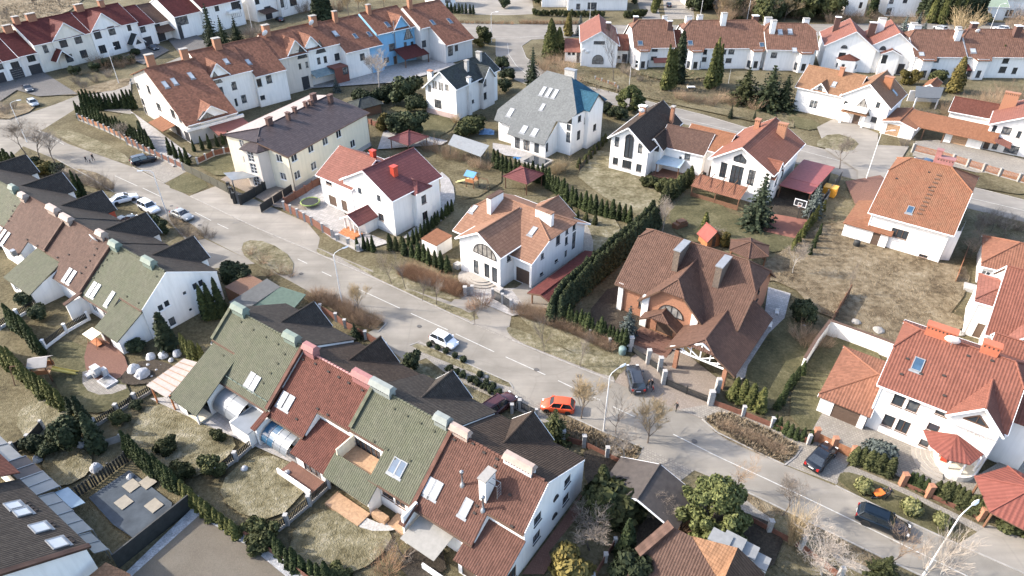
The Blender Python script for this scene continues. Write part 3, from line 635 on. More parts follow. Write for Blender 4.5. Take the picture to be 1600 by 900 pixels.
Lg([(1228,180),(1285,192),(1272,206),(1238,200)], GREENG, 'lawn'); patch('driveway', [(1276,200),(1310,183),(1372,210),(1370,235),(1350,275),(1290,235)], CONCG); patch('driveway', [(1340,238),(1372,228),(1420,230),(1400,262),(1380,292),(1340,280)], CONCG)
Lg([(1268,228),(1300,207),(1345,222),(1330,240),(1300,235)], STRAW, 'verge'); patch('driveway', [(1320,285),(1375,275),(1400,295),(1380,330),(1335,320)], PAVER); patch('courtyard', [(1430,222),(1465,220),(1600,250),(1620,290),(1520,270),(1425,245)], PAVE)
patch('courtyard', [(1430,245),(1470,240),(1485,262),(1440,262)], CONCG); Lg([(1480,280),(1540,268),(1620,285),(1620,310),(1500,290)], GRASS, 'verge')
patch('courtyard', [(1540,455),(1600,450),(1620,470),(1560,470)], PAVEB)
# left side gardens
Lg([(300,253),(350,235),(378,262),(345,280),(312,262)], GREENG, 'lawn'); patch('courtyard', [(345,282),(378,262),(430,290),(460,300),(480,330),(430,325)], PAVEB)
patch('path', [(205,175),(240,200),(300,245),(270,262),(232,230),(190,180)], SLABS); Lg([(165,195),(205,172),(225,200),(200,210)], GREENG, 'lawn'); patch('path', [(128,158),(205,128),(205,180),(135,170)], PAVE)
Lg([(90,150),(205,118),(200,140),(120,150)], WILD, 'verge'); Lg([(-20,170),(40,160),(60,172),(0,192)], WILD, 'verge'); patch('driveway', [(60,152),(122,148),(84,124),(66,112),(30,120),(20,140)], paving('shaded_paving', (.13,.12,.11), .3, .3)); patch('driveway', [(195,90),(230,62),(265,80),(225,102)], MATS['shaded_paving']); patch('driveway', [(262,62),(300,50),(330,72),(285,90)], MATS['shaded_paving']); patch('driveway', [(0,160),(30,140),(20,118),(-30,130)], MATS['shaded_paving'])  # drives coloured dark for the shadow lying on them
Lg([(20,655),(60,620),(110,640),(95,680),(50,700)], STRAW, 'lawn'); Lg([(70,560),(100,530),(150,550),(210,610),(190,640),(140,650),(100,630)], GREENG, 'lawn'); patch('path', [(130,575),(160,600),(210,605),(165,622),(130,610)], PAVE, None, 'structure', 1)
patch('terrace', [(130,570),(140,530),(170,530),(205,570),(190,595),(150,600)], PAVER, None, 'structure', 1); Lg([(185,590),(230,560),(280,575),(245,600),(195,605)], DIRT, 'garden_bed')
Lg([(65,720),(100,695),(145,710),(145,740),(100,765),(75,750)], STRAW, 'lawn'); Lg([(200,680),(240,625),(330,660),(375,690),(350,725),(290,755),(220,720)], STRAW, 'lawn')
Lg([(340,760),(390,715),(440,715),(490,755),(430,820),(360,800)], STRAW, 'lawn'); Lg([(445,845),(500,795),(560,810),(620,830),(590,880),(530,905),(480,905)], STRAW, 'lawn')
patch('garden_path', [(235,625),(290,620),(380,665),(520,735),(500,745),(400,700),(320,665)], SLABS); patch('garden_path', [(515,785),(560,790),(580,820),(630,820),(620,832),(570,832),(545,810)], STONEW, None, 'structure', 1)
Lg([(240,640),(350,690),(330,700),(290,700)], STRAW, 'lawn', 0)
patch('pool_cover', [(140,780),(203,737),(270,788),(268,802),(212,845),(178,822)], COPPER); patch('gravel_strip', [(200,895),(310,788),(400,845),(480,890),(470,920),(180,920)], GRAVEL); patch('gravel_yard', [(205,905),(312,808),(395,860),(450,905)], GRIT)
Lg([(640,850),(690,850),(700,905),(620,905)], DIRT, 'garden_bed'); patch('path', [(815,900),(910,772),(925,778),(850,900)], PAVER); Lg([(830,900),(930,775),(960,800),(985,900)], GRASS, 'lawn')
Lg([(985,905),(1000,800),(1130,790),(1230,830),(1200,905)], DIRT, 'garden_bed'); Lg([(910,690),(1000,735),(960,790),(915,770)], DIRT, 'garden_bed')
patch('courtyard', [(770,225),(830,235),(835,250),(790,245),(770,235)], SLABS); patch('courtyard', [(600,205),(640,208),(700,222),(690,228),(590,235)], SLABS)
Lg([(1000,95),(1110,110),(1110,125),(1000,125)], GREENG, 'lawn'); Lg([(820,70),(905,105),(1000,120),(1240,190),(1240,205),(985,150),(850,110)], GRASS, 'lawn')
Lg([(-30,-40),(150,-40),(130,10),(40,45),(-30,60)], WILD, 'field'); patch('courtyard', [(470,110),(690,92),(720,105),(620,130),(480,140)], SLABS)
# ------------------------------------------------------------------ terraced rows on the near side
def row_at(o, ang, x, y): a = R(ang); return o[0]+x*math.cos(a)-y*math.sin(a), o[1]+x*math.sin(a)+y*math.cos(a)
def row_unit(o, ang, x0, W, label, zm, roof, rear, prof, front, dormer, dz=0., group=None, wins={}, right=False, rt=T_DARK, dwall=WHITE, coping=None, dm=None, trim=TRIM_W, ridge=None):
    """terrace house in its row frame: prof = (yr, zr, ye, ze) ridge and rear eave; front = outline (x, y) of the front slope below the ridge; dormer = centre x of the road-side cross gable"""
    X, Y = row_at(o, ang, x0, 0); h = House('terraced_house', label, 'house', X, Y, ang, zm, group, WHITE, trim)
    yr, zr, ye, ze = prof; zr += dz; ze += dz; sl = .764; zf = lambda y: zr-(yr-y)*sl
    h.zf = zf
    h.roof_face('rF', [(W, yr, zr), (0, yr, zr)] + [(x, y, zf(y)) for x, y in front], roof, under=TRIM_B)
    h.roof_face('rB', [(0, yr, zr), (W, yr, zr), (W, ye+.4, ze-.2), (0, ye+.4, ze-.2)], rear, under=rear)
    rc = MB()
    for i in range(int(W/.45)): rc.tube([(i*.45, yr, zr+.02), (i*.45+.45, yr, zr+.05)], [.11, .14], 6)
    part('ridge_cap', rc, ridge or roof, h.e)
    # walls under the front outline
    P = [(max(min(x, W-.02), .02), min(y+.4, 0.0) if y < -.5 else 0.0) for x, y in front]
    for i, (a, b) in enumerate(zip(P, P[1:])):
        if (Vector(a)-Vector(b)).length < .3: continue
        if abs(a[1]-b[1]) > .3: pf = [(0, zf(a[1])-.15), (abs(a[1]-b[1]), zf(b[1])-.15)]
        else: pf = zf(a[1])-.15
        h.wall('f%d' % i, a, b, 0, pf, wins.get('f%d' % i, ()))
    h.wall('B', (W-.02, ye), (.02, ye), 0, ze-.15, wins.get('B', ()))
    gp = [(0, zf(0)-.12), (yr, zr-.12), (ye, ze-.12)]
    if right:
        h.wall('R', (W-.02, 0), (W-.02, ye), 0, gp, wins.get('R', ()))
        b = MB(); b.beam((W+.02, 0, zf(0)-.1), (W+.02, yr, zr-.1), .05, .2); part('bargeboard', b, trim, h.e); b = MB(); b.beam((W+.02, yr, zr-.1), (W+.02, ye, ze-.1), .05, .2); part('bargeboard', b, trim, h.e)
    else: h.wall('R', (W-.02, 0), (W-.02, ye), 2.0, gp)
    h.wall('L', (.02, ye), (.02, 0), 2.0, [(ye-y, z) for y, z in gp[::-1]])
    if coping:
        for cx, y0, m in coping:
            c = MB(); c.beam((cx, y0, zf(y0)+.1), (cx, yr, zr+.1), .42, .34, up=Vector((0, 0, 1))); part('party_wall_coping', c, m, h.e)
    if dormer:
        dx, hw, yb = dormer
        h.block(dx-hw, dx+hw, 6.2, yb, [(dx-hw, 4.75+dz), (dx, 7.0+dz), (dx+hw, 4.75+dz)], 'y', roof=dm or rt, wall=dwall, key='d', sides='BLR', z0=2.2, oe=.35, og=.3, gut=False)
    g = MB()
    for (xa, y_a), (xb, y_b) in zip(front, front[1:]):
        if abs(y_a-y_b) < .1: g.box(min(xa, xb), max(xa, xb), y_a-.13, y_a-.005, zf(y_a)-.2, zf(y_a)-.07)
    part('gutter', g, TRIM_B, h.e)
    return h
OA, AA = (0.98, 35.27), -34.7
OB = (-47.12, 68.02)
zA1, zA2, zA3, zB1, zB2 = (220,460,3.46), (400,520,3.334), (620,600,3), (0,240,4.444), (0,380,4.444)
GRP = 'terraced houses of the front row'
PA = (3.7, 8.3, 10.5, 4.75)
# A4, brown end house with the white gable wall
h = row_unit(OA, AA, -10.6, 10.75, 'brown-tiled end house with bluish white gable wall and roof ladder, nearest the bottom edge', zA3, T_BROWN, T_DARK2, PA,
    [(0, -2.6), (6.9, -2.6), (6.9, -.15), (10.75, -.15)], (4.2, 2.2, 11.0), -.1, GRP, right=True, coping=[(-.1, -2.4, T_BROWN)], ridge=T_BROWN,
    wins={'R': [(800,455,1.15,1.15,''), (792,538,1.15,1.15,''), (660,632,1.2,1.2,''), (655,716,1.2,1.2,''), (745,530,.8,.5,'aA'), (739,614,.8,.5,'aA')], 'f0': [(160,645,2.3,1.3,'w'), (301,727,.7,1.0,'w')]}, dm=T_DARK2)
h.roof_face('x', [(5.9, -4.1, 2.35), (10.9, -4.1, 2.35), (10.9, -.05, 4.3), (5.9, -.05, 4.3)], T_BROWN)
h.wall('xr', (10.7, -3.7), (10.7, 0), 0, [(0, 2.4), (3.7, 4.2)], [(None, 1.4, 1.3, 2.2, 1.8, 'b')]); h.wall('xf', (6.1, -3.7), (10.7, -3.7), 0, 2.4, [(None, 1.2, 1.2, 1.6, 1.9, 'd'), (None, 3.4, 1.2, 1.4, 1.4, 'b')]); h.wall('xl', (6.1, 0), (6.1, -3.7), 0, [(0, 4.2), (3.7, 2.4)])
h.sky('rF', [(150,478,.85,1.5), (186,497,.85,1.5), (325,580,.85,1.5)]); h.cowl(Vector((.9, 3.75, 8.2)), 2.3, 1.0, 1.0, T_BEIGEM); h.cowl(Vector((7.6, 3.8, 8.2)), 3.3, 1.1, 1.0, T_BEIGEM, body=WHITE)
c = h.chim(h.on(425, 505, 'rF'), .75, 1.5, 2.3, WHITE, CONC, 1.5, slot=False)
lb = MB()
for q in (-.28, .28): lb.tube([(1.3, q, .2), (1.3, q, 1.9)], .03, 4); lb.tube([(1.3, q, 1.9), (.38, q, 1.9)], .03, 4)
for i in range(5): lb.tube([(1.3, -.28, .4+i*.36), (1.3, .28, .4+i*.36)], .02, 4)
part('roof_ladder', lb, METAL, c)
for x, y, hh in ((308, 472, 1.7), (405, 590, 1.7)):
    p = h.on(x, y, 'rF'); t = MB(); t.lathe([(.28, -.2), (.2, .15), (.1, .2), (.1, hh), (.2, hh), (.2, hh+.15), (.05, hh+.25)], 10, 0, p); part('flue_pipe', t, METAL, h.e, True)
h.dish(h.on(468, 660, 'f1') + Vector((-.2, -.5, .3)) if 'f1' in h.pl else Vector((7.4, -.5, 5)), .42, 170)
h.vents('rF', [(270,262), (358,280), (410,322), (470,352), (462,385), (375,572), (365,605), (590,410), (530,520), (540,668)])
h.roof_face('can', [(.6, -5.2, 2.35), (4.6, -5.2, 2.35), (4.6, -2.2, 2.6), (.6, -2.2, 2.6)], plain('beige_grey_canopy', (.34,.32,.28), .6), 'terrace_canopy', .06); h.box(.0, .25, -4.2, -2.2, 0, 4.0, WHITE, 'side_wall')
h.roof_face('sw', [(-.25, -4.4, 3.0), (.45, -4.4, 3.0), (.45, -2.4, 3.95), (-.25, -2.4, 3.95)], T_BROWN)
h.box(3.2, 7.2, -5.4, -5.2, .0, .9, TRIM_W, 'terrace_railing')
# A3 green
h = row_unit(OA, AA, -20.95, 10.3, 'mossy green terraced house with recessed wooden balcony, between two brown-red roofs', zA2, T_GREEN, T_DARK, PA,
    [(0, -.2), (4.7, -.2), (4.7, -2.65), (10.3, -2.65)], (4.2, 2.2, 10.9), .15, GRP, coping=[(.0, -.1, T_GREEN)], rt=T_DARK, ridge=T_GREEN,
    wins={'f0': [(575,610,3.6,2.0,'b')], 'f2': [(685,842,1.5,1.2,'b'), (750,885,1.3,1.2,'b')]}, dm=T_DARK)
h.roof_face('x', [(-.3, -4.3, 2.3), (5.9, -4.3, 2.3), (5.9, -2.3, 3.85), (-.3, -2.3, 3.85)], T_GREEN)
h.wall('xr', (5.6, -3.9), (5.6, -2.3), 0, [(0, 2.3), (1.6, 3.6)]); h.wall('xf', (0, -3.3), (5.6, -3.3), 0, 2.9, [(None, 2.5, 1.2, 2.4, 2.0, 'bd')])
bal = MB(); bal.box(.1, 4.6, -2.3, -.02, 2.7, 3.1); part('balcony_floor', bal, WOODL, h.e); rl = MB(); rl.box(.05, .2, -2.4, -.02, 3.1, 4.6); rl.box(.2, 4.6, -2.42, -2.3, 2.9, 3.75); part('balcony_wall', rl, CREAM, h.e)
h.sky('rF', [(722,692,.8,1.4), (756,710,.8,1.4)], SKYDARK); h.cowl(Vector((1.2, 3.75, 8.5)), 3.0, 1.2, 1.0, T_GREYM); h.cowl(Vector((9.1, 3.75, 8.5)), 1.8, 1.2, 1.0, T_GREYM)
h.vents('rF', [(718,395), (786,432), (612,565), (682,607), (856,470), (925,512), (800,665), (725,655)], T_GREEN)
h.box(1.0, 5.6, -5.6, -3.9, 0, .35, WOODL, 'deck'); h.box(5.9, 7.6, -4.0, -3.3, 0, .8, WOODL, 'planter'); h.box(7.7, 10.2, -3.8, -2.3, 0, .3, WOODL, 'deck')
# A2 brown
h = row_unit(OA, AA, -31.4, 10.3, 'brown-red tiled terraced house with pink chimney hoods, second from the left of its row', zA2, T_RED2, T_DARK2, PA,
    [(0, -2.6), (5.6, -2.6), (5.6, -.2), (10.3, -.2)], (4.0, 2.2, 10.9), -.1, GRP, ridge=T_PINK, rt=T_DARK2,
    wins={'f0': [(122,493,.9,1.4,''), (180,530,.8,1.3,'')], 'f2': [(340,470,1.6,.6,'')]}, dm=T_DARK2)
h.roof_face('x', [(5.2, -4.2, 2.4), (10.3, -4.2, 2.4), (10.3, -.1, 4.1), (5.2, -.1, 4.1)], T_RED2); h.wall('xf', (5.4, -3.8), (10.2, -3.8), 0, 2.5, [(None, 2.4, 1.2, 2.6, 1.8, 'b')]); h.wall('xl', (5.4, -2), (5.4, -3.8), 0, [(0, 3.1), (1.8, 2.5)])
h.sky('rF', [(140,345,.85,1.5), (174,365,.85,1.5)]); h.cowl(Vector((1.0, 3.75, 8.3)), 1.9, 1.2, 1.1, T_PINK); h.cowl(Vector((9.0, 3.75, 8.3)), 2.9, 1.2, 1.1, T_PINK)
h.vents('rF', [(310,162), (378,203), (432,232), (484,262), (245,140), (555,300), (322,397), (374,428), (212,450)])
h.roof_face('sw', [(-.5, -4.6, 2.9), (.25, -4.6, 2.9), (.25, -2.4, 3.75), (-.5, -2.4, 3.75)], T_RED2); h.box(-.3, 0, -4.3, -2.2, 0, 3.0, WHITE, 'side_wall')
def barrel(h, x0, x1, y0, y1, z0, z1, m):
    b = MB(); n = 8; P = [(y1+(y0-y1)*math.sin(math.pi/2*i/n), z0+(z1-z0)*math.cos(math.pi/2*i/n)) for i in range(n+1)]
    for (a, za), (c, zc) in zip(P, P[1:]): b.face([(x0, a, za), (x1, a, za), (x1, c, zc), (x0, c, zc)])
    for i in range(0, n+1, 2): pass
    part('barrel_canopy', b, m, h.e, True)
    for q in (x0, (x0+x1)/2, x1):
        f = MB(); f.tube([(q, a, za+.02) for a, za in P], .035, 4); part('canopy_frame', f, METAL, h.e)
POLYB = plain('blue_polycarbonate', (.035, .10, .17), .2, .3, .4, spec=.7); POLYG = plain('grey_polycarbonate', (.22, .235, .245), .35, .2, .6, spec=.6)
barrel(h, .3, 2.2, -4.3, -2.2, 1.2, 2.6, POLYB); barrel(h, 2.25, 4.4, -4.3, -2.2, 1.2, 2.6, POLYG); h.box(4.6, 9.6, -5.6, -3.85, 0, .4, PAVER, 'terrace'); h.box(4.6, 9.6, -5.8, -5.62, 0, 1.0, WHITE, 'terrace_wall')
# A1 green
h = row_unit(OA, AA, -44.2, 12.7, 'mossy green terraced house at the left end of its row beside the pale wooden canopy', zA1, T_GREEN, T_DARK, PA,
    [(0, .3), (4.3, .3), (4.3, -2.5), (12.7, -2.5)], (5.6, 2.3, 10.9), .25, GRP, coping=[(.1, .3, T_GREEN), (12.6, -2.4, T_BROWN)], rt=T_DARK, ridge=T_GREEN,
    wins={'f2': [(505,575,1.0,1.3,''), (575,615,1.0,1.3,'')], 'L': []}, dm=T_DARK)
h.roof_face('x', [(.3, -6.6, 2.3), (5.4, -6.6, 2.3), (4.8, .2, 5.75), (.3, .2, 5.75)], T_GREEN)
h.wall('xl', (.6, .3), (.6, -6.2), 0, [(0, 5.4), (6.5, 2.4)]); h.wall('xf', (.6, -6.2), (2.6, -6.2), 0, 2.3); h.wall('xr', (4.6, -4.6), (4.6, .3), 0, [(0, 3.1), (4.9, 5.4)]); h.box(2.6, 4.7, -6.2, -4.6, 0, .5, CREAM, 'porch_floor'); h.box(4.5, 4.7, -6.3, -6.1, 0, 2.3, WHITE, 'porch_column')
h.sky('rF', [(592,460,.8,1.5), (620,480,.8,1.5)]); h.cowl(Vector((1.7, 3.75, 8.6)), 2.4, 1.2, 1.0, T_MINT); h.cowl(Vector((10.8, 3.75, 8.6)), 2.2, 1.2, 1.0, T_MINT)
h.vents('rF', [(540,148), (606,190), (674,230), (740,268), (776,322), (738,373), (700,425), (660,478), (445,330)], T_GREEN); g = MB()
for i in range(9): g.box(4.6+i*.85, 5.3+i*.85, -1.9, -1.85, h.zf(-1.85)+.05, h.zf(-1.85)+.22)
part('snow_guard', g, T_MINT, h.e)
barrel(h, 5.0, 9.2, -4.4, -2.1, 1.3, 3.0, POLYG); h.box(9.0, 12.2, -5.0, -2.1, 0, 2.2, WHITE, 'garden_room'); h.box(9.3, 12.3, -5.1, -2.0, 2.202, 2.3, POLYG, 'garden_room_roof')
# row B
PB = (4.4, 8.2, 10.9, 4.7)
GB = 'terraced houses of the row at the left edge'
h = row_unit(OB, AA, -12.3, 12.4, 'mossy green end terraced house with white gable wall facing tall thujas', zB2, T_GREEN, T_DARK, PB,
    [(0, -2.0), (7.4, -2.0), (7.4, -.1), (12.4, -.1)], (5.2, 2.4, 12.6), .0, GB, right=True, coping=[(.0, -1.9, T_BROWN2)], rt=T_DARK, ridge=T_GREEN,
    wins={'R': [(1357,300,.8,1.1,'w'), (1397,278,.8,1.1,'w'), (1283,347,.6,.6,'w'), (1117,450,.8,1.0,'w'), (1160,420,.8,1.0,'w'), (1325,462,.5,.5,'w'), (1200,550,1.0,1.4,'w'), (1402,420,.9,1.3,'w')], 'f0': [(None,1.8,1.5,1.4,1.3,'w'), (None,4.6,1.5,1.4,1.5,'w')]}, dm=T_DARK)
h.roof_face('x', [(7.1, -4.2, 2.3), (12.4, -4.2, 2.3), (12.4, -.05, 4.5), (7.1, -.05, 4.5)], T_GREEN); h.wall('xr', (12.2, -3.9), (12.2, 0), 0, [(0, 2.4), (3.9, 4.4)]); h.wall('xf', (7.3, -3.9), (12.2, -3.9), 0, 2.4, [(None, 1.6, 1.2, 2.0, 1.9, 'd')]); h.wall('xl', (7.3, 0), (7.3, -3.9), 0, [(0, 4.4), (3.9, 2.4)])
h.sky('rF', [(640,315,.75,1.8), (668,330,.75,1.8), (765,385,.75,1.9)]); h.cowl(h.on(800,42,'rF')+Vector((0,.2,.2)), 2.0, 1.2, 1.0, T_MINT); h.cowl(h.on(1035,160,'rF')+Vector((0,.2,.2)), 2.4, 1.2, 1.0, T_MINT)
h.vents('rF', [(775,72), (740,115), (710,155), (680,200), (650,240), (820,70), (1085,230), (960,415), (880,370)], T_GREEN)
h = row_unit(OB, AA, -24.4, 12.1, 'chestnut brown terraced house with white dish beside the ridge, next to the green end house', zB1, T_BROWN2, T_DARK, PB,
    [(0, -.1), (4.2, -.1), (4.2, -2.0), (12.1, -2.0)], (5.4, 2.4, 12.6), .1, GB, coping=[(.0, -.1, T_BROWN2), (12.0, -1.9, T_BROWN2)], rt=T_DARK, ridge=T_BROWN2, dm=T_DARK, dwall=PALEBEIGE)
h.sky('rF', [(470,840,.75,1.8), (500,858,.75,1.8)]); h.cowl(h.on(465,480,'rF')+Vector((0,.2,.2)), 2.6, 1.2, 1.0, T_BEIGEM); h.cowl(h.on(705,590,'rF')+Vector((0,.2,.2)), 1.8, 1.2, 1.0, T_BEIGEM); h.dish(h.on(655,622,'rF')+Vector((0,0,.7)), .75, 175)
h.vents('rF', [(672,660), (655,705), (625,745), (595,790), (565,830), (400,722), (478,702)])
h.roof_face('x', [(-2.5, -5.6, 2.5), (5.2, -5.6, 2.5), (4.4, .0, 4.7), (-2.5, .0, 4.7)], T_GREEN); h.wall('xr', (4.9, -5.2), (4.9, -.1), 0, [(0, 2.6), (5.1, 4.5)]); h.wall('xf', (-2.2, -5.2), (4.9, -5.2), 0, 2.5, [(None, 1.6, 1.2, 1.6, 1.4, 'w'), (None, 4.6, 1.2, 1.8, 1.4, 'w')])
h.roof_face('sw', [(11.9, -4.3, 3.1), (12.6, -4.3, 3.1), (12.6, -1.8, 3.7), (11.9, -1.8, 3.7)], T_BROWN2); h.box(12.0, 12.25, -4.1, -1.6, 0, 3.0, WHITE, 'side_wall')
h = row_unit(OB, AA, -36.9, 12.5, 'chestnut brown terraced house with air conditioner in the roof notch, at the left edge', zB1, T_BROWN2, T_DARK, PB,
    [(0, -2.0), (7.6, -2.0), (7.6, -.1), (12.5, -.1)], (5.5, 2.4, 12.6), .25, GB, coping=[(12.4, -.1, T_BROWN2)], rt=T_DARK, ridge=T_BROWN2, dm=T_DARK, dwall=plain('orange_red_render', (.55, .10, .05), .85))
h.sky('rF', [(15,570,.75,1.9), (42,590,.75,1.9)]); h.cowl(h.on(370,415,'rF')+Vector((0,.2,.2)), 2.6, 1.2, 1.0, T_BEIGEM); h.cowl(h.on(165,325,'rF')+Vector((0,.2,.2)), 1.8, 1.2, 1.0, T_BEIGEM); a = h.on(140,672,'rF'); h.box(a.x-.4, a.x+.4, a.y-1.2, a.y-.6, a.z-.4, a.z+.5, METAL, 'air_conditioner')
h.vents('rF', [(105,365), (90,400), (80,435), (60,468), (25,520), (190,598), (260,640)])
h = row_unit(OB, AA, -49.4, 12.5, 'light mossy green terraced house cut by the left edge of the photo', zB1, T_GREEN, T_DARK, PB,
    [(0, -2.0), (8.0, -2.0), (8.0, -.1), (12.5, -.1)], (5.2, 2.4, 12.6), .0, GB, rt=T_DARK, ridge=T_GREEN, dm=T_DARK, dwall=WHITE); h.cowl(h.on(95,268,'rF')+Vector((0,.2,.2)), 1.6, 1.2, 1.0, T_MINT)
h = row_unit(OB, AA, -61.9, 12.5, 'dark-roofed terraced house of which only the road-side slope shows at the left edge', zB1, T_GREEN, T_DARK, PB,
    [(0, -2.0), (8.0, -2.0), (8.0, -.1), (12.5, -.1)], (5.2, 2.4, 12.6), .0, GB, rt=T_DARK, dm=T_DARK)

# ------------------------------------------------------------------ detached houses
zC, zD, zE, zF, zG, zIJ, zM, zKN, zL = (680,260,3.75), (950,340,3.214), (930,140,4.21), (480,200,4.736), (350,130,4.5), (640,60,4.5), (1270,480,3.215), (1220,90,4.21), (1300,240,3.75)
GD = 'detached houses along the streets'
h = House('detached_house', 'white villa with terracotta half-hipped roof, two white slab chimneys and arched bay window', 'house', 2.98, 79.63, -39.1, zC, GD)
h.block(-14.2, 0, 0, 13, [(0, 5.2), (6.7, 8.5), (13, 5.2)], 'x', ((6.9, 2.6), (6.75, 5.6)), .9, .5, T_CENTRE, wins={'R': [(815,340,.8,1.1,''), (772,378,.7,1.1,''), (720,432,1,1.5,''), (769,435,.7,1.3,''), (812,435,.9,3.0,'r'), (710,553,.8,.5,''), (765,512,.6,1.2,''), (623,630,.8,.5,''), (628,525,.7,.9,'')], 'F': [(514,532,1.3,1.0,''), (513,650,2.5,2.3,'g'), (170,482,.8,1.3,'b')]}, key='m')
h.block(-11.2, -3.5, -3.1, 5.5, [(-11.2, 6.0), (-7.2, 8.3), (-3.5, 6.0)], 'y', oe=.5, og=.45, roof=T_CENTRE, key='b', sides='FLR', wins={'F': [(290,492,4.3,1.9,'ac'), (240,590,1.0,2.4,''), (303,612,1.0,2.4,''), (348,637,1.0,2.6,'')], 'R': [(432,535,.9,1.1,'')]})
h.block(-8.4, -2.4, 8, 13.1, [(-8.4, 5.9), (-5.4, 7.9), (-2.4, 5.9)], 'y', roof=T_CENTRE, key='c', sides='B', gut=False)
h.sky('mrF', [(225,250,.8,1.3), (572,380,.8,1.4)]); h.chim(h.on(352,232,'mrF'), .75, 3.0, 1.9, WHITE, T_BROWN2, 1.6, slot=False); h.chim(Vector((-2.6, 6.0, 7.6)), 2.9, .7, 1.7, WHITE, T_CENTRE, 2.0)
st = MB()
for i in range(4): r = 3.6-i*.6; st.prism([(-7.4+r*math.cos(math.pi*(1+k/10)), -3.12+r*.8*math.sin(math.pi*(1+k/10))) for k in range(11)], .14*i, .14*(i+1)+.004)
part('entrance_steps', st, plain('worn_step_stone', (.40, .36, .31), .9), h.e); h.box(-12.6, -11.6, -3.4, -2.4, 0, .8, STONEW, 'plinth'); h.box(-3.4, -2.5, -4.4, -3.5, 0, .8, STONEW, 'plinth'); h.box(-.35, .02, -.35, .02, 0, 5.0, WHITE, 'corner_column')
h = House('carport', 'dark red flat-gabled carport leaning along the right side of the white villa', 'carport', *G(*full(zC, 560, 815))[:2], -39.1, zC, None, WHITE, TRIM_B)
h.block(-.2, 3.9, 0, 13.5, [(-.2, 2.3), (1.9, 2.9), (3.9, 2.3)], 'y', roof=T_MAROON, sides='', gut=False, oe=.2)
for y in (.3, 4.5, 9, 13):
    for x in (0, 3.7): b = MB(); b.box(x-.09, x+.09, y-.09, y+.09, 0, 2.3); part('post', b, WOOD, h.e)
for x, sg in ((0, 1), (3.7, -1)): b = MB(); b.beam((x, .3, 1.5), (x+sg*.8, .3, 2.35), .1, .1); part('brace', b, WOOD, h.e)
# brown-tiled brick house with carport gable
h = House('detached_house', 'large brown-tiled orange brick house with white-trussed carport gable and two slab chimneys', 'house', 20.22, 62.33, -35.8, zD, GD, BRICKR, TRIM_B)
h.block(-11.6, 4.4, 6.7, 20, [(6.7, 4.8), (13.3, 9.9), (20, 4.8)], 'x', ((8.9, 1.6), (7.6, 2.4)), .55, .6, T_BROWND, wins={'F': [(175,440,1.3,1.3,'')], 'R': [(760,355,.9,1.5,''), (750,395,.9,1.3,'')]}, key='m')
h.block(-7.4, .4, 5.3, 13.6, [(-7.4, 4.8), (-3.5, 8.7), (.4, 4.8)], 'y', ((7.1, 1.3), None), .5, .7, T_BROWND, key='g', sides='FLR', wins={'F': [(318,468,3.4,1.5,'ac'), (278,590,2.4,2.2,'d')]})
h.block(-1.2, 7.0, 0, 13, [(-1.2, 2.9), (2.8, 5.5), (7.0, 2.9)], 'y', ((4.5, 1.0), None), .3, .3, T_BROWND, key='c', sides='', gut=False)
h.block(-6.6, -1.9, 3.6, 6.0, [(-6.6, 2.8), (-4.2, 4.2), (-1.9, 2.8)], 'y', ((3.4, .7), None), .3, .3, T_BROWND, key='p', sides='', gut=False)
for x0, x1 in ((-7.5, -6.6), (-.7, .2)):
    b = MB(); b.box(x0, x1, 5.0, 5.45, 0, 5.0); part('white_pilaster', b, WHITE, h.e)
b = MB(); b.box(-11.7, -11.0, 6.4, 6.9, 0, 4.6); part('white_pilaster', b, WHITE, h.e)
for x, y in ((0, 0), (6.05, 0), (0, 5), (6.5, 6.5)): b = MB(); b.box(x-.25, x+.25, y-.25, y+.25, 0, 3.0); part('brick_column', b, BRICKR, h.e)
tr = MB(); zt = lambda x: 5.25-abs(x-2.8)*.62
tr.beam((-1, 0, 2.9), (6.8, 0, 2.9), .14, .2); tr.beam((-1, 0, 2.95), (2.8, 0, zt(2.8)), .14, .18); tr.beam((6.8, 0, 2.8), (2.8, 0, zt(2.8)), .14, .18); tr.beam((2.8, 0, 2.95), (2.8, 0, 5.1), .12, .14)
for a, b_ in ((2.8, .9), (2.8, 4.7), (1.6, 1.6), (4.0, 4.0), (1.6, .0), (4.0, 5.6), (.6, .6), (5.0, 5.0)): tr.beam((a, 0, 2.95), (b_, 0, zt(b_)), .1, .12)
part('white_truss', tr, TRIM_W, h.e)
h.chim(h.on(362,205,'mrF'), .8, 3.1, 1.9, STONEW if False else plain('brown_stone_cladding', (.17, .13, .10), .9, .35, 5, .03, 9), LEAD, 2.0, slot=False); h.chim(h.on(568,285,'mrF'), .8, 3.1, 1.9, MATS['brown_stone_cladding'], LEAD, 2.0, slot=False)
s_ = MB()
for i in range(5): s_.box(-7.2+i*.1, -1.6, .2+i*.75, 4.6, .1*i, .1*i+.1)
part('entrance_steps', s_, PAVER, h.e)
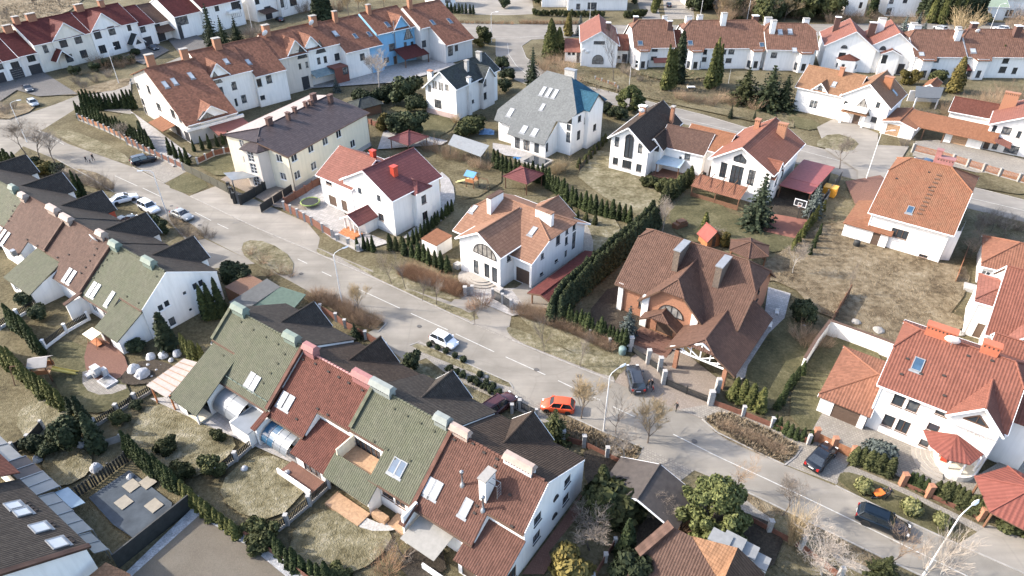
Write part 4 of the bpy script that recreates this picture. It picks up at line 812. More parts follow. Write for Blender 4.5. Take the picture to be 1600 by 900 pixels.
# linked white pair, left half
h = House('detached_house', 'white house with charcoal-brown gable roof and tall arched window, left half of the linked pair', 'house', 18.9, 120.11, -32, zE, GD)
h.block(0, 7.5, 0, 16, [(0, 6.9), (3.4, 9.3), (7.5, 6.0)], 'y', oe=.6, og=.6, roof=T_DARK2, wins={'F': [(222,372,1.6,4.6,'a'), (143,345,.9,2.0,''), (296,388,.9,2.0,''), (133,470,1.1,1.4,''), (208,492,1.9,1.6,''), (287,515,1.1,1.5,'')]}, key='m')
h.roof_face('low', [(8.0, 4.8, 5.5), (8.0, 15.5, 5.5), (11.5, 16.2, 2.8), (10, 8, 3.9)], T_DARK2)
h.block(7.5, 16.5, 5.2, 13, [(5.2, 5.0), (9.6, 7.4), (13, 5.2)], 'x', oe=.4, og=.2, roof=T_BROWN2, key='k', sides='FBR', wins={'F': [(606,442,1.1,1.2,''), (560,450,.5,.6,'')]})
h.block(5.4, 8.9, 3.2, 8, [(5.9, 5.6), (7.4, 6.9), (8.9, 5.3)], 'y', roof=T_DARK2, key='d', sides='FR', gut=False, wins={'F': [(406,385,.8,1.2,'a')]})
h.mono([(8.6, 1.8, 2.5), (13.2, 2.2, 2.5), (13.2, 5.1, 3.0), (8.6, 5.1, 3.0)], POLYB if False else plain('pale_blue_awning', (.42, .52, .58), .5), 'aw', [(8.8, 2.0), (13, 2.4)], .06); h.box(8, 14, 1.4, 5.2, 0, .25, PAVER, 'terrace')
h.chim(h.on(500,215,'mrR'), .6, .9, 3.2, BRICKR, CONC, 1.5); h.chim(Vector((2.0, 9.5, 8.2)), 1.2, .8, 1.8, BRICKR, TRIM_W, 1.5); h.dish(Vector((2.5, 7.5, 9.7)), .6, 190); h.dish(Vector((1.4, 9.2, 9.7)), .5, 175)
# right half
h = House('detached_house', 'white house with tall mullioned windows and rust-red gable roof, right half of the linked pair', 'house', 36.0, 111.0, -36.5, zE, GD)
h.block(0, 10.4, 0, 16, [(0, 6.7), (4.8, 9.8), (10.4, 6.6)], 'y', oe=.7, og=.7, roof=T_RUST, wins={'F': [(955,450,2.1,1.5,'at'), (842,530,1.2,2.9,'r'), (928,565,2.2,3.6,'r'), (1026,580,1.2,2.9,'r')], 'R': [(None,2.6,3.9,1.0,1.6,''), (None,8,3.2,1.0,2.0,''), (None,2.6,1.5,1,1.4,'')]}, key='m')
h.block(7.0, 10.9, .8, 4.4, [(.8, 5.6), (2.6, 7.6), (4.4, 5.6)], 'x', roof=T_RUST, key='d', sides='FR', gut=False, z0=0, wins={'R': [(None,1.8,3.9,1.0,1.6,''), (None,1.8,5.9,.7,.6,'aA')]})
h.block(-8.5, 0, 5.0, 13, [(5.0, 5.6), (9.4, 7.7), (13, 5.8)], 'x', oe=.4, og=.2, roof=T_ORANGE2, key='k', sides='FBL', wins={'F': [(690,555,.7,.6,''), (718,560,.7,.6,''), (752,592,.9,2.1,'d')]})
h.mono([(-1.6, -4.6, 2.2), (7.4, -4.6, 2.2), (7.4, -1.2, 3.2), (-1.6, -1.2, 3.2)], T_ORANGE, 'pg', [(-1.4, -4.4), (3, -4.4), (7.2, -4.4)], .08, 'pergola_roof', WOOD)
lt = MB()
for i in range(5): lt.beam((-1.4+i*2.15, -4.4, 3.1), (-1.4+i*2.15, 0, 3.4), .09, .14)
lt.box(-1.4, 7.2, -4.42, -4.38, 0, .9); part('pergola_frame', lt, WOOD, h.e); h.box(-4, -.2, 1.5, 4.6, 0, .5, PAVER, 'steps')
h.chim(h.on(1220,300,'mrR'), 1.6, .8, 2.2, BRICKR, BRICKR, 1.6); h.chim(Vector((2.8, 12.6, 8.2)), .9, .9, 2.0, BRICKR, BRICKR, 1.5)
h = House('garage', 'crimson sheet-roofed open garage beside the rust-red gabled house', 'garage', *row_at((36.0, 111.0), -36.5, 11.4, 4), -36.5, zE)
h.roof_face('r', [(-.2, 0, 2.7), (5.4, 0, 2.7), (5.6, 3.2, 3.05), (0, 3.2, 3.05)], plain('crimson_sheet', (.31, .09, .08), .6, .15)); h.roof_face('r2', [(0, 3.25, 3.08), (5.6, 3.25, 3.08), (5.9, 12.5, 3.2), (.2, 12.5, 3.2)], MATS['crimson_sheet'])
h.wall('B', (5.6, 12), (.2, 12), 0, 3.0); h.wall('R', (5.6, 5), (5.6, 12), 0, 2.9, mat=BLACKM); h.wall('i', (.1, 5.2), (5.5, 5.2), 0, 2.9, mat=BLACKM)  # black walls paint in the shade inside the open garage
for x in (0, 5.2): b = MB(); b.box(x-.1, x+.1, .2, .4, 0, 2.7); part('post', b, WOOD, h.e)
# crimson-roofed white house
h = House('detached_house', 'white house with crimson metal roof, twin brown garage doors and small columned porch', 'house', -33.23, 105.69, -38.3, zF, GD, frame=FRAME_B)
h.block(0, 8.5, 0, 10.8, [(0, 5.9), (5.4, 9.0), (10.8, 5.9)], 'x', oe=.5, og=.5, roof=T_REDC, key='w', sides='FBL', wins={'F': [(158,400,1.6,1.2,''), (190,540,2.0,2.0,'g'), (283,578,2.0,2.0,'g')]})
h.block(6.4, 18.2, -.02, 10.7, [(6.4, 6.9), (12.3, 10.1), (18.2, 6.9)], 'y', oe=.45, og=.4, roof=T_CRIMSON, key='g', sides='FBLR', wins={'F': [(388,467,1.0,1.3,'w'), (529,522,1.0,1.3,'w'), (547,660,1.3,1.3,'')], 'R': [(897,548,1.3,1.4,''), (836,608,1.4,1.4,''), (824,472,1.1,1.4,'')]})  # darker tiles than the wing: shade of the unlit slope put into colour
h.block(16.2, 19.2, 4.2, 7.6, [(4.2, 6.5), (5.9, 7.6), (7.6, 6.5)], 'x', (None, (6.5, 1.6)), .35, .4, T_CRIMSON, key='b', sides='FRB', gut=False, wins={'R': [(None, 1.7, 4.6, 1.1, 1.5, ''), (None, 1.7, 1.6, 1.2, 1.5, '')]})
h.block(10.2, 14.0, -4.0, 0, [(10.2, 2.6), (12.1, 3.7), (14, 2.6)], 'y', (None, None), .35, .4, T_CRIMSON, key='p', sides='', gut=False)
for x in (10.4, 11.6, 12.6, 13.8): b = MB(); b.lathe([(.2, 0), (.17, .2), (.15, 2.5), (.22, 2.6)], 10, 0, (x, -3.8, 0)); part('porch_column', b, WHITE, h.e, True)
h.box(12.4, 14, -2.6, 0, 0, 2.5, WHITE, 'porch_wall'); s_ = MB()
for i in range(4): s_.box(10.2, 13.9, -5.8+i*.45, -3.3, .12*i, .12*i+.12)
part('entrance_steps', s_, WOODO, h.e); b = MB(); b.box(-.05, 18.25, -.06, -.02, 0, .5); part('plinth', b, GREYR, h.e)
h.chim(Vector((7.6, 6.0, 8.6)), .9, .7, 1.4, RED_P, RED_P, 1.5, slot=False); h.chim(h.on(645,345,'grR'), .9, .9, 1.4, RED_P, RED_P, 1.0, slot=False)
# cream apartment house
h = House('apartment_house', 'cream three-storey house with grey-violet roof and row of small brick chimneys', 'house', -39.68, 110.16, 63.9, zG, GD, CREAM, TRIM_B, FRAME_W)
h.roof_face('mrB', [(23.8, 9.42, 9.21), (3.8, 9.42, 9.21), (-.4, 14.7, 8.5), (23.8, 14.7, 8.5)], plain('sunlit_roof_tone', (.40,.33,.29), .7)); h.block(0, 23.4, 0, 14.2, [(0, 7.2), (9.4, 9.2), (14.2, 8.6)], 'x', ((8.55, 4.2), None), .4, .4, T_GREYV, key='m', faces='FL', wins={'F': [(494,522,1.5,1.5,'w'), (517,645,1.5,1.5,'w'), (611,458,1.5,1.5,'w'), (632,582,1.5,1.5,'w'), (712,407,1.5,1.5,'w'), (807,357,1.5,1.5,'w'), (906,425,1.5,1.5,'w')], 'L': [(387,528,1.4,1.4,'w'), (416,655,1.4,1.4,'w'), (125,425,1.2,1.4,'w'), (190,500,1.6,1.6,'w'), (150,540,1.0,1.4,'w')]})  # rear slope coloured paler for the sunlight falling on it
tw = [(-1.9, 5.2), (-.02, 4.4), (-.02, 9.6), (-1.9, 8.8)]
for i, (a, b_) in enumerate(zip([tw[2], tw[3], tw[0]], [tw[3], tw[0], tw[1]])): h.wall('t%d' % i, a, b_, 0, 7.6, [(None, 1.8, z, 1.5, 2.0, 'wr') for z in (1.5, 4.0, 6.3)] if i == 1 else (), BEIGE)
ap = (1.2, 7.0, 9.0)
for i, (a, b_) in enumerate(zip([(0, 10), (-2.3, 9.1), (-2.3, 4.9)], [(-2.3, 9.1), (-2.3, 4.9), (0, 4.0)])): h.roof_face('tr%d' % i, [a+(7.55,), b_+(7.55,), ap], T_GREYV)
BCH = plain('dark_chimney_brick', (.13, .07, .055), .9, .3, 6)
for x, y, sx, hh in ((322,290,1.2,1.2), (455,255,.6,1.3), (500,203,.6,.9), (577,165,.6,.9), (612,150,.6,.8), (632,118,1.2,1.2), (752,135,1.0,1.5)): h.chim(h.on(x, y, 'mrF'), sx, .7, hh, BCH, BCH, 1.0, slot=False)
h.mono([(-5.2, 9.5, 2.6), (-1.9, 6.2, 2.6), (-1.9, 10, 2.9), (-4, 12.6, 2.9)], POLYG, 'can', [(-5, 9.6)], .05, postm=METAL)
b = MB(); b.box(-.08, 23.45, -.07, -.02, 0, .9); part('plinth', b, STONEW, h.e)
# grey shingle house with blue hip
h = House('detached_house', 'white house under a huge pale grey shingle roof with bright blue right hip', 'house', 6.31, 125.06, -37, zIJ, GD, WHITE, TRIM_D)
sl = .72; PL = (Vector((0, -.9, 3.1)), Vector((0, -sl, 1)).normalized())
on = lambda x, y: hit(*h.ray(x, y), PL)
V = {k: on(*p) for k, p in dict(a=(595,572), b=(705,612), c=(685,672), d=(948,750), e=(1032,580), f=(1105,594), g=(1176,530), t=(1140,270), s=(965,225), l=(620,498)).items()}
h.roof_face('rF', [V[k] for k in 'abcdefgtsl'], T_GREYB)
T_, S_, Gp = V['t'], V['s'], V['g']; yr = T_.y
rb = Vector((Gp.x+.6, 2*yr-Gp.y-2, Gp.z)); h.roof_face('rR', [Gp, rb, T_], T_BLUES); h.roof_face('rB', [rb, Vector((V['l'].x, 2*yr-V['l'].y, V['l'].z)), S_, T_], T_GREYB); h.roof_face('rL', [V['l'], S_, Vector((V['l'].x, 2*yr-V['l'].y, V['l'].z))], T_GREYB)
xw, yw = Gp.x-.5, Gp.y+.7
h.wall('F', (V['a'].x+.5, V['a'].y+.8), (V['b'].x+.3, V['a'].y+.8), 0, V['a'].z); h.wall('P', (V['c'].x+.5, 0), (.4, 0), 0, 3.2, [(758,735,1.3,2.4,''), (822,750,1.6,2.4,'b'), (893,770,1.2,2.2,'')]); h.wall('Pr', (.4, 0), (.4, V['e'].y+.4), 0, [(0, 3.2), (V['e'].y+.4, V['e'].z-.1)], [(966,765,.8,1.8,'')])
h.wall('F2', (.4, V['e'].y+.3), (V['g'].x+.1, V['e'].y+.3), 0, V['e'].z-.05, [(1133,590,1.0,1.2,''), (1130,700,1.0,2.2,'')]); h.wall('R', (V['g'].x+.1, V['e'].y+.3), (rb.x-.4, rb.y-1), 0, V['g'].z-.2, [(1195,565,1.2,1.3,''), (1188,682,1.2,2.0,''), (1235,575,.9,1.3,''), (1238,455,.9,1.2,'')])
h.block(V['g'].x-4, V['g'].x+1.0, V['g'].y+3, V['g'].y+8.5, [(V['g'].y+3, V['g'].z+.4), (V['g'].y+5.8, V['g'].z+2.6), (V['g'].y+8.5, V['g'].z+.4)], 'x', roof=T_BLUES, key='d', sides='FR', gut=False, z0=0, wins={'R': [(None, 2.7, 3.8, 1.2, 1.4, '')]})
h.sky('rF', [(938,370,.9,2.0), (980,380,.9,2.0), (1023,390,.9,2.0), (935,482,.8,1.4), (710,520,1.2,1.8), (805,640,1.3,1.6), (880,660,1.3,1.6)], SKYGLASS); h.chim(Vector((T_.x-.6, yr+.5, T_.z-.6)), 2.4, 1.0, 1.8, STONEW, LEAD, 1.5, slot=False)
h.box(-3.2, 2.6, -4.6, -.2, 0, .35, CONC, 'pool_terrace'); b = MB(); b.face([(-2.0, -4.2, .36), (2.2, -4.2, .36), (2.2, -.8, .36), (-2.0, -.8, .36)]); part('pool_water', b, GLASS, h.e); h.box(-4.8, -3.3, -3.8, -.6, 0, .2, plain('blue_tarp', (.06, .20, .42), .6), 'blue_mat')
# slate-roofed white house
h = House('detached_house', 'white house with black slate roof, glazed gable balcony and three pale chimneys', 'house', -19.6, 150.2, -33, zIJ, GD)
h.block(0, 8.6, 0, 16.3, [(0, 6.5), (4.7, 10.5), (8.6, 7.7)], 'y', oe=.6, og=.5, roof=T_SLATE, key='m', wins={'F': [(137,315,1.1,1.8,'wc'), (175,325,1.4,2.0,'wc'), (220,340,1.4,2.0,'wc'), (262,348,1.1,1.6,'wc'), (200,462,2.0,2.0,'')], 'R': [(437,447,1.8,.8,''), (570,368,.7,.7,'')]})
h.block(4.5, 9.6, 9.0, 13.6, [(9.0, 6.9), (11.3, 9.4), (13.6, 6.9)], 'x', roof=T_SLATE, key='d', sides='FRB', gut=False, z0=0, wall=PINKR if False else PALEBEIGE, wins={'R': [(528,292,1.2,1.6,''), (530,405,1.2,1.6,'')]})
h.chim(Vector((-.8, 3.0, 6.6)), 1.2, .8, 2.2, WHITE, BRICKR, 6); h.chim(Vector((6.6, 7.0, 8.9)), .8, .8, 2.4, STONEW, CONC, 1.5); h.chim(Vector((5.6, 13.2, 9.6)), 1.2, .8, 2.0, STONEW, CONC, 1.5); h.chim(Vector((8.9, 4.5, 5.0)), .7, .9, 3.6, WHITE, CONC, 5, slot=False); h.sky('mrR', [(420,278,.7,1.0)]); b = MB(); b.box(-.06, 8.66, -.06, 0, 0, 1.3); part('plinth', b, PINKR, h.e)
# tan house upper right
h = House('detached_house', 'white house with tan clay roof, glazed gable balcony and low garage wing, upper right', 'house', 65.78, 152.47, -40, zKN, GD)
h.block(0, 12, 0, 11, [(0, 5.7), (5.5, 9.0), (11, 5.7)], 'x', oe=.5, og=.5, roof=T_TAN, key='m', sides='FBL', wins={'F': [(215,308,1.8,1.9,'w')]})
h.block(10.2, 20, -.6, 11, [(10.2, 6.2), (15, 9.4), (20, 5.6)], 'y', oe=.5, og=.5, roof=T_TAN, key='g', sides='FBLR', wins={'F': [(535,320,4.2,3.4,'aTtc'), (640,312,.8,1.2,''), (425,308,.8,1.5,''), (612,408,1.2,1.2,''), (485,435,1.4,2.4,'d')]})
h.block(3.6, 6.4, -.2, 4, [(3.6, 6.0), (5.0, 7.4), (6.4, 6.0)], 'y', roof=T_TAN, key='d', sides='FLR', gut=False, z0=5.2, wins={'F': [(None, 1.4, 6.1, 1.0, 1.1, '')]})
h.roof_face('por', [(11.0, -2.2, 2.9), (16.4, -2.2, 2.9), (16.4, -.5, 3.3), (11, -.5, 3.3)], T_TAN); b = MB(); b.box(11.2, 16.2, -2.1, -.6, 3.35, 4.2); part('balcony_parapet', b, WHITE, h.e)
for x in (11.4, 16.0): b = MB(); b.box(x-.2, x+.2, -2.1, -1.7, 0, 2.9); part('porch_column', b, WHITE, h.e)
h.sky('mrF', [(352,175,.9,1.2)]); h.sky('grR', [(748,228,.9,1.3)], SKYDARK); h.chim(h.on(395,115,'mrF'), 1.0, .7, 1.6, BRICKR, BRICKR, 1.2, slot=False); h.chim(h.on(700,185,'grR'), 1.8, 1.0, 1.9, plain('orange_chimney_cladding', (.42, .17, .08), .8), BRICKR, 1.5, slot=False)
h.block(20, 26.2, -2, 7.5, [(20, 2.9), (23, 3.6), (26.2, 2.7)], 'y', oe=.4, og=.5, roof=T_ORANGE2, key='ga', sides='FBLR', wins={'F': [(727,500,2.6,2.2,'gl')]})
# big house at the right edge with carport
h = House('detached_house', 'white gabled house at the right edge with long orange-tiled carport roof', 'house', *G(1533, 232)[:2], -36, zKN, GD, frame=FRAME_D)
h.block(0, 16, 0, 12, [(0, 5.6), (6.0, 8.6), (16, 4.5)], 'y', oe=.5, og=.7, roof=T_REDC, key='g', sides='FBLR', wins={'F': [(1405,467,.7,1.3,''), (1485,482,1.6,1.5,''), (1567,506,.7,1.4,''), (1410,583,.9,1.2,''), (1518,603,2.4,1.6,''), (1320,595,1.0,1.9,'d')]})
h.block(-8, 6, 7.5, 13, [(7.5, 4.4), (10.2, 6.4), (13, 4.4)], 'x', roof=T_RED2, key='b', sides='FBL')
h.roof_face('cp', [(-15.5, -2.4, 2.6), (2, -3.0, 2.6), (2, 1.5, 4.4), (-14.5, 2.6, 4.4)], T_ORANGE2); h.wall('cw', (-7, -1.2), (-.2, -1.2), 0, 2.5, [(1155,588,2.8,2.1,'gl')])
for x in (-15.2, -11, -7.2): b = MB(); b.box(x-.1, x+.1, -2.3, -2.1, 0, 2.6); part('post', b, WOOD, h.e)
h.roof_face('pt', [(1.6, -3.6, 3.2), (4.6, -3.6, 2.4), (4.6, 0, 2.4), (1.6, 0, 3.2)], T_REDC); h.chim(Vector((1.5, 9.2, 7.2)), 2.6, 1.0, 2.2, RED_P if False else BRICKR, BRICKR, 1.5)
# orange-roofed house right of centre
h = House('detached_house', 'white house with broad orange clay roof, step tiles to the ridge and pinkish-red chimney', 'house', 54.21, 94.58, -36.9, zL, GD, frame=FRAME_B)
h.block(3.0, 14.0, 0, 20, [(0, 5.7), (10.4, 11.2), (20, 6.0)], 'x', ((9.6, 2.2), (9.4, 4.0)), .6, .5, T_ORANGE2 if False else tile('weathered_orange_tiles', (.36, .158, .092), 'pan', .2, (.33, .20, .12)), key='m', wins={'F': [(395,470,2.4,1.5,''), (532,607,1.2,.5,'')], 'R': [(None,9,4.2,1.2,1.2,''), (None,9,1.6,1.2,1.4,'')]})
h.wall('xf', (-.2, -.4), (6.4, -.4), 0, 2.7, [(255,497,1.1,2.2,'d')]); h.wall('xl', (-.2, 8.5), (-.2, -.4), 0, 2.7); h.roof_face('x', [(-.5, -.8, 2.6), (6.8, -.8, 2.6), (6.8, 1.2, 3.8), (3, 1.2, 3.8), (3, 8.8, 3.8), (-.5, 8.8, 2.6)], MATS['weathered_orange_tiles'])
h.sky('mrF', [(458,330,.9,1.2)], SKYDARK); h.chim(Vector((9.4, 11.0, 10.4)), 2.4, 1.2, 1.8, T_PINK, T_PINK, 1.5); h.chim(Vector((8.2, 11.2, 10.6)), .8, .8, 2.6, T_PINK, T_PINK, 1.5, slot=False)
st = MB()
for i in range(11): st.box(-.35, .35, -.12, .12, 0, .12, M=h.onroof(0, h.on(625-i*11.2, 128+i*22.5, 'mrF'), 'mrF'))
part('roof_step', st, TRIM_B, h.e); h.vents('mrF', [(378,147), (568,110), (570,200)])
h.wall('bay', (13.2, .9), (15.2, 2.0), 0, 5.2); h.wall('bay2', (15.2, 2.0), (15.2, 6.5), 0, 5.2, [(None, 1.8, 1.5, 1.4, 1.6, ''), (None, 1.8, 4.3, 1.4, .9, '')])
# orange-red house lower right
h = House('detached_house', 'white house with ribbed orange-red roof, half-round entrance steps and red awning roof, lower right', 'house', 39.5, 52.54, -36.7, zM, GD, frame=FRAME_B)
h.block(0, 11.2, 0, 13, [(0, 6.9), (6.4, 10.5), (13, 6.9)], 'x', ((9.0, 1.7), (9.2, 1.4)), .5, .4, tile('orange_red_pantiles', (.345, .14, .098), 'pan', .14, None, .3), key='m', wins={'F': [(430,470,1.1,1.5,''), (503,498,1.1,1.5,''), (650,527,1.1,1.0,''), (380,572,1.1,1.6,''), (452,600,1.2,1.7,''), (605,606,1.1,1.0,''), (560,684,.9,.9,'')], 'R': [(None,2.4,4.8,1.0,1.6,''), (None,2.4,1.6,1.2,2.4,''), (None,8,4.8,1.0,1.6,'')]})
OR = MATS['orange_red_pantiles']
h.block(6.6, 11.0, -.65, 5, [(6.6, 6.9), (8.9, 9.1), (11.0, 6.9)], 'y', oe=.35, og=.4, roof=OR, key='d', sides='FLR', gut=False, z0=5.6, wins={'F': [(None,2.2,7.25,2.2,1.05,'aTt')]})
h.block(-5, -.02, -.8, 9.4, [(-.8, 2.7), (4.3, 4.4), (9.4, 2.7)], 'x', ((2.7, 4.6), None), .35, .3, T_ORANGE, key='ga', sides='FBL', gut=False, wins={'F': [(168,525,2.8,2.2,'g')]})
h.block(8.6, 11.4, 12.0, 16, [(12.0, 6.9), (13.8, 8.6), (16, 6.9)], 'x', roof=OR, key='r', sides='', gut=False); h.block(11.2, 14.5, 3, 12, [(3, 6.4), (7.5, 8.6), (12, 6.4)], 'x', (None, (6.4, 3.0)), roof=OR, key='rr', sides='FBR', gut=False)
h.chim(Vector((3.2, 6.5, 10.0)), 2.8, .9, 1.5, ORANGE if False else plain('orange_brick_chimney', (.50, .15, .08), .85), MATS['orange_brick_chimney'], 1.2); h.chim(Vector((7.8, 6.6, 10.0)), 1.6, .9, 1.5, MATS['orange_brick_chimney'], MATS['orange_brick_chimney'], 1.2); h.dish(Vector((4.4, 5.7, 10.8)), .75, 180); h.sky('mrF', [(528,288,1.0,1.4)], SKYDARK); h.vents('mrF', [(475,260), (445,337), (658,345), (543,335), (660,445), (780,245), (900,270)])
cx, cy = 9.0, -2.0; ap = Vector((8.0, -.2, 4.1)); ring = [Vector(q+(2.9,)) for q in ((5.2, -.05), (6.2, -2.1), (7.9, -3.1), (9.9, -2.4), (10.8, -.05))]
for i, (a, b_) in enumerate(zip(ring, ring[1:])): h.roof_face('pr%d' % i, [a, b_, ap], OR if False else tile('salmon_ribbed_metal', (.37, .13, .10), 'pan', .08, None, .42), 'awning_roof', .1)
b = MB(); b.prism([(cx+2.1*math.cos(R(a)), -.05+2.6*math.sin(R(a))) for a in range(180, 361, 15)], 0, .9); part('terrace_base', b, WHITE, h.e, False); b = MB(); b.prism([(cx+1.95*math.cos(R(a)), -.06+2.4*math.sin(R(a))) for a in range(180, 361, 15)], .902, .92); part('terrace_floor', b, CREAM, h.e)
for a in (200, 250, 290, 340): b = MB(); b.lathe([(.12, .9), (.1, 2.95)], 8, 0, (cx+1.75*math.cos(R(a)), 2.15*math.sin(R(a)), 0)); part('awning_column', b, WHITE, h.e, True)
b = MB(); b.box(cx-1.4, cx-.8, -1.3, -.8, .92, 1.5); part('red_armchair', b, RED_P, h.e)
st = MB(); c0 = (8.0, -.1)
for i in range(6): r = 3.5-i*.42; st = MB(); st.prism([(c0[0]+r*math.cos(R(a)), c0[1]+r*1.15*math.sin(R(a))) for a in range(182, 285, 8)] + [c0], .12*i+.02, .12*(i+1)+.02); part('entrance_step', st, plain('worn_step_stone', (.40, .36, .31), .9), h.e)
PRINT = plain('faded_wall_print', (.62, .52, .42), .9)
sg = MB(); rng = random.Random(5); p_ = lambda x, y: h.on(x, y, 'mF')
for (x0, y0), n in (((808, 585), 7), ((780, 628), 7)):                # two rows of faint, worn-off characters
    for i in range(n):
        q = p_(x0+i*15, y0+i*6.3)
        for k in range(3): a = rng.uniform(-.15, .1); z = rng.uniform(-.2, .12); (sg.box(q.x+a, q.x+a+.05, -.012, -.004, q.z-.2, q.z+.2) if k else sg.box(q.x-.15, q.x+.12, -.013, -.004, q.z+z, q.z+z+.06))
part('worn_lettering', sg, PRINT, h.e)
# ------------------------------------------------------------------ long russet row upper left
zRC, zC2, zRD, zD2, zE1, zE2, zE3, zRE, zLB, zBH, zT = (190,60,4.5), (460,0,5.333), (0,0,5.625), (200,0,5.714), (860,0,5.926), (1100,0,5.926), (1340,0,6.154), (1500,370,4.74), (0,680,4.09), (940,690,4.286), (700,0,6.154)
OC, AC = (-66.92, 131.95), 45.2
GC = 'russet-roofed terraced houses of the long upper row'
YR, ZR = 18.5, 13.2
zc = lambda y, k=0: 12.6-(15-y)*.533 if k else 13.2-(18.5-y)*.56
YO = {21.0: 1, 28.8: 2, 37.2: 3, 46.8: 3.2, 58.2: 2.4}       # the row bends slightly back in its middle
def cunit(x0, W, label, zm, yf, wallm, wins, gables=(), dz=0., frame=FRAME_D, L=False, Rr=False, lw=(), rw=(), first=0):
    yo = YO.get(x0, 0)
    YR, ZR = (15, 12.6) if first else (18.5, 13.2)
    X, Y = row_at(OC, AC, x0, yo); h = House('terraced_house', label, 'house', X, Y, AC, zm, GC, wallm, TRIM_W, frame)
    z = lambda y: zc(y, first)+dz
    ys = yf if isinstance(yf, list) else [(0, yf), (W, yf)]
    h.roof_face('rF', [(W+(.5 if Rr else 0), YR, ZR+dz), (-(.5 if L else 0), YR, ZR+dz)] + [(x - (.5 if L and x == 0 else 0) + (.5 if Rr and x == W else 0), y-.6, z(y-.6)) for x, y in ys], T_ROWC)
    h.roof_face('rB', [(0-(.5 if L else 0), YR, ZR+dz), (W+(.5 if Rr else 0), YR, ZR+dz), (W+(.5 if Rr else 0), 25.6, 9.0+dz), (0-(.5 if L else 0), 25.6, 9.0+dz)], T_ROWC)
    for i, (a, b) in enumerate(zip(ys, ys[1:])):
        if abs(a[0]-b[0]) < .2 and abs(a[1]-b[1]) < .2: continue
        a2, b2 = a, b
        pf = [(0, z(a[1])-.15), ((Vector(a)-Vector(b)).length, z(b[1])-.15)]
        h.wall('f%d' % i, a2, b2, 0, pf, wins.get('f%d' % i, ()))
    h.wall('B', (W, 25), (0, 25), 0, 9.1+dz)
    y0, y1 = ys[0][1], ys[-1][1]
    h.wall('L', (.0, 25), (.0, y0), 0, [(0, 9.1+dz), (25-YR, ZR+dz-.15), (25-y0, z(y0)-.15)], lw); h.wall('R', (W, y1), (W, 25), 0, [(0, z(y1)-.15), (YR-y1, ZR+dz-.15), (25-y1, 9.1+dz)], rw)
    for gx, gy, hw, zb, zt, wm, gw in gables:
        h.block(gx-hw, gx+hw, gy-.05, gy+6, [(gx-hw, zb), (gx, zt), (gx+hw, zb)], 'y', oe=.25, og=.35, roof=T_ROWC, wall=wm, key='g%d' % int(gx*10), sides='FLR', gut=False, z0=min(zb-2.5, 7), wins={'F': gw})
    rc = MB(); rc.tube([(0, YR, ZR+dz+.03), (W, YR, ZR+dz+.03)], .14, 6); part('ridge_cap', rc, T_ROWC, h.e)
    g = MB()
    for a, b in zip(ys, ys[1:]):
        if abs(a[1]-b[1]) < .1: g.box(min(a[0], b[0]), max(a[0], b[0]), a[1]-.78, a[1]-.62, z(a[1]-.6)-.2, z(a[1]-.6)-.06)
    part('gutter', g, TRIM_W, h.e); return h
h = cunit(0, 10.8, 'grey-beige gable end house of the russet row with balcony band and red awning below', zRC, 0, stucco('putty_render', (.50,.47,.43)), {'f0': []}, [(5.6, .0, 2.8, 5.0, 7.0, WHITE, [(585,540,4.2,1.8,'aTtc')])], L=True, first=1,
    lw=[(105,330,1.5,1.5,''), (190,360,1.5,1.8,''), (125,430,1.5,1.6,''), (262,483,2.2,1.7,''), (362,533,2.0,2.0,''), (412,572,1.4,1.2,''), (160,540,1.3,1.7,''), (293,598,2.2,2.2,'dk'), (410,685,2.6,2.6,'d'), (470,715,2.4,2.4,'dk')])
h.sky('rF', [(307,325,.9,1.8), (370,303,.9,1.8), (488,262,.9,1.8)]); h.chim(Vector((1.6, 15.6, 12.0)), 1.6, 1.1, 3.0, BRICKR, CONC, 2, pots=0, slot=False); h.chim(Vector((8.8, 15.4, 12.0)), 1.5, 1.1, 2.8, BRICKR, CONC, 2, slot=False)
b = MB(); b.box(-.5, 0, -.3, 16, 2.9, 3.5); b.box(-.5, 12, -.5, 0, 2.9, 3.5); part('balcony_band', b, WHITE, h.e); h.roof_face('aw', [(4.0, -4.6, 2.2), (11.5, -4.6, 2.2), (11.5, -.6, 2.9), (4, -.6, 2.9)], T_MAROON if False else plain('brick_red_awning', (.30, .10, .07), .8), 'awning'); h.roof_face('pl', [(-3.4, 5.5, 2.2), (-3.4, 13, 2.2), (-.5, 13, 2.8), (-.5, 5.5, 2.8)], T_ORANGE2, 'side_canopy')
h = cunit(10.8, 10.2, 'white facade house of the russet row with triangular attic window', zRC, 11, WHITE, {'f0': [(790,333,1.2,1.8,''), (860,425,1.2,1.8,''), (806,450,.6,1.8,''), (655,385,.8,1.8,''), (702,365,.8,1.8,''), (722,490,1.4,2.4,'d')]}, [(2.5, 11.0, 2.4, 9.0, 11.8, WHITE, [(660,275,2.6,2.6,'aTtc')])]); h.chim(Vector((6.6, 17.9, 12.6)), 1.6, 1.2, 2.4, BRICKR, CONC, 2, slot=False); h.sky('rF', [(735,160,1.0,1.4)])
h = cunit(21.0, 7.8, 'narrow white and beige house of the russet row with lower ground porch', zRC, 9.0, WHITE, {'f0': [(967,312,1.2,1.8,''), (1036,287,1.4,1.8,''), (992,416,1.2,1.0,'')]}, dz=-.2); h.sky('rF', [(890,165,1.0,1.4)])
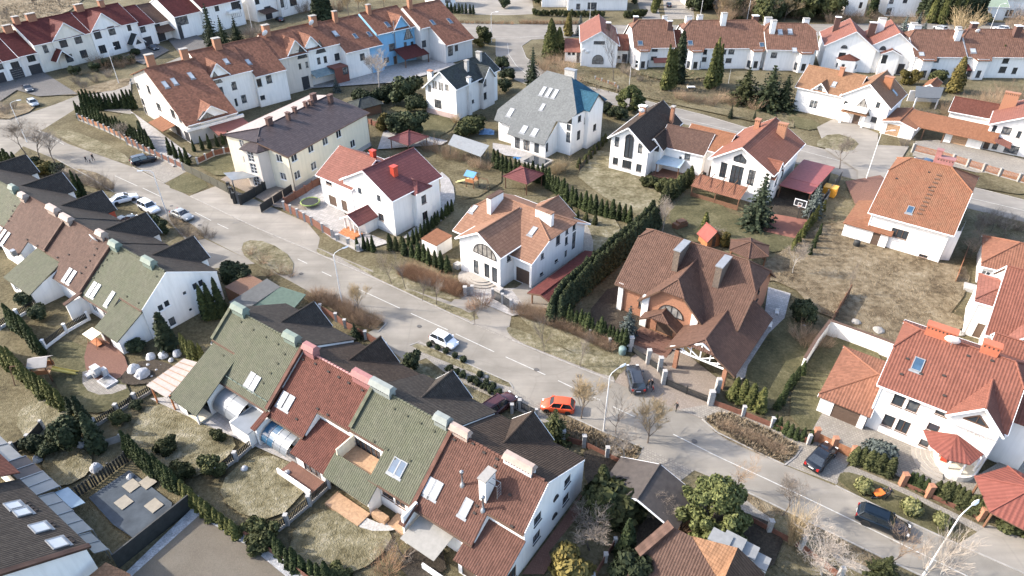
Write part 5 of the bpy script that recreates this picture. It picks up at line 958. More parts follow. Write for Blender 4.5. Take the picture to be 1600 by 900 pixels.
h = cunit(28.8, 8.4, 'beige house of the russet row with tall dark attic window', zC2, 11.4, BEIGE, {'f0': [(45,545,.7,1.8,''), (103,532,.7,1.8,''), (95,680,2.0,2.6,'dk')]}, [(5.4, 11.4, 2.6, 9.2, 12.4, BEIGE, [(57,425,2.7,3.4,'aTt')])], dz=.1); h.chim(Vector((2.0, 18.0, 12.6)), 1.6, 1.2, 2.6, BRICKR, CONC, 2, slot=False); h.dish(Vector((1.2, 17.0, 13.6)), .8, 190)
h = cunit(37.2, 9.6, 'white house of the russet row with glass canopy and brick side annex', zC2, 11.6, WHITE, {'f0': [(203,507,.9,1.6,''), (258,495,.9,1.6,''), (368,470,1.5,1.7,'')]}, [(1.9, 11.6, 2.5, 9.2, 12.2, WHITE, [(213,385,2.8,3.2,'aTt')])]); h.sky('rF', [(340,278,1.2,1.6)], SKYGLASS); h.roof_face('can', [(0, 8.2, 3.0), (7, 8.2, 3.0), (7, 11.4, 3.9), (0, 11.4, 3.9)], plain('green_grey_glass', (.2, .27, .28), .2, .2, 1, spec=.7), 'glass_canopy', .06); h.wall('br', (5.2, 8.0), (9.3, 8.0), 0, 4.2, [(440,582,1.6,1.9,'')], plain('red_brick_annex', (.24, .085, .06), .85, .2, 5)); h.box(5.25, 9.3, 8.05, 11.5, 3.9, 4.15, MATS['red_brick_annex'], 'annex'); h.chim(Vector((7.0, 17.8, 12.6)), 1.6, 1.2, 2.4, BRICKR, CONC, 2, slot=False); h.dish(Vector((6.0, 16.8, 13.6)), .8, 190)
h = cunit(46.8, 11.4, 'half white half blue house of the russet row behind the bare tree', zC2, 8.8, WHITE, {'f0': [(567,473,1.5,1.7,''), (660,470,1.5,1.7,'')]}, dz=-.3); h.sky('rF', [(505,298,1.0,1.3), (622,282,1.0,1.3)], SKYDARK); h.chim(Vector((4.0, 17.8, 12.4)), 1.1, 1.0, 2.6, BRICKR, CONC, 2, slot=False)
o = h.pl['f0']; b = MB(); b.box(7.4, 11.4, 8.75, 8.79, 0, zc(8.8)-.5); part('blue_wall_half', b, BLUE, h.e)
h = cunit(58.2, 12.6, 'bright blue house of the russet row with gabled attic balcony and maroon canopy', zC2, 11.6, BLUE, {'f0': [(813,395,2.0,2.0,''), (925,380,1.0,1.9,''), (982,375,1.0,1.9,''), (765,500,1.9,1.3,''), (843,512,1.2,2.2,'d')]}, [(8.2, 11.6, 3.0, 9.0, 12.6, BLUE, [(946,270,3.2,3.4,'aTtc')])], dz=.2); h.sky('rF', [(773,202,1.2,1.6), (1080,190,1.1,1.5)], SKYDARK); h.roof_face('can', [(4.8, 6.5, 2.6), (13.2, 6.5, 2.6), (13.2, 11.4, 4.4), (4.8, 11.4, 4.4)], T_MAROON, 'canopy_roof'); h.box(4.9, 5.1, 6.6, 6.8, 0, 2.6, WOOD, 'post'); h.box(12.9, 13.1, 6.6, 6.8, 0, 2.6, WOOD, 'post'); h.chim(Vector((2.6, 17.8, 12.6)), 1.1, 1.0, 2.6, BRICKR, CONC, 2, slot=False); t = MB(); t.tube([(5.6, 11.3, 0), (5.6, 11.3, 11.5)], .12, 6); part('flue_pipe', t, METAL, h.e)
h = cunit(70.8, 12.8, 'right end house of the russet row with low sweeping roof and pale wall', zC2, [(0, 11.4), (3.0, 11.4), (3.0, 4.6), (12.8, 4.6)], GREYR, {'f0': [(1080,365,1.5,1.8,'')], 'f2': [(1300,420,1.8,3.0,''), (1350,400,1.2,1.6,'')]}, Rr=True, dz=.1); h.sky('rF', [(1150,185,1.1,1.5), (1292,172,1.1,1.6)], SKYDARK); h.chim(Vector((2.0, 17.8, 12.6)), 1.2, 1.0, 2.6, BRICKR, CONC, 2, slot=False)

# ------------------------------------------------------------------ crimson-roofed row, far upper left
OD, AD = (-124.81, 180.99), 57.0
T_CR = tile('dark_crimson_tiles', (.185, .05, .042), 'flat', .2, None, .4, .4)
GDR = 'crimson-roofed terraced houses at the upper left edge'
def dunit(x0, W, label, ze, wallm, wins, gables=(), yf=0.0, yr=7.1, zr=11.6, roof=T_CR, depth=14.5, og=.1, zm=zRD):
    X, Y = row_at(OD, AD, x0, yf); h = House('terraced_house', label, 'house', X, Y, AD, zm, GDR, wallm, TRIM_W)
    h.block(0, W, 0, depth, [(0, ze), (yr, zr), (depth, ze+1)], 'x', oe=.4, og=og, roof=roof, key='m', wins=wins, ridge=roof)
    for gx, hw, zt, wm, gw in gables: h.block(gx-hw, gx+hw, -.25, 7, [(gx-hw, ze-.1), (gx, zt), (gx+hw, ze-.1)], 'y', oe=.2, og=.4, roof=roof, wall=wm, key='g%d' % int(gx*10), sides='FLR', gut=False, wins={'F': gw}, z0=0)
    return h
h = dunit(-23, 13.2, 'white crimson-roofed house with dark garage at the left edge', 5.3, WHITE, {'F': [(5,580,1.4,1.6,''), (20,720,2.4,2.4,'gk')]}, zr=9.8, yr=7)
h = dunit(-9.8, 4.0, 'narrow white crimson-roofed house with garage beside the parked grey car', 5.4, WHITE, {'F': [(137,578,2.0,2.0,''), (190,700,3.0,2.6,'gk')]}, zr=9.9, yr=7)
h = dunit(-5.8, 4.6, 'cream low crimson-roofed house with black garage door left of the cream gable', 5.6, CREAM if False else PALEBEIGE, {'F': [(270,500,2.0,2.0,''), (325,630,3.0,2.4,'gk')]}, zr=10.0, yr=7); h.chim(Vector((3, 7, 9.6)), 2, 1, 2, BRICKR, CONC, 1)
h = dunit(-1.2, 15.4, 'cream gabled crimson-roofed house with small peaked entrance roof', 7.4, stucco('warm_cream_render', (.74, .68, .58)), {'F': [(400,430,1.2,1.9,'')]}, [(9.0, 4.4, 11.2, MATS['warm_cream_render'], [(557,380,2.0,2.2,''), (687,347,2.0,2.2,''), (610,512,1.9,2.1,''), (738,475,1.9,2.1,'')])]); h.chim(Vector((5, 7.2, 11.2)), 2.2, 1.2, 2.0, BRICKR, CONC, 1); h.chim(Vector((1.2, 7.2, 11.2)), 1.4, 1.2, 2.0, BRICKR, CONC, 1)
h.block(3.0, 7.0, -2.6, 0, [(3.0, 3.0), (5.0, 5.2), (7.0, 3.0)], 'y', roof=T_CR, key='p', sides='', gut=False, oe=.3)
h = dunit(14.2, 13.8, 'bluish white gabled crimson-roofed house beside the cream gable', 7.5, WHITE, {'F': [(1135,240,1.2,2.0,'')]}, [(4.2, 4.4, 11.6, WHITE, [(857,303,2.0,2.4,''), (982,270,2.0,2.4,''), (903,433,2.0,2.2,''), (1027,400,2.0,2.2,'')])]); h.chim(Vector((2.6, 7.2, 11.2)), 2.2, 1.2, 2.0, BRICKR, CONC, 1); h.chim(Vector((9, 7.2, 11.2)), 1.4, 1.2, 2.0, BRICKR, CONC, 1); h.block(9.4, 12.8, -2.4, 0, [(9.4, 2.6), (11.1, 4.6), (12.8, 2.6)], 'y', roof=T_SLATE, key='p', sides='F', gut=False, oe=.4, wins={'F': [(None, 1.7, 2.6, 1.8, 1.2, 'aTt')]})
h = dunit(28.0, 5.0, 'low white crimson-roofed house with garage between two taller houses', 6.2, WHITE, {'F': [(1243,247,1.8,2.0,''), (1290,375,2.8,2.4,'gk')]}, zr=10.2)
h = dunit(33.0, 5.6, 'low white house with brown tile roof and small canopied garage', 5.6, WHITE, {'F': [(1380,215,1.8,1.8,''), (1420,330,2.8,2.4,'gk')]}, zr=9.6, roof=T_MAROON if False else T_BROWN2, yf=1.5); h.roof_face('cn', [(.2, -2.6, 3.0), (5.4, -2.6, 3.0), (5.4, 0, 4.4), (.2, 0, 4.4)], T_BROWN2, 'canopy_roof')
h = dunit(38.6, 9.2, 'white crimson-roofed house with broad first floor windows at the top edge', 7.0, WHITE, {'F': [(1565,160,4.2,2.8,''), (1565,265,1.4,2.2,'dk')]}, yf=-2.0, zr=11.4)
h = House('terraced_house', 'white house with balconies behind the tall spruces at the top edge', 'house', *row_at(OD, AD, 47.8, -3), AD, zD2, GDR)
h.block(0, 15, 0, 15, [(0, 8.0), (7.5, 12.4), (15, 8.0)], 'x', roof=T_CR, key='m', wins={'F': [(655,95,1.8,2.0,''), (790,60,1.6,2.0,''), (960,30,3.6,3.0,''), (965,115,3.6,2.6,'')]}); h.box(8.5, 12.5, -1.4, 0, 4.4, 5.2, WHITE, 'balcony')
h = House('terraced_house', 'white house with dark porch canopies behind the left end of the russet row', 'house', *row_at(OD, AD, 66.5, -4.5), AD, zD2, GDR)
h.block(0, 8.8, 0, 18, [(0, 7.6), (7.5, 12), (15, 7.6)], 'x', roof=T_CR, key='m', wins={'F': [(1150,10,1.8,2.0,''), (1250,90,2.8,2.4,'gk')]}); h.roof_face('cn', [(.5, -3.2, 2.8), (6.5, -3.2, 2.8), (6.5, 0, 3.6), (.5, 0, 3.6)], T_BROWN2, 'canopy_roof')
h = House('terraced_house', 'white house with tall dark windows at the top edge above the russet row', 'house', *row_at(OD, AD, 75.4, -6), AD, zD2, GDR)
h.block(0, 14, 0, 18, [(0, 7.6), (7.5, 12), (15, 7.6)], 'x', roof=T_CR, key='m', wins={'F': [(1360,30,1.6,3.0,''), (1405,40,1.4,3.0,''), (1475,15,3.0,2.6,'')]})

# ------------------------------------------------------------------ brown-roofed row, far upper right
GE = 'brown-roofed houses of the upper right row'
T_EB = tile('faded_brown_tiles', (.30, .16, .11), 'pan', .25, None, .5, .5)
def erow(label, zm, a, b, ang, W, D, prof, axis='x', hip=(None, None), roof=T_EB, wins={}, bays=(), chims=(), group=GE, wall=WHITE, og=.4):
    o = GP(zm, *a); h = House('linked_house', label, 'house', o.x, o.y, ang, zm, group, wall)
    h.block(0, W, 0, D, prof, axis, hip, .5, og, roof, wins=wins, key='m')
    for i, (x0, x1, d) in enumerate(bays):                               # canted bays under the roof edge
        P = [(x0, 0), (x0+d*.6, -d), (x1-d*.6, -d), (x1, 0)]
        for j, (p, q) in enumerate(zip(P, P[1:])):
            L = (Vector(p)-Vector(q)).length; h.wall('b%d%d' % (i, j), p, q, 0, prof[0][1]-.5, [(None, L/2, 1.5, min(1.1, L*.6), 1.8, '')])
        ze = prof[0][1]-.3; h.roof_face('br%d' % i, [(x0-.5, .3, ze+.35), (x0+d*.4, -d-.5, ze-.5), (x1-d*.4, -d-.5, ze-.5), (x1+.5, .3, ze+.35)], roof)
    for x, y, z, sx, sy, hh, m in chims: h.chim(Vector((x, y, z)), sx, sy, hh, m, CONC if m is WHITE else TRIM_W, 1.5, slot=False)
    return h
h = erow('white house with red gable roof and arched window, left end of the upper row', zE1, (280,620), (600,620), -4, 9.6, 18, [(0, 6.8), (4.9, 9.6), (9.6, 6.3)], 'y', roof=T_REDC, wins={'F': [(453,395,3.0,.8,''), (440,550,3.0,2.4,'ac')]}, chims=[(7.2,8,7.6,1.2,1,2.2,BCH)]); h.dish(h.on(308,468,'mF')+Vector((0,-.3,.1)), .5, 180); h.dish(h.on(342,487,'mF')+Vector((0,-.3,.1)), .6, 180)
h.roof_face('an', [(-4.6, 3.4, 3.0), (-.2, 3.4, 3.0), (-.2, 9, 5.2), (-4.6, 9, 5.2)], T_REDC); h.wall('anF', (-4.4, 4), (0, 4), 0, 3.0, [(175,488,.8,.8,''), (215,488,.8,.8,''), (258,520,.9,2.0,'dk')]); h.wall('anL', (-4.4, 9), (-4.4, 4), 0, 3.0)
h.roof_face('ar', [(9.7, 4.0, 3.6), (13.2, 4.0, 3.6), (13.2, 10, 6.4), (9.7, 10, 6.4)], T_RED2); h.wall('arF', (9.6, 4.5), (13, 4.5), 0, 3.5, [(635,530,.8,.8,''), (700,560,1.4,2.2,'dk')])
h = erow('white house with hipped brown roof and corner bay, right of the red gable house', zE1, (765,635), (1090,600), 3, 10.6, 14, [(0, 5.9), (7, 11), (14, 5.9)], 'x', ((9.4, 2.2), (9.4, 2.2)), wins={'F': [(968,452,1.6,1.2,''), (958,540,1.6,1.0,'')]}, bays=[(.2, 4.2, 1.6)], chims=[(1.2,8,9.2,1.2,1,2.4,BCH), (9.2,8,9.2,1.2,1,2.4,WHITE), (9.8,4.5,8.6,1.2,.9,2.6,BCH)]); h.sky('mrF', [(832,397,1.4,1.1)], SKYDARK); h.roof_face('aw', [(5.2, -1.6, 2.0), (10, -1.6, 2.0), (10, 0, 2.8), (5.2, 0, 2.8)], plain('brick_red_awning', (.3,.1,.07)), 'awning')
h.roof_face('ln', [(10.7, 2.2, 4.2), (14.0, 2.2, 4.2), (14.0, 7.5, 8.2), (10.7, 7.5, 8.2)], T_RED2); h.wall('lnF', (10.6, 2.6), (14, 2.6), 0, 4.2, [(1130,430,1.6,1.0,'')])
h = erow('white twin house with brown roof and white chimneys behind the tall green thujas', zE1, (1235,640), (1900,625), 2, 21.5, 14, [(0, 5.9), (7, 11), (14, 5.9)], 'x', ((9.2, 2.4), (9.2, 2.4)), wins={'F': [(1428,455,1.6,1.8,''), (1415,550,1.8,1.2,''), (1605,455,1.6,1.8,''), (1680,460,1.6,1.8,''), (1650,560,1.6,1.2,'')]}, bays=[(.4, 4.6, 1.6), (16.8, 21, 1.6)], chims=[(1.6,8,9.2,1.6,1.2,2.6,WHITE), (10.6,6,10.2,1.4,1.2,2.8,WHITE), (5,9,9.4,1.4,1.2,2.4,WHITE), (20,8,9.2,1.6,1.2,2.6,BCH)]); h.sky('mrF', [(1295,395,1.4,1.1), (1960,415,1.4,1.2)], SKYDARK)
for i, (x, n) in enumerate(((12.0, 4), (8.2, 3))): pass
h = House('linked_house', 'low red-roofed link with glazed front between two brown-roofed houses', 'house', *GP(zE2, 430, 625)[:2], 2, zE2, GE)
h.roof_face('r', [(0, 2, 5.6), (4.6, 2, 5.6), (4.6, 8, 9.0), (0, 8, 9.0)], T_RED2); h.wall('F', (0, 2.5), (4.6, 2.5), 0, 5.4, [(490,475,2.4,1.8,'')], BEIGE)
h = erow('white house with brown roof and two small dormer windows in the upper right row', zE2, (545,650), (860,690), -3, 13.0, 14, [(0, 5.9), (7, 10.6), (14, 5.9)], 'x', ((9.0, 1.8), (9.0, 2.2)), wins={'F': [(648,510,1.6,1.4,'')]}, bays=[(7.6, 12.2, 1.8)], chims=[(1.6,4.5,8.2,1.3,1.3,3.6,WHITE), (11.2,8,9.2,1.5,1.2,2.4,WHITE), (1.2,8.5,9.0,1.8,1.2,2.6,WHITE)]); h.sky('mrF', [(705,295,1.3,1.5), (797,290,1.3,1.5), (838,462,1.3,1.2)], SKYGLASS)
h = erow('white house with orange-red gable facing the camera and hexagonal red bay roof', zE2, (1075,640), (1430,665), -16, 12.4, 14, [(0, 6.6), (6.4, 10.4), (12.4, 6.2)], 'y', roof=T_REDC, wins={'F': [(1277,517,1.7,1.7,''), (1300,433,1.6,.8,'aA')]}, chims=[(2.6,9,9,1.4,1,2.6,BCH), (11.5,8,8.2,1.8,1,2.8,BCH)]); ap = Vector((6.2, -.1, 4.6))
for i, (a, b_) in enumerate(zip([(3.2, 0), (4.2, -1.8), (8.0, -1.8)], [(4.2, -1.8), (8.0, -1.8), (9.2, 0)])): h.roof_face('hx%d' % i, [a+(3.3,), b_+(3.3,), ap], T_RED2); h.wall('hw%d' % i, a, b_, 0, 3.2, [(None, 1.0, 1.6, .9, 1.4, 'w')])
h = erow('white house with orange-red gable and tall oriel bay, right one of the gabled pair', zE3, (40,690), (420,720), -16, 12.0, 14, [(0, 6.8), (6.2, 10.6), (12.0, 6.4)], 'y', roof=T_REDC, wins={'F': [(245,462,1.5,1.0,'aA'), (400,700,1.6,2.6,'dk')]}, chims=[(3,8.5,9,1.8,1.2,3.0,WHITE), (11,9,8.6,1.6,1,2.6,WHITE)]); h.block(3.4, 7.6, -1.4, 0, [(3.4, 5.6), (5.5, 6.6), (7.6, 5.6)], 'y', roof=T_RED2, key='o', sides='FLR', gut=False, wins={'F': [(222,568,1.3,2.2,'')], 'L': [(None, .7, 4.4, .9, 1.8, 'w')]})
h.roof_face('ln', [(12.1, 1.5, 5.0), (15.8, 1.0, 5.0), (15.8, 8, 8.6), (12.1, 8, 8.6)], T_RED2); h.wall('lnF', (12, 1.8), (15.8, 1.4), 0, 4.9); h.roof_face('ln2', [(12.1, -1.0, 3.0), (13.6, -1.0, 3.0), (13.6, 1.6, 5.0), (12.1, 1.6, 5.0)], T_MAROON)
h = erow('white house with faded brown roof behind the yellow-green cypress', zE3, (485,745), (890,720), -2, 12.6, 14, [(0, 5.8), (7, 10.4), (14, 5.8)], 'x', ((9.0, 1.8), (9.0, 1.6)), wins={'F': [(755,577,1.6,1.2,''), (725,695,1.4,1.8,'')]}, bays=[(.4, 5.2, 1.8)], chims=[(2.2,8,9.0,2.0,1.2,2.2,WHITE), (11.5,4.5,8.4,1.3,1.2,2.6,WHITE)]); h.sky('mrF', [(615,520,1.4,1.1)], SKYGLASS)
h.roof_face('ln', [(12.8, 1.4, 5.6), (15.6, 1.4, 5.6), (15.6, 8, 9.0), (12.8, 8, 9.0)], T_RED2); h.wall('lnF', (12.6, 1.8), (15.6, 1.8), 0, 5.5, [(930,540,1.4,1.2,'')]); h.roof_face('pc', [(11.5, -2.0, 2.6), (14.5, -2.0, 2.6), (14.5, 1.6, 4.0), (11.5, 1.6, 4.0)], T_MAROON)
h = erow('white twin house with broad faded brown roof at the right end of the upper row', zE3, (990,745), (1600,720), -2, 30, 14, [(0, 5.8), (7, 10.6), (14, 5.8)], 'x', ((9.0, 2.0), None), wins={'F': [(1243,545,1.6,1.8,''), (1440,550,1.6,1.8,''), (1190,668,2.0,1.8,''), (1395,670,1.8,1.6,''), (1510,680,1.2,1.6,'')]}, bays=[(.6, 5.6, 1.8)], chims=[(3.2,8,9.2,1.5,1.2,2.6,BCH), (13.2,5.4,9.2,1.6,1.3,2.6,BCH), (-1.0,7,8.4,1.2,1.0,2.6,WHITE)]); h.sky('mrF', [(1110,487,1.5,1.2)], SKYGLASS); h.dish(h.on(1150,320,'mrF')+Vector((0,0,.5)), .6, 180)

# ------------------------------------------------------------------ buildings along the top edge
h = House('bungalow', 'long flat-roofed white bungalow with dark blue garage door at the top edge', 'house', *GP(zT, 1150, 100)[:2], 0, zT)
h.wall('F', (0, 0), (21, 0), 0, 4.2, [(1252,65,1.4,2.0,''), (1385,65,3.2,2.4,''), (1570,110,6.0,3.6,'gk')]); h.wall('L', (0, 12), (0, 0), 0, 4.2); h.wall('R', (21, 0), (21, 12), 0, 4.2); h.mono([(-.6, -.6, 4.3), (21.6, -.6, 4.3), (21.6, 13, 4.4), (-.6, 13, 4.4)], plain('pale_flat_roof', (.5, .48, .46)), 'r', None, .3, 'flat_roof'); h.box(-9, -.1, 5, 14, 0, 5.5, WHITE, 'side_wing')
h = House('detached_house', 'white house corner between dark conifers at the top edge', 'house', *G(1078, 14)[:2], 4, zE1); h.block(0, 12, 0, 12, [(0, 7), (6, 11), (12, 7)], 'x', roof=T_SLATE, wins={'F': [(None, 3, 4.8, 1.6, 1.6, ''), (None, 8, 4.8, 1.6, 1.6, '')]})
h = House('terraced_house', 'slender white house with wedge-shaped wall at the top edge among the hedges', 'house', *G(1318, 24)[:2], -12, zE2); h.block(0, 6.5, 0, 14, [(0, 9.5), (3.2, 11), (6.5, 9.5)], 'y', roof=T_RED2, wins={'F': [(None, 2, 6.5, 1.0, 2.0, ''), (None, 4.6, 3.5, 1.0, 2.0, '')]})
h = House('terraced_house', 'bluish white house with dark windows at the top edge behind the shrubs', 'house', *G(1382, 25)[:2], -8, zE3); h.block(0, 11, 0, 14, [(0, 9.0), (5.5, 12), (11, 9.0)], 'y', roof=T_RED2, wins={'F': [(305,10,1.4,1.6,''), (460,5,1.4,1.6,''), (275,110,1.6,2.2,''), (320,105,1.6,2.2,'')]})
h = House('detached_house', 'white house with pale green roof at the upper right corner', 'house', *G(1535, 31)[:2], -6, zE3); h.block(0, 6.5, 0, 12, [(0, 4.5), (9, 9.5), (12, 8)], 'x', roof=plain('pale_green_roof', (.30, .36, .26), .7), wins={}); h.block(6.6, 16, 4, 14, [(4, 6.2), (9, 9), (14, 6.2)], 'x', roof=T_SLATE, key='k', wins={'F': [(1430,125,1.2,2.0,''), (1475,125,1.2,2.0,'')]})
h = House('detached_house', 'pale house cut by the top edge beside the russet row end', 'house', *G(712, 10)[:2], 30, zT); h.block(-8, 0, 0, 9, [(0, 6), (4.5, 9), (9, 6)], 'x', roof=T_SLATE, wins={'F': [(None, 5, 2.5, 2.2, 1.8, '')]})

# ------------------------------------------------------------------ right edge and bottom edge
o = G(1524, 441); h = House('bungalow', 'low white house with bright orange hipped roof at the right edge', 'house', o.x, o.y, -31, zRE, GD, frame=FRAME_W)
h.block(0, 20, 0, 9, [(0, 3.3), (4.5, 5.6), (9, 3.3)], 'x', ((3.3, 4.0), None), .5, .4, T_ORANGE, wins={'F': [(188,278,1.0,1.1,'w'), (230,290,1.5,1.1,'w'), (445,375,3.0,2.2,'gl')]}); h.chim(Vector((10.5, 5.4, 5.0)), .9, .9, 1.5, WHITE, CONC, 1)
h.box(-1.5, 3.2, -3.4, -1.6, 0, .5, STONEW, 'garden_wall')
o = G(1508, 533); h = House('detached_house', 'white house with red pantile roof behind the orange-red house, at the right edge', 'house', o.x, o.y, -33, zRE, GD)
h.block(1.5, 20, -2, 13, [(-2, 3.6), (5.5, 9.2), (13, 4)], 'x', oe=.4, og=.3, roof=OR, key='m', sides='FBL'); h.block(-.5, 5, 1.5, 8.5, [(1.5, 5.6), (5, 7.0), (8.5, 5.6)], 'x', ((5.6, 3), None), .4, .4, T_REDC, key='t', sides='FBL', wins={'L': [(None, 3.5, 3.6, 1.4, 2.0, 'wc')], 'F': [(None, 1.6, 1.3, 1.0, 2.0, 'd')]}); h.sky('mrF', [(465,740,1.0,1.4)], SKYDARK); h.block(3.4, 6.2, -3.2, 1, [(3.4, 3.6), (4.8, 5.2), (6.2, 3.6)], 'y', roof=T_REDC, key='d', sides='FLR', gut=False)
# bottom edge house
o = G(998, 905); h = House('detached_house', 'brown-tiled house with sun-tinted cross slope and stepped grey canopies, cut by the bottom edge', 'house', o.x, o.y, AA, zBH, GD)
q = lambda x, y, z: h.at(x, y, z)
O_ = GP(zBH, 255, 750, 4.0); h.e.location = (O_.x, O_.y, 0); h.M = Matrix.Translation((O_.x, O_.y, 0)) @ Matrix.Rotation(R(AA), 4, 'Z'); h.I = h.M.inverted()
zz = lambda y: 5.0-.764*(3.4-y)
h.roof_face('a', [(-.2, .7, zz(.7)), (1.36, 3.4, 5.0), (3.2, 3.4, 5.0), (6.2, 1.85, zz(1.85)), (6.6, -2, zz(-2)), (-.6, -2, zz(-2))], T_BROWN2)
for i, tr_ in enumerate(([(3.2, 3.45, 5.03), (6.2, 1.85, 3.9), (6.9, 3.85, 6.0)], [(6.2, 1.85, 3.9), (6.95, .4, 5.2), (6.9, 3.85, 6.0)], [(6.2, 1.85, 3.9), (6.5, -2, 2.6), (6.95, .4, 5.2)])): h.roof_face('b%d' % i, tr_, T_TAN, 'sunlit_roof_slope')  # cross slope coloured tan to carry the sunlight on it
h.roof_face('c', [(6.9, 3.9, 6.0), (6.95, .35, 5.6), (7, -2, 5.4), (9.6, -2, 4.0), (9.5, 4.0, 4.4)], T_DARK2)  # far side coloured dark as the shaded slope
c = MB(); c.beam((-.3, .6, zz(.6)+.2), (1.3, 3.4, 5.2), .9, .45); part('party_wall_coping', c, T_BROWN2, h.e); h.wall('L', (1.2, 3.4), (-.2, .2), 0, [(0, 4.7), (3.5, 2.4)]); h.wall('B', (9.3, 4.0), (1.2, 3.4), 0, 4.3)
for i, (x, y, z) in enumerate(((795,650,5.0), (885,668,4.8), (972,722,4.4), (1048,795,4.0))):
    p = q(x, y, z); h.roof_face('k%d' % i, [p+Vector((-.9,-.7,.1)), p+Vector((.9,-.7,.1)), p+Vector((.9,.9,-.1)), p+Vector((-.9,.9,-.1))], plain('grey_sheet_canopy', (.30,.30,.29)), 'canopy_roof'); h.box(p.x-.85, p.x+.85, p.y-.6, p.y+.8, 0, p.z-.15, WHITE, 'dormer_wall')
# lower left house with roof windows and glazed lean-tos
o = G(133, 855, 5.0); h = House('terraced_house', 'charcoal-tiled house with five bright roof windows and glazed lean-tos, lower left corner', 'house', o.x, o.y, AA, zLB, GD)
h.roof_face('r', [(.3, .3, 4.9), (.3, -7.2, 9.4), (-12.4, -7.2, 9.4), (-12.4, .3, 4.9)], T_DARK); h.roof_face('r2', [(-12.6, .6, 5.4), (-12.6, -7, 10), (-22, -7, 10), (-22, .6, 5.4)], T_RED2); h.roof_face('r3', [(.3, -7.2, 9.4), (.3, -15, 5), (-22, -15, 5), (-22, -7.2, 9.4)], T_DARK)
h.wall('R', (.0, -14.5), (.0, 0), 0, [(0, 5.1), (7.3, 9.2), (14.5, 4.9)]); h.wall('F', (.0, 0), (-22, 0), 0, 4.7, [(None, 3, 1.4, 2.2, 1.8, 'w'), (None, 8, 1.4, 2.2, 1.8, 'w')]); c = MB(); c.beam((.15, .3, 5.0), (.15, -7.2, 9.5), .55, .22); part('verge_trim', c, T_BEIGEM if False else T_BROWN2, h.e)
h.sky('r', [(88,455,1.5,1.0), (135,490,1.5,1.0), (252,592,1.5,1.1), (365,690,1.6,1.1)], SKYGLASS); h.vents('r', [(170,430), (190,447), (210,465), (230,480), (325,560), (345,578), (430,650), (450,668), (465,680)])
GLR = plain('frosted_lean_to_glass', (.27, .26, .235), .4, .15, .8, spec=.5); GLB = plain('blue_lean_to_glass', (.25, .33, .39), .3, .15, .8, spec=.6)
for i, (x0, x1, y1, m) in enumerate(((-3.2, -.2, 1.4, GLR), (-6.9, -3.4, 1.65, GLR), (-10.5, -6.95, 1.7, GLR), (-14.0, -10.8, 2.4, GLR), (-17.5, -14.05, 2.35, plain('brown_sheet_roof', (.13,.11,.10))), (-24, -17.6, 2.1, GLR))):
    h.roof_face('ln%d' % i, [(x0, .35, 3.5), (x1, .35, 3.5), (x1, y1, 2.8), (x0, y1, 2.8)], m, 'lean_to_roof', .06); f = MB()
    for k in range(3): x = x0+(x1-x0)*k/2; f.beam((x, .35, 3.55), (x, y1, 2.85), .07, .06); f.beam((x, y1, 2.75), (x, y1, 0), .08, .08)
    part('lean_to_frame', f, METAL, h.e)
h.roof_face('lnb', [(-10.6, 1.75, 2.7), (-7.4, 1.75, 2.7), (-7.4, 2.9, 2.3), (-10.6, 2.9, 2.3)], GLB, 'lean_to_roof', .06)
o = G(150, 900, 3.4); h = House('terraced_house', 'small copper-coloured roof peeping in at the bottom left edge', 'house', o.x, o.y, AA, zLB, GD)
h.roof_face('r', [h.at(675,812,3.6), h.at(830,885,3.2), h.at(900,1000,2.8), h.at(500,1000,2.8), h.at(560,905,3.2)], T_TAN); h.box(0, 3, -3, -1, 0, 2.5, WHITE, 'wall')
# ------------------------------------------------------------------ sheds, carports, pavilions
def gabled(name, label, cat, zm, A, B, D, zr, drop, roof, posts=True, walls=False, off=(0, 0), wallm=WHITE):
    """ridge from pixel A to pixel B at height zr, half width D, eaves drop below"""
    a, b = GP(zm, *A, zr), GP(zm, *B, zr); d = b-a; ang = math.degrees(math.atan2(d.y, d.x)); h = House(name, label, cat, a.x, a.y, ang, zm, None, wallm)
    L = d.length; h.block(.2, L-.2, -D+.3, D-.3, [(-D+.3, zr-drop), (0, zr), (D-.3, zr-drop)], 'x', oe=.3, og=.2, roof=roof, sides='FRBL' if walls else '', gut=False)
    if posts and not walls:
        for x in (.4, L/2, L-.4):
            for y in (-D+.5, D-.5): b_ = MB(); b_.box(x-.1, x+.1, y-.1, y+.1, 0, zr-drop-.1); part('post', b_, WOOD, h.e)
    return h
gabled('carport', 'dark brown bitumen-roofed carport beside the round green tree', 'carport', zBH, (240,386), (392,152), 4.1, 4.2, 1.5, plain('brown_bitumen_felt', (.085,.07,.06), .9, .2, 1.5, .01))
def hipped(name, label, cat, C, r, ze, zt, roof, n=6, posts=True, rz=0.0, wall=None, sx=1.0):
    p = G(*C); t = thing(name, label, cat, (p.x, p.y, 0), rz); ring = [Vector((r*sx*math.cos(2*math.pi*i/n), r*math.sin(2*math.pi*i/n), ze)) for i in range(n)]
    for i in range(n): mb = MB(); slab(mb, [ring[i], ring[(i+1) % n], Vector((0, 0, zt))], .1); part('roof_slope', mb, [roof, TRIM_B], t)
    rc = MB()
    for v in ring: rc.tube([v+Vector((0,0,.03)), Vector((0,0,zt+.04))], .09, 5)
    part('ridge_cap', rc, roof, t)
    for v in ring:
        q = v*.86; b = MB(); b.box(q.x-.09, q.x+.09, q.y-.09, q.y+.09, 0, ze+.1)
        if posts: part('post', b, WOOD, t)
    if wall: b = MB(); b.prism([(v.x*.84, v.y*.84) for v in ring], 0, 1.0 if posts else ze-.05); part('low_wall', b, wall, t)
    return t
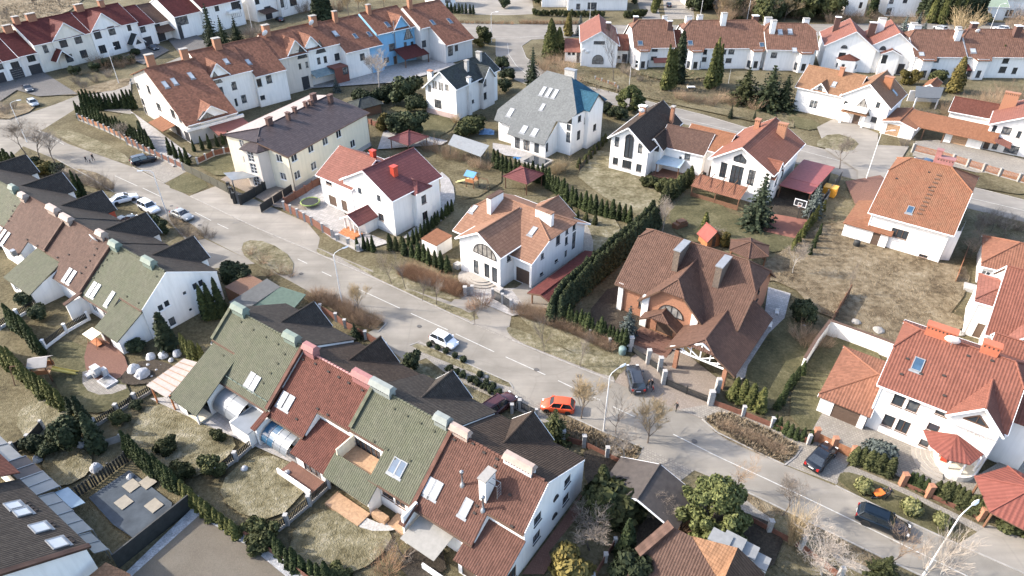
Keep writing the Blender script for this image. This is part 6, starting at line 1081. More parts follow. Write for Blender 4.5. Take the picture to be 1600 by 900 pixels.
hipped('pavilion', 'hexagonal pavilion with salmon-red ribbed roof, lower right edge', 'pavilion', (1583, 808), 4.3, 2.5, 4.4, MATS['salmon_ribbed_metal'], 6, True, .3)
hipped('pavilion', 'small crimson hipped garden pavilion behind the white villa', 'pavilion', (818, 292), 3.9, 2.4, 3.8, T_MAROON if False else T_CRIMSON, 4, True, R(8), None, 1.0)
hipped('pavilion', 'dark red hipped summer house behind the crimson-roofed house', 'pavilion', (640, 232), 4.2, 2.4, 3.6, T_CRIMSON, 4, True, R(6))
hipped('gazebo', 'brown six-sided gazebo behind the large brown-tiled house', 'gazebo', (1166, 408), 3.3, 2.4, 3.5, T_BROWND, 6, True, .2)
hipped('pavilion', 'small salmon-roofed pavilion behind the gabled house at the right edge', 'pavilion', (1502, 183), 3.6, 2.4, 4.0, T_REDC, 4, True, R(10))
h = House('shed', 'small orange-roofed utility building between thuja hedge and white villa', 'shed', *G(660, 400)[:2], -39, tl(2,2)); h.roof_face('r', [h.at(1030,590,2.3), h.at(1130,525,2.6), h.at(1228,572,2.6), h.at(1128,635,2.3)], T_ORANGE2); P = [h.at(*p, 2.3) for p in ((1035,592), (1128,632), (1222,574))]
h.wall('a', P[0][:2], P[1][:2], 0, 2.25); h.wall('b', P[1][:2], P[2][:2], 0, [(0, 2.25), ((P[2]-P[1]).length, 2.5)])
h = House('canopy', 'grey canvas garden canopy on thin posts behind the crimson-roofed house', 'canopy', *G(740, 245)[:2], -37, zIJ); h.mono([h.at(268,745,2.4), h.at(310,672,2.9), h.at(560,752,2.9), h.at(500,832,2.4)], plain('grey_canvas', (.27,.28,.28), .9), 'r', None, .06); [h.box(p.x-.05, p.x+.05, p.y-.05, p.y+.05, 0, 2.3, METAL, 'post') for p in (h.at(285,745,2.4), h.at(500,825,2.4), h.at(550,755,2.8), h.at(320,680,2.8))]
h = House('pergola', 'pale slatted timber canopy on orange posts beside the green-roofed terraced house', 'pergola', *G(262, 640)[:2], -34.7, zA1)
P = [h.at(30,490,2.7), h.at(140,558,2.5), h.at(318,370,2.7), h.at(232,346,2.9)]; h.mono(P, plain('pale_timber_roof', (.50,.42,.36), .85, .12, 3), 'r', None, .12, 'canopy_roof'); [h.box(p.x*.96-.08, p.x*.96+.08, p.y-.08, p.y+.08, 0, 2.5, WOODO, 'post') for p in (P[0]+Vector((.5,.2,0)), P[1]+Vector((0,.4,0)), P[2])]
sb = MB()
for i in range(1, 7): a = P[0].lerp(P[3], i/7); b_ = P[1].lerp(P[2], i/7); sb.beam(a+Vector((0,0,.05)), b_+Vector((0,0,.05)), .06, .05)
part('batten', sb, WOODL, h.e)
h = House('outbuilding', 'grey corrugated lean-to roof between the two terraced rows', 'outbuilding', *G(380, 470)[:2], -34.7, (300,420,1)); h.mono([h.at(58,52,2.7), h.at(117,15,2.9), h.at(138,28,2.9), h.at(75,70,2.7)], plain('grey_corrugated', (.13,.13,.125), .9, spec=.1), 'r'); h.mono([h.at(90,55,2.6), h.at(140,28,2.9), h.at(178,40,2.9), h.at(150,72,2.5), h.at(120,70,2.5)], plain('green_corrugated', (.11,.15,.12), .9, spec=.1), 'r2'); h.box(-2, 2, -1, 3, 0, 2.2, WOOD, 'wall')
h = House('shed', 'grey sheet-roofed shed with white posts near the yellow cypress', 'shed', *G(1447, 165)[:2], -8, zKN); h.mono([h.at(882,262,2.6), h.at(890,186,3.2), h.at(1075,196,3.2), h.at(1050,268,2.6)], plain('grey_shed_sheet', (.13,.135,.135), .6), 'r'); [h.box(p.x-.12, p.x+.12, p.y-.12, p.y+.12, 0, 2.6, WHITE, 'post') for p in (h.at(895,262,2.6), h.at(1040,266,2.6))]; h.box(-3.5, 3.2, 2.6, 2.8, 0, 2.6, WHITE, 'wall')
gabled('shed', 'small orange-roofed shed beside the yellow cypress', 'shed', zKN, (985,175), (1030,130), 1.6, 2.6, .8, T_ORANGE2, walls=True)
h = House('playhouse', 'red wooden playhouse with gabled roof behind the brown-tiled house', 'playhouse', *GP(zD, 505, 130)[:2], 20, zD, None, WOODO, TRIM_B); h.block(-1.2, 1.2, -1.2, 1.2, [(-1.2, 1.7), (0, 3.0), (1.2, 1.7)], 'y', oe=.3, og=.3, roof=plain('red_boards', (.33,.08,.06), .8), gut=False, wins={'F': [(None, 1.2, .8, .7, 1.3, 'd')], 'R': [(None, 1.2, 1.1, .6, .6, '')]})
h = House('shed', 'dark hip-roofed shed with green edge beside the cream house', 'shed', *GP(zG, 985, 215)[:2], 40, zG); h.block(-2, 3.5, -2, 3, [(-2, 2.4), (.5, 3.4), (3, 2.4)], 'x', ((2.4, 2), (2.4, 2)), roof=T_SLATE, gut=False, wall=WOOD)
# ------------------------------------------------------------------ vegetation prototypes
rnd = random.Random(7)
L_THUJA = leaf('thuja_leaves', (.022,.036,.014), (.085,.105,.034)); L_THUJAY = leaf('yellowish_thuja_leaves', (.06,.075,.02), (.20,.19,.06)); L_DARK = leaf('dark_evergreen_leaves', (.024,.036,.018), (.095,.11,.05))
L_SPRUCE = leaf('spruce_needles', (.02,.032,.018), (.075,.09,.05)); L_BLUE = leaf('blue_spruce_needles', (.08,.10,.09), (.24,.27,.24)); L_GOLD = leaf('golden_leaves', (.10,.085,.025), (.27,.21,.065)); L_BALL = leaf('yellow_green_leaves', (.11,.12,.04), (.36,.34,.15))
L_OLIVE = leaf('olive_leaves', (.035,.042,.016), (.14,.145,.055)); L_PINE = leaf('pine_tufts', (.04,.055,.018), (.24,.25,.09))
TW_B = leaf('brown_twigs', (.18,.125,.08), (.38,.27,.18)); TW_R = leaf('reddish_brown_twigs', (.19,.11,.065), (.40,.25,.15)); TW_G = leaf('grey_brown_twigs', (.14,.11,.085), (.30,.25,.2)); TW_P = leaf('pale_twigs', (.22,.185,.15), (.42,.36,.30)); TW_Y = leaf('straw_twigs', (.28,.21,.12), (.48,.37,.22)); BARK = plain('grey_bark', (.16,.125,.10), .9, .3, 8); BARKP = plain('pale_bark', (.44,.40,.35), .9, .25, 8)
def quad(mb, p, s, r, n=None, asp=1.0):
    d = Vector((r.gauss(0,1), r.gauss(0,1), r.gauss(0,1))).normalized() if n is None else (n + Vector((r.gauss(0,.55), r.gauss(0,.55), r.gauss(0,.55)))).normalized()
    a = d.orthogonal().normalized(); a.rotate(Matrix.Rotation(r.uniform(0, 6.28), 3, d)); b = d.cross(a)
    a *= s*.5*r.uniform(.7, 1.3); b *= s*.5*asp*r.uniform(.7, 1.3)
    n0 = len(mb.v); mb.v += [tuple(p-a*.6-b), tuple(p+a*.6-b), tuple(p+a+b*.3), tuple(p+b*1.1), tuple(p-a+b*.3)]; mb.f.append((n0, n0+1, n0+2, n0+3, n0+4)); mb.m.append(0); mb.uv.append([(0,0)]*5)
def m_thuja(seed, N=620, rr=.33, pw=.75, s=.16, mat=None, lean=.0):
    """narrow column, 1 m tall unit scaled later (height 3 m modelled)"""
    r = random.Random(seed); mb = MB(); H = 3.0; lob = [(r.uniform(0, 6.28), r.uniform(.1, .9), r.uniform(.05, .16)) for _ in range(14)]
    core = MB()
    for i in range(N):
        t = r.random()**.85; a = r.uniform(0, 6.28); prof = (min(1, t*7+.35))*(1-t)**pw*rr*1.25
        k = 1 + sum(w*math.exp(-((t-h)/.12)**2)*math.cos(a-b) for b, h, w in lob)
        rad = prof*k*r.uniform(.72, 1.08) + .02; p = Vector((rad*math.cos(a), rad*math.sin(a), t*H+r.uniform(-.05, .05)))
        quad(mb, p, s*(1.15-.5*t), r, Vector((math.cos(a), math.sin(a), .7)), 1.5)
    k = 7; prof = [(rr*.6, 0.0), (rr*.85, .5), (rr*.6, 1.6), (.03, 2.8)]; mb.lathe(prof, k)
    return mb.mesh('thuja_bush', [mat or L_THUJA])
def m_blob(seed, N, mat, H=1.0, s=.16, flat=.0, lumps=9, up=.4, name='shrub_leaves', bottom=.05):
    r = random.Random(seed); mb = MB(); C = [(Vector((r.uniform(-.26,.26), r.uniform(-.26,.26), r.uniform(.22,.74))), r.uniform(.15,.27)) for _ in range(lumps)]
    for i in range(N):
        c, q = r.choice(C); d = Vector((r.gauss(0,1), r.gauss(0,1), r.gauss(0,1)+up)).normalized(); p = c + d*q*r.uniform(.75, 1.08); p.z = max(p.z, bottom)*H
        quad(mb, p, s, r, d, 1.2)
    for c, q in C: mb.lathe([(q*.3, (c.z-q*.8)*H if c.z-q*.8 > 0 else 0), (q*.75, (c.z-q*.2)*H), (q*.7, (c.z+q*.35)*H), (.02, (c.z+q*.78)*H)], 7, 0, (c.x, c.y, 0))
    return mb.mesh(name, [mat])
def m_ball(seed, N, mat, s=.13):
    r = random.Random(seed); mb = MB()
    for i in range(N):
        d = Vector((r.gauss(0,1), r.gauss(0,1), r.gauss(0,1)+.25)).normalized(); k = 1+.09*math.sin(d.x*7+seed)+.09*math.sin(d.y*8+d.z*6); p = Vector((d.x*.5*k, d.y*.5*k, .45+d.z*.45*k)); quad(mb, p*r.uniform(.9,1.03), s, r, d)
    mb.lathe([(.2, .05), (.4, .25), (.42, .55), (.25, .8), (.02, .86)], 9); return mb.mesh('shrub_leaves', [mat])
def m_spruce(seed, mat, layers=15, w=.3, s=.14):
    r = random.Random(seed); mb = MB(); tr = MB(); H = 1.0; tr.tube([(0,0,0), (0,0,.5), (0,0,1)], [.022, .014, .003], 6)
    for i in range(layers):
        t = .05 + .93*i/(layers-1); R_ = w*(1-t)**.85*r.uniform(.85, 1.1)+.012; n = max(5, int(13*(1-t)+4))
        for j in range(n):
            a = 6.28*j/n + r.uniform(-.3,.3) + i; L = R_*r.uniform(.75, 1.12); dz = -.06*(1-t)
            m = max(3, int(L/.028))
            for k in range(m):
                f = (k+.6)/m; p = Vector((math.cos(a)*L*f, math.sin(a)*L*f, t + dz*f + .012)); sz = s*.42*(1.1-.45*f)*(.6+.5*(1-t))
                quad(mb, p, sz, r, Vector((math.cos(a)*.3, math.sin(a)*.3, 1)), 1.0)
                if k % 2: quad(mb, p+Vector((0,0,-.015)), sz, r, Vector((math.cos(a), math.sin(a), .2)))
    mb.lathe([(w*.3, .06), (w*.26, .3), (w*.12, .7), (.01, .95)], 7)
    return tr.mesh('trunk', [BARK]), mb.mesh('crown', [mat])
def m_bare(seed, spread=.6, up=.7, depth=4, kids=(7, 6, 5, 5), twig=None, bark=None, trunk=.25, r0=.017, thin=.0013, curl=.25, droop=0.0):
    """leafless tree of height ~1: trunk and limbs in one mesh, the twigs in another"""
    r = random.Random(seed); lim = MB(); tw = MB()
    def grow(p, d, L, rad, lev):
        pts = [p]; rr = [rad]; n = 3 if lev < 2 else 2
        for i in range(n):
            d = (d + Vector((r.gauss(0,curl), r.gauss(0,curl), r.gauss(0,curl)*.6 + (.10 if lev else .0) - droop*lev*.12))*.55).normalized(); p = p + d*(L/n); pts.append(p); rr.append(max(rad*(1-.62*(i+1)/n), thin))
        (lim if lev < 2 else tw).tube(pts, rr, 5 if lev < 2 else 3, cap=False)
        if lev >= depth: return
        for k in range(kids[min(lev, len(kids)-1)]):
            f = r.uniform(.35, 1.0) if lev else r.uniform(trunk*1.4, 1.0); i = min(int(f*n), n-1); q = pts[i].lerp(pts[i+1], f*n-i)
            a = r.uniform(0, 6.28); side = Vector((math.cos(a), math.sin(a), 0)); nd = (d*up + side*spread + Vector((0,0,.25)) + Vector((r.gauss(0,.2), r.gauss(0,.2), 0))).normalized()
            grow(q, nd, L*r.uniform(.5, .72) if lev else L*r.uniform(.45, .75), max(rr[i]*.6, thin), lev+1)
    grow(Vector((0,0,0)), Vector((0,0,1)), .55, r0, 0)
    return lim.mesh('trunk', [bark or BARK]), tw.mesh('crown', [twig or TW_G])
def m_twigs(seed, N, mat, h=.8, spread=.5, base=.3, th=.0045, seg=2, arch=.2):
    """leafless shrub: many thin stems fanning out of the ground, each forked"""
    r = random.Random(seed); mb = MB()
    for i in range(N):
        a = r.uniform(0, 6.28); b = base*math.sqrt(r.random()); p = Vector((b*math.cos(a), b*math.sin(a), 0)); d = Vector((math.cos(a)*spread*r.uniform(.1,1), math.sin(a)*spread*r.uniform(.1,1), 1)).normalized(); L = h*r.uniform(.6, 1.05); pts = [p]
        for k in range(seg):
            d = (d + Vector((r.gauss(0,.16), r.gauss(0,.16), -arch*k*.5))).normalized(); pts.append(pts[-1]+d*L/seg)
        mb.tube(pts, [th, th*.8, th*.35][:len(pts)], 3, cap=False)
        for q in range(3):
            f = pts[r.randrange(1, len(pts))] if q else pts[1]; e = (d+Vector((r.gauss(0,.5), r.gauss(0,.5), r.gauss(.1,.3)))).normalized(); mb.tube([f, f+e*L*.33], [th*.55, th*.3], 3, cap=False)
    return mb.mesh('shrub_twigs', [mat])
PRO = {
 'thuja': [m_thuja(i) for i in range(5)], 'thujay': [m_thuja(20+i, 620, .36, .7, .17, L_THUJAY) for i in range(3)], 'thujad': [m_thuja(30+i, 560, .34, .7, .17, L_DARK) for i in range(3)], 'bushy': [m_thuja(40+i, 700, .55, .55, .2, L_OLIVE) for i in range(3)],
 'cypress': [m_thuja(50+i, 1500, .62, .6, .15, L_GOLD) for i in range(2)], 'cypressg': [m_thuja(60+i, 1700, .62, .62, .15, L_THUJAY) for i in range(2)],
 'evergreen': [m_blob(i, 1900, L_DARK, 1.0, .075, lumps=13) for i in range(3)], 'olive': [m_blob(10+i, 1900, L_OLIVE, 1.0, .075, lumps=13) for i in range(3)], 'gold': [m_blob(20+i, 1700, L_GOLD, 1.0, .075) for i in range(2)],
 'blue': [m_blob(30+i, 1700, L_BLUE, .7, .07, lumps=13) for i in range(2)], 'ball': [m_ball(i, 700, L_BALL) for i in range(3)], 'balld': [m_ball(10+i, 420, L_DARK) for i in range(2)], 'yew': [m_ball(20+i, 800, L_OLIVE, .15) for i in range(2)],
 'brown': [m_twigs(i, 120, TW_B, .75, .8, .34) for i in range(4)], 'red': [m_twigs(10+i, 120, TW_R, .75, .8, .34) for i in range(4)], 'grey': [m_twigs(20+i, 90, TW_G, .8, .8, .22) for i in range(4)], 'straw': [m_twigs(30+i, 150, TW_Y, .8, .7, .22, .005) for i in range(3)], 'weep': [m_twigs(40+i, 45, TW_B, .8, 1.2, .1, .005, 2, 1.0) for i in range(3)], 'pampas': [m_twigs(50, 140, TW_Y, .9, .35, .12, .006)],
}
TREE = {
 'spruce': [m_spruce(i, L_SPRUCE) for i in range(3)], 'bluespruce': [m_spruce(10+i, L_BLUE, 14, .33, .15) for i in range(2)], 'fir': [m_spruce(20+i, L_DARK, 16, .36) for i in range(2)], 'olivefir': [m_spruce(30+i, L_OLIVE, 15, .38, .16) for i in range(2)],
 'bare': [m_bare(i, .75, .7) for i in range(4)], 'slim': [m_bare(10+i, .45, 1.0, 3, (9, 5, 4), trunk=.2, r0=.011) for i in range(3)], 'pale': [m_bare(20+i, .8, .6, 4, (7, 6, 6, 5), TW_P, BARKP, r0=.017, thin=.0011) for i in range(3)], 'birch': [m_bare(26+i, .45, 1.1, 4, (8, 4, 4, 3), TW_P, BARKP, r0=.013, thin=.0011) for i in range(2)],
 'fuzzy': [m_bare(30+i, .62, .85, 4, (9, 7, 6, 5), TW_Y, BARK, trunk=.2, r0=.016, thin=.0015) for i in range(2)], 'twisted': [m_bare(40, 1.0, .4, 4, (6, 5, 4, 3), TW_G, BARK, trunk=.2, r0=.025, curl=.6)], 'pink': [m_bare(50, .7, .7, 4, (6, 5, 5, 4), TW_B, BARK)],
}
def crown_pine(seed):
    r = random.Random(seed); mb = MB(); C = []
    for i in range(84):
        t = r.uniform(.1, 1); a = r.uniform(0, 6.28); rad = .44*math.sin(min(math.pi*.98, math.pi*(t*.82+.16)))*math.sqrt(r.uniform(.2, 1)); C.append((Vector((rad*math.cos(a), rad*math.sin(a), t*.92)), r.uniform(.06, .11)))
    for c, q in C:
        for _ in range(150): d = Vector((r.gauss(0,1), r.gauss(0,1), r.gauss(0,1)+.4)).normalized(); quad(mb, c+d*q*r.uniform(.7,1.1), .028, r, d, 1.6)
        mb.lathe([(q*.4, -q*.6), (q*.75, 0), (q*.3, q*.6)], 6, 0, tuple(c))
    tr = MB(); tr.tube([(0,0,0), (.01,0,.4), (0,.01,.85)], [.035, .025, .008], 7)
    for i in range(8): a = i*.8; tr.tube([(0,0,.2+.06*i), (.25*math.cos(a), .25*math.sin(a), .34+.06*i)], [.014, .006], 5)
    return tr.mesh('trunk', [BARK]), mb.mesh('crown', [L_PINE])
TREE['pine'] = [crown_pine(3), crown_pine(4)]
NAMES = dict(thuja='thuja', thujay='thuja', thujad='thuja', bushy='thuja', cypress='cypress', cypressg='cypress', evergreen='evergreen_shrub', olive='evergreen_shrub', gold='golden_shrub', blue='juniper_shrub', ball='round_shrub', balld='round_shrub', yew='round_shrub', brown='bare_shrub', red='bare_shrub', grey='bare_shrub', straw='bare_shrub', weep='weeping_shrub', pampas='ornamental_grass',
  spruce='spruce_tree', bluespruce='blue_spruce_tree', fir='fir_tree', olivefir='conifer_tree', bare='bare_tree', slim='bare_tree', pale='bare_tree', birch='bare_tree', fuzzy='bare_tree', twisted='bare_tree', pink='bare_tree', pine='pine_tree')
def plant(kind, p, h, w=None, label=None, group=None):
    """h = height in metres; w = width factor (1 = the prototype's own proportions)"""
    if not isinstance(p, Vector): p = G(*p)
    w = w or 1.0; rz = rnd.uniform(0, 6.28); nm = NAMES[kind]; cat = 'tree' if kind in TREE else ('hedge plant' if 'thuja' == nm else 'shrub')
    if kind in PRO:
        base = {'thuja': 3.0, 'thujay': 3.0, 'thujad': 3.0, 'bushy': 3.0, 'cypress': 3.0, 'cypressg': 3.0}.get(kind, .9); s = h/base*1.08; w *= 1.15 if nm == 'thuja' else 1.0
        o = link(nm, rnd.choice(PRO[kind]), None, p, rz); o.scale = (s*w*rnd.uniform(.92, 1.08), s*w*rnd.uniform(.92, 1.08), s*rnd.uniform(.92, 1.08))
        return tag(o, label, cat, group)
    t, c = rnd.choice(TREE[kind]); o = thing(nm, label, cat, p, rz, group); s = h*(1.0 if kind in ('spruce','bluespruce','fir','olivefir','pine') else 1.05); o.scale = (s*w, s*w, s)
    link('trunk', t, o); link('crown', c, o); return o
def row(kind, pts, n, h, label, group, w=None, jit=.12, rows=1, gap=.8):
    P = [G(*p) for p in (pts if len(pts) > 1 else [pts[0], (pts[0][0]+2, pts[0][1])])]; L = [(b-a).length for a, b in zip(P, P[1:])]; T = sum(L)
    for k in range(rows):
        for i in range(n):
            t = T*(i+.5*(k % 2))/max(n-1, 1); t = min(t, T-1e-4); j = 0
            while j < len(L)-1 and t > L[j]: t -= L[j]; j += 1
            d = (P[j+1]-P[j]).normalized(); q = P[j] + d*t + Vector((-d.y, d.x, 0))*(k*gap) + Vector((rnd.uniform(-jit, jit), rnd.uniform(-jit, jit), 0)); plant(kind, q, h*rnd.uniform(.88, 1.1), w, label, group)
# ---- thuja hedges
def dense_hedge(pts, n, h):
    P = [G(*p) for p in pts]; L = [(b-a).length for a, b in zip(P, P[1:])]; mb = MB(); r = random.Random(77)
    for k in range(2):
        for i in range(n):
            t = sum(L)*(i+.5*k)/n; j = 0
            while j < len(L)-1 and t > L[j]: t -= L[j]; j += 1
            d = (P[j+1]-P[j]).normalized(); q = P[j]+d*t+Vector((d.y, -d.x, 0))*k*1.1; me = r.choice(PRO['thujad']); s = h/3*r.uniform(.88, 1.1)
            M = Matrix.Translation(q) @ Matrix.Rotation(r.uniform(0, 6.28), 4, 'Z') @ Matrix.Diagonal((s*1.25, s*1.25, s, 1)); b = len(mb.v)
            mb.v += [tuple(M @ v.co) for v in me.vertices]; fs = [tuple(b+x for x in p.vertices) for p in me.polygons]; mb.f += fs; mb.m += [0]*len(fs); mb.uv += [[(0, 0)]]*len(fs)
    tag(part('thuja_hedge', mb, L_DARK, None), 'dense dark thuja hedge between the white villa and the brick house', 'hedge', None, 'stuff')
def HR(kind, pts, n, h, label, w=None, **k): row(kind, pts, n, h, label, label.split(',')[0], w, **k)
HR('thuja', [(126,186),(180,206),(240,238)], 24, 3.6, 'tall dark thuja in the row behind the brown fence, upper left', 1.0); HR('thuja', [(133,172),(160,172),(212,170)], 14, 4.0, 'dark thuja in the back row beside the grey-beige gable house', 1.0); HR('thujad', [(222,215),(236,234)], 5, 3.6, 'thuja closing the corner of the upper left hedge')
HR('thuja', [(268,243),(280,250),(294,258)], 4, 3.4, 'thuja beside the driveway of the grey-beige gable house'); HR('thuja', [(305,236),(330,232),(360,222)], 6, 2.6, 'small thuja behind the posts left of the cream house')
HR('thuja', [(560,390),(572,390),(584,393)], 4, 2.6, 'dark thuja in front of the orange steps'); HR('bushy', [(610,390),(628,392)], 3, 2.4, 'bushy thuja under the corner of the crimson-roofed house', .8)
HR('thuja', [(634,398),(655,405),(699,426)], 8, 3.0, 'thuja in the short row before the small orange-roofed building', 1.15); HR('thuja', [(640,385),(668,362),(706,330)], 13, 2.2, 'small thuja between the crimson-roofed house and the white villa', 1.1)
HR('thuja', [(772,262),(800,272),(850,288),(885,316),(930,335),(984,348)], 32, 3.4, 'thuja in the long hedge behind the white villa', 1.15); HR('bushy', [(880,330),(905,345),(930,352)], 5, 2.0, 'lower thuja in front of the long hedge behind the white villa', 1.0)
dense_hedge([(1028,352),(990,388),(940,432),(892,476),(872,508)], 50, 4.3); HR('thuja', [(875,503),(900,513),(940,530),(976,547)], 17, 3.0, 'thuja in the front hedge of the brick house', 1.05)
HR('bushy', [(880,490),(890,480)], 3, 3.6, 'bushy thuja at the street end of the dark hedge', .8)
HR('thujay', [(1147,622),(1160,630),(1185,642)], 4, 3.4, 'thuja in the group of four right of the carport gable', 1.2); HR('thuja', [(1207,666),(1235,682),(1263,692)], 7, 1.9, 'small clipped thuja behind the right pavement verge', 1.3); HR('thuja', [(1214,640),(1228,615),(1250,585)], 8, 2.0, 'small thuja along the white boundary wall', 1.2)
HR('bushy', [(1334,722),(1352,729)], 3, 2.3, 'clipped thuja at the gate of the orange-red house', .95); HR('bushy', [(1362,733),(1386,742)], 4, 2.3, 'clipped thuja in front of the silver juniper', .95); HR('thuja', [(1417,756),(1450,772)], 5, 1.8, 'small clipped thuja between the brick posts', 1.5); HR('bushy', [(1460,774),(1492,789)], 5, 2.3, 'clipped thuja in the middle group beside the pavement', .85); HR('bushy', [(1500,794),(1532,808)], 5, 2.3, 'clipped thuja in the right group beside the pavement', .85); HR('bushy', [(1572,826),(1604,838)], 3, 2.6, 'bushy thuja under the salmon-red pavilion', 1.0)
HR('thujay', [(-4,556),(30,585),(62,615),(102,640)], 18, 3.6, 'yellowish thuja in the hedge left of the play tower', .9); HR('thuja', [(22,510),(45,530),(66,556)], 9, 3.6, 'dark thuja behind the play tower'); HR('thuja', [(205,710),(235,738),(282,768)], 13, 3.4, 'slim thuja beside the slate-coloured cover', .9); HR('thuja', [(430,858),(450,882),(512,912)], 9, 2.7, 'thuja in the row at the bottom edge', 1.15)
HR('thujay', [(292,775),(330,810),(372,838)], 10, 2.4, 'yellow-green thuja along the fence of the gravel yard', 1.2); HR('thujay', [(1238,392),(1258,362),(1284,330)], 11, 2.4, 'thuja along the fence right of the red court', 1.0); HR('thuja', [(1264,398),(1280,368)], 4, 2.2, 'lower thuja beside the rough ground'); HR('thuja', [(325,498),(337,497),(350,494)], 3, 5.6, 'tall thuja against the white gable of the left row', .9); HR('thujay', [(290,552),(300,560),(318,566)], 6, 3.2, 'yellowish thuja tuft beside the pale timber canopy', .9)
HR('bushy', [(1038,318),(1055,305),(1076,288)], 7, 3.4, 'bushy thuja between the linked houses', .95); HR('bushy', [(905,262),(915,255),(945,222)], 7, 2.0, 'bushy thuja by the edge of the large lawn', 1.0); HR('thuja', [(4,268),(14,272),(28,275),(36,276)], 6, 5.0, 'tall dark thuja at the left edge above the dark roofs', 1.0); HR('thuja', [(128,312),(134,312)], 2, 4.6, 'dark thuja between the slate-dark entrance gables', .8)
HR('thujay', [(1039,142),(1050,140)], 4, 10.5, 'tall yellowish thuja in front of the brown-roofed twin house, left clump', .62); HR('thujad', [(1058,130)], 1, 11, 'dark slender thuja right behind the tall yellowish pair', 1.0); HR('thujay', [(1108,138),(1120,132)], 4, 9.6, 'tall yellowish thuja in front of the twin house, right clump', .66)
HR('thuja', [(1358,28),(1362,26)], 2, 9, 'dark column thuja beside the slender white house', .9); HR('thujad', [(1436,30),(1470,34),(1500,36),(1530,34)], 12, 10, 'tall dark thuja in the screen at the upper right', 1.0); HR('cypressg', [(1452,36),(1475,38),(1498,36)], 4, 9, 'broad yellowish thuja in front of the dark screen', .62); HR('thujad', [(700,20),(740,22)], 8, 3.2, 'clipped dark hedge plant at the top edge by the road', 1.2); HR('olive', [(835,24),(880,26),(940,27)], 16, 2.0, 'olive hedge plant in front of the flat-roofed bungalow', .9); HR('olive', [(978,28),(1005,27)], 6, 2.4, 'olive hedge plant right of the blue garage door', .9); HR('cypressg', [(1022,20),(1028,8)], 3, 7, 'tall olive thuja beside the narrow side lane', .6)
HR('red', [(715,36),(745,37),(800,38)], 12, 1.2, 'low brown verge shrub beyond the upper road', 1.0); HR('red', [(815,37),(860,38),(905,38)], 18, 1.6, 'brown hedge shrub beyond the upper road', .9)
# ---- brown hedges along the main street
HR('red', [(628,428),(660,440),(690,450),(718,462)], 20, 1.5, 'reddish brown bare hedge shrub in front of the small orange-roofed building', 1.15, rows=2, gap=1.1); HR('brown', [(808,490),(850,502),(900,520),(952,546)], 26, 1.5, 'brown bare hedge shrub beside the front thujas', 1.1, rows=2, gap=1.0); HR('brown', [(486,466),(520,478),(548,498),(582,512)], 16, 1.5, 'brown bare hedge shrub at the parking verge', 1.1, rows=2, gap=1.0)
HR('brown', [(1130,668),(1170,682),(1220,708)], 14, .8, 'low dry bush on the right verge', 1.4); plant('red', (753,478), 2.4, 1.15, 'round rust-brown bush at the villa gate'); plant('red', (736,482), 1.6, 1.0, 'smaller brown bush left of the villa gate')
def many(kind, lst, label, group=None, hs=None):
    for q in lst: plant(kind, q[:2], q[2], q[3] if len(q) > 3 else None, label, group or label)
many('balld', [(671,541,.65), (684,546,.65), (697,552,.65), (711,558,.7), (724,565,.75)], 'small dark clipped ball on the verge beside the white hatchback')
for q, l in zip([(1347,766,1.3), (1421,799,1.3), (1469,819,1.2)], ('near the black parked car', 'above the black estate car', 'under the bright street lamp')): plant('ball', q[:2], q[2], 1.15, 'yellow-green clipped ball shrub '+l, 'yellow-green ball shrubs')
many('weep', [(392,398,2.4), (410,412,2.6), (438,428,2.4), (420,432,2.0), (455,432,2.2)], 'weeping brown bare shrub on the verge beside the grey roof'); many('grey', [(272,352,2.6), (290,368,2.2), (318,368,2.0), (302,376,1.8), (330,372,1.6)], 'bare grey shrub around the parked silver car'); many('grey', [(112,282,3.0), (135,288,2.6), (158,294,3.2), (172,296,2.4)], 'spreading bare shrub left of the parked white saloon')
many('slim', [(612,444,5.0), (634,452,5.0), (660,470,4.0), (682,476,4.6), (850,550,4.6), (907,574,4.4), (742,507,3.6)], 'thin bare street tree on the verge of the main street'); many('bare', [(40,240,6.5), (62,247,6.5), (86,254,6.0), (200,225,4.4)], 'bare tree by the street at the left edge')
plant('fuzzy', (560,490), 4.4, .85, 'small straw-coloured round bare tree at the parking verge'); plant('fuzzy', (908,654), 5.2, 1.0, 'straw-coloured bare tree behind the orange-red car'); plant('fuzzy', (1012,692), 5.4, .95, 'straw-coloured bare tree right of the street lamp'); plant('slim', (962,678), 6.6, .9, 'slender bare tree between two straw-coloured trees'); plant('pale', (978,724), 5.2, 1.1, 'pale bare tree behind the dark carport'); plant('twisted', (636,874), 3.2, 1.2, 'twisted bare tree on the terrace of the brown end house'); plant('red', (606,890), 2.4, 1.0, 'reddish bare bush beside the lawn at the bottom edge')
plant('bare', (1222,806), 4.6, 1.0, 'bare dark tree on the lower verge opposite the clipped shrubs'); plant('pampas', (1236,850), 4.2, .6, 'tall straw-coloured ornamental grass by the fence post'); plant('pale', (1283,898), 6.2, 1.3, 'wide pale bare tree at the bottom edge left of the black estate car'); plant('pink', (1393,882), 4.4, .9, 'brownish bare tree at the bottom edge right of the wide pale tree'); plant('birch', (1432,912), 7.5, 1.0, 'white-limbed birch beside the bright lamp post at the bottom edge'); plant('birch', (1456,920), 6.2, .9, 'smaller white-limbed birch under the bright lamp post'); plant('pink', (1152,764), 4.6, .9, 'brownish bare tree behind the round green pine'); plant('bare', (1042,828), 3.6, 1.2, 'dark bare tree behind the sun-tinted cross roof'); plant('red', (1062,826), 2.6, .9, 'rust-brown bush right of the dark bare tree'); plant('bare', (922,862), 4.4, 1.3, 'grey bare tree beside the bluish white gable wall'); plant('bare', (905,818), 3.2, 1.2, 'low bare tree close to the bluish white gable wall')
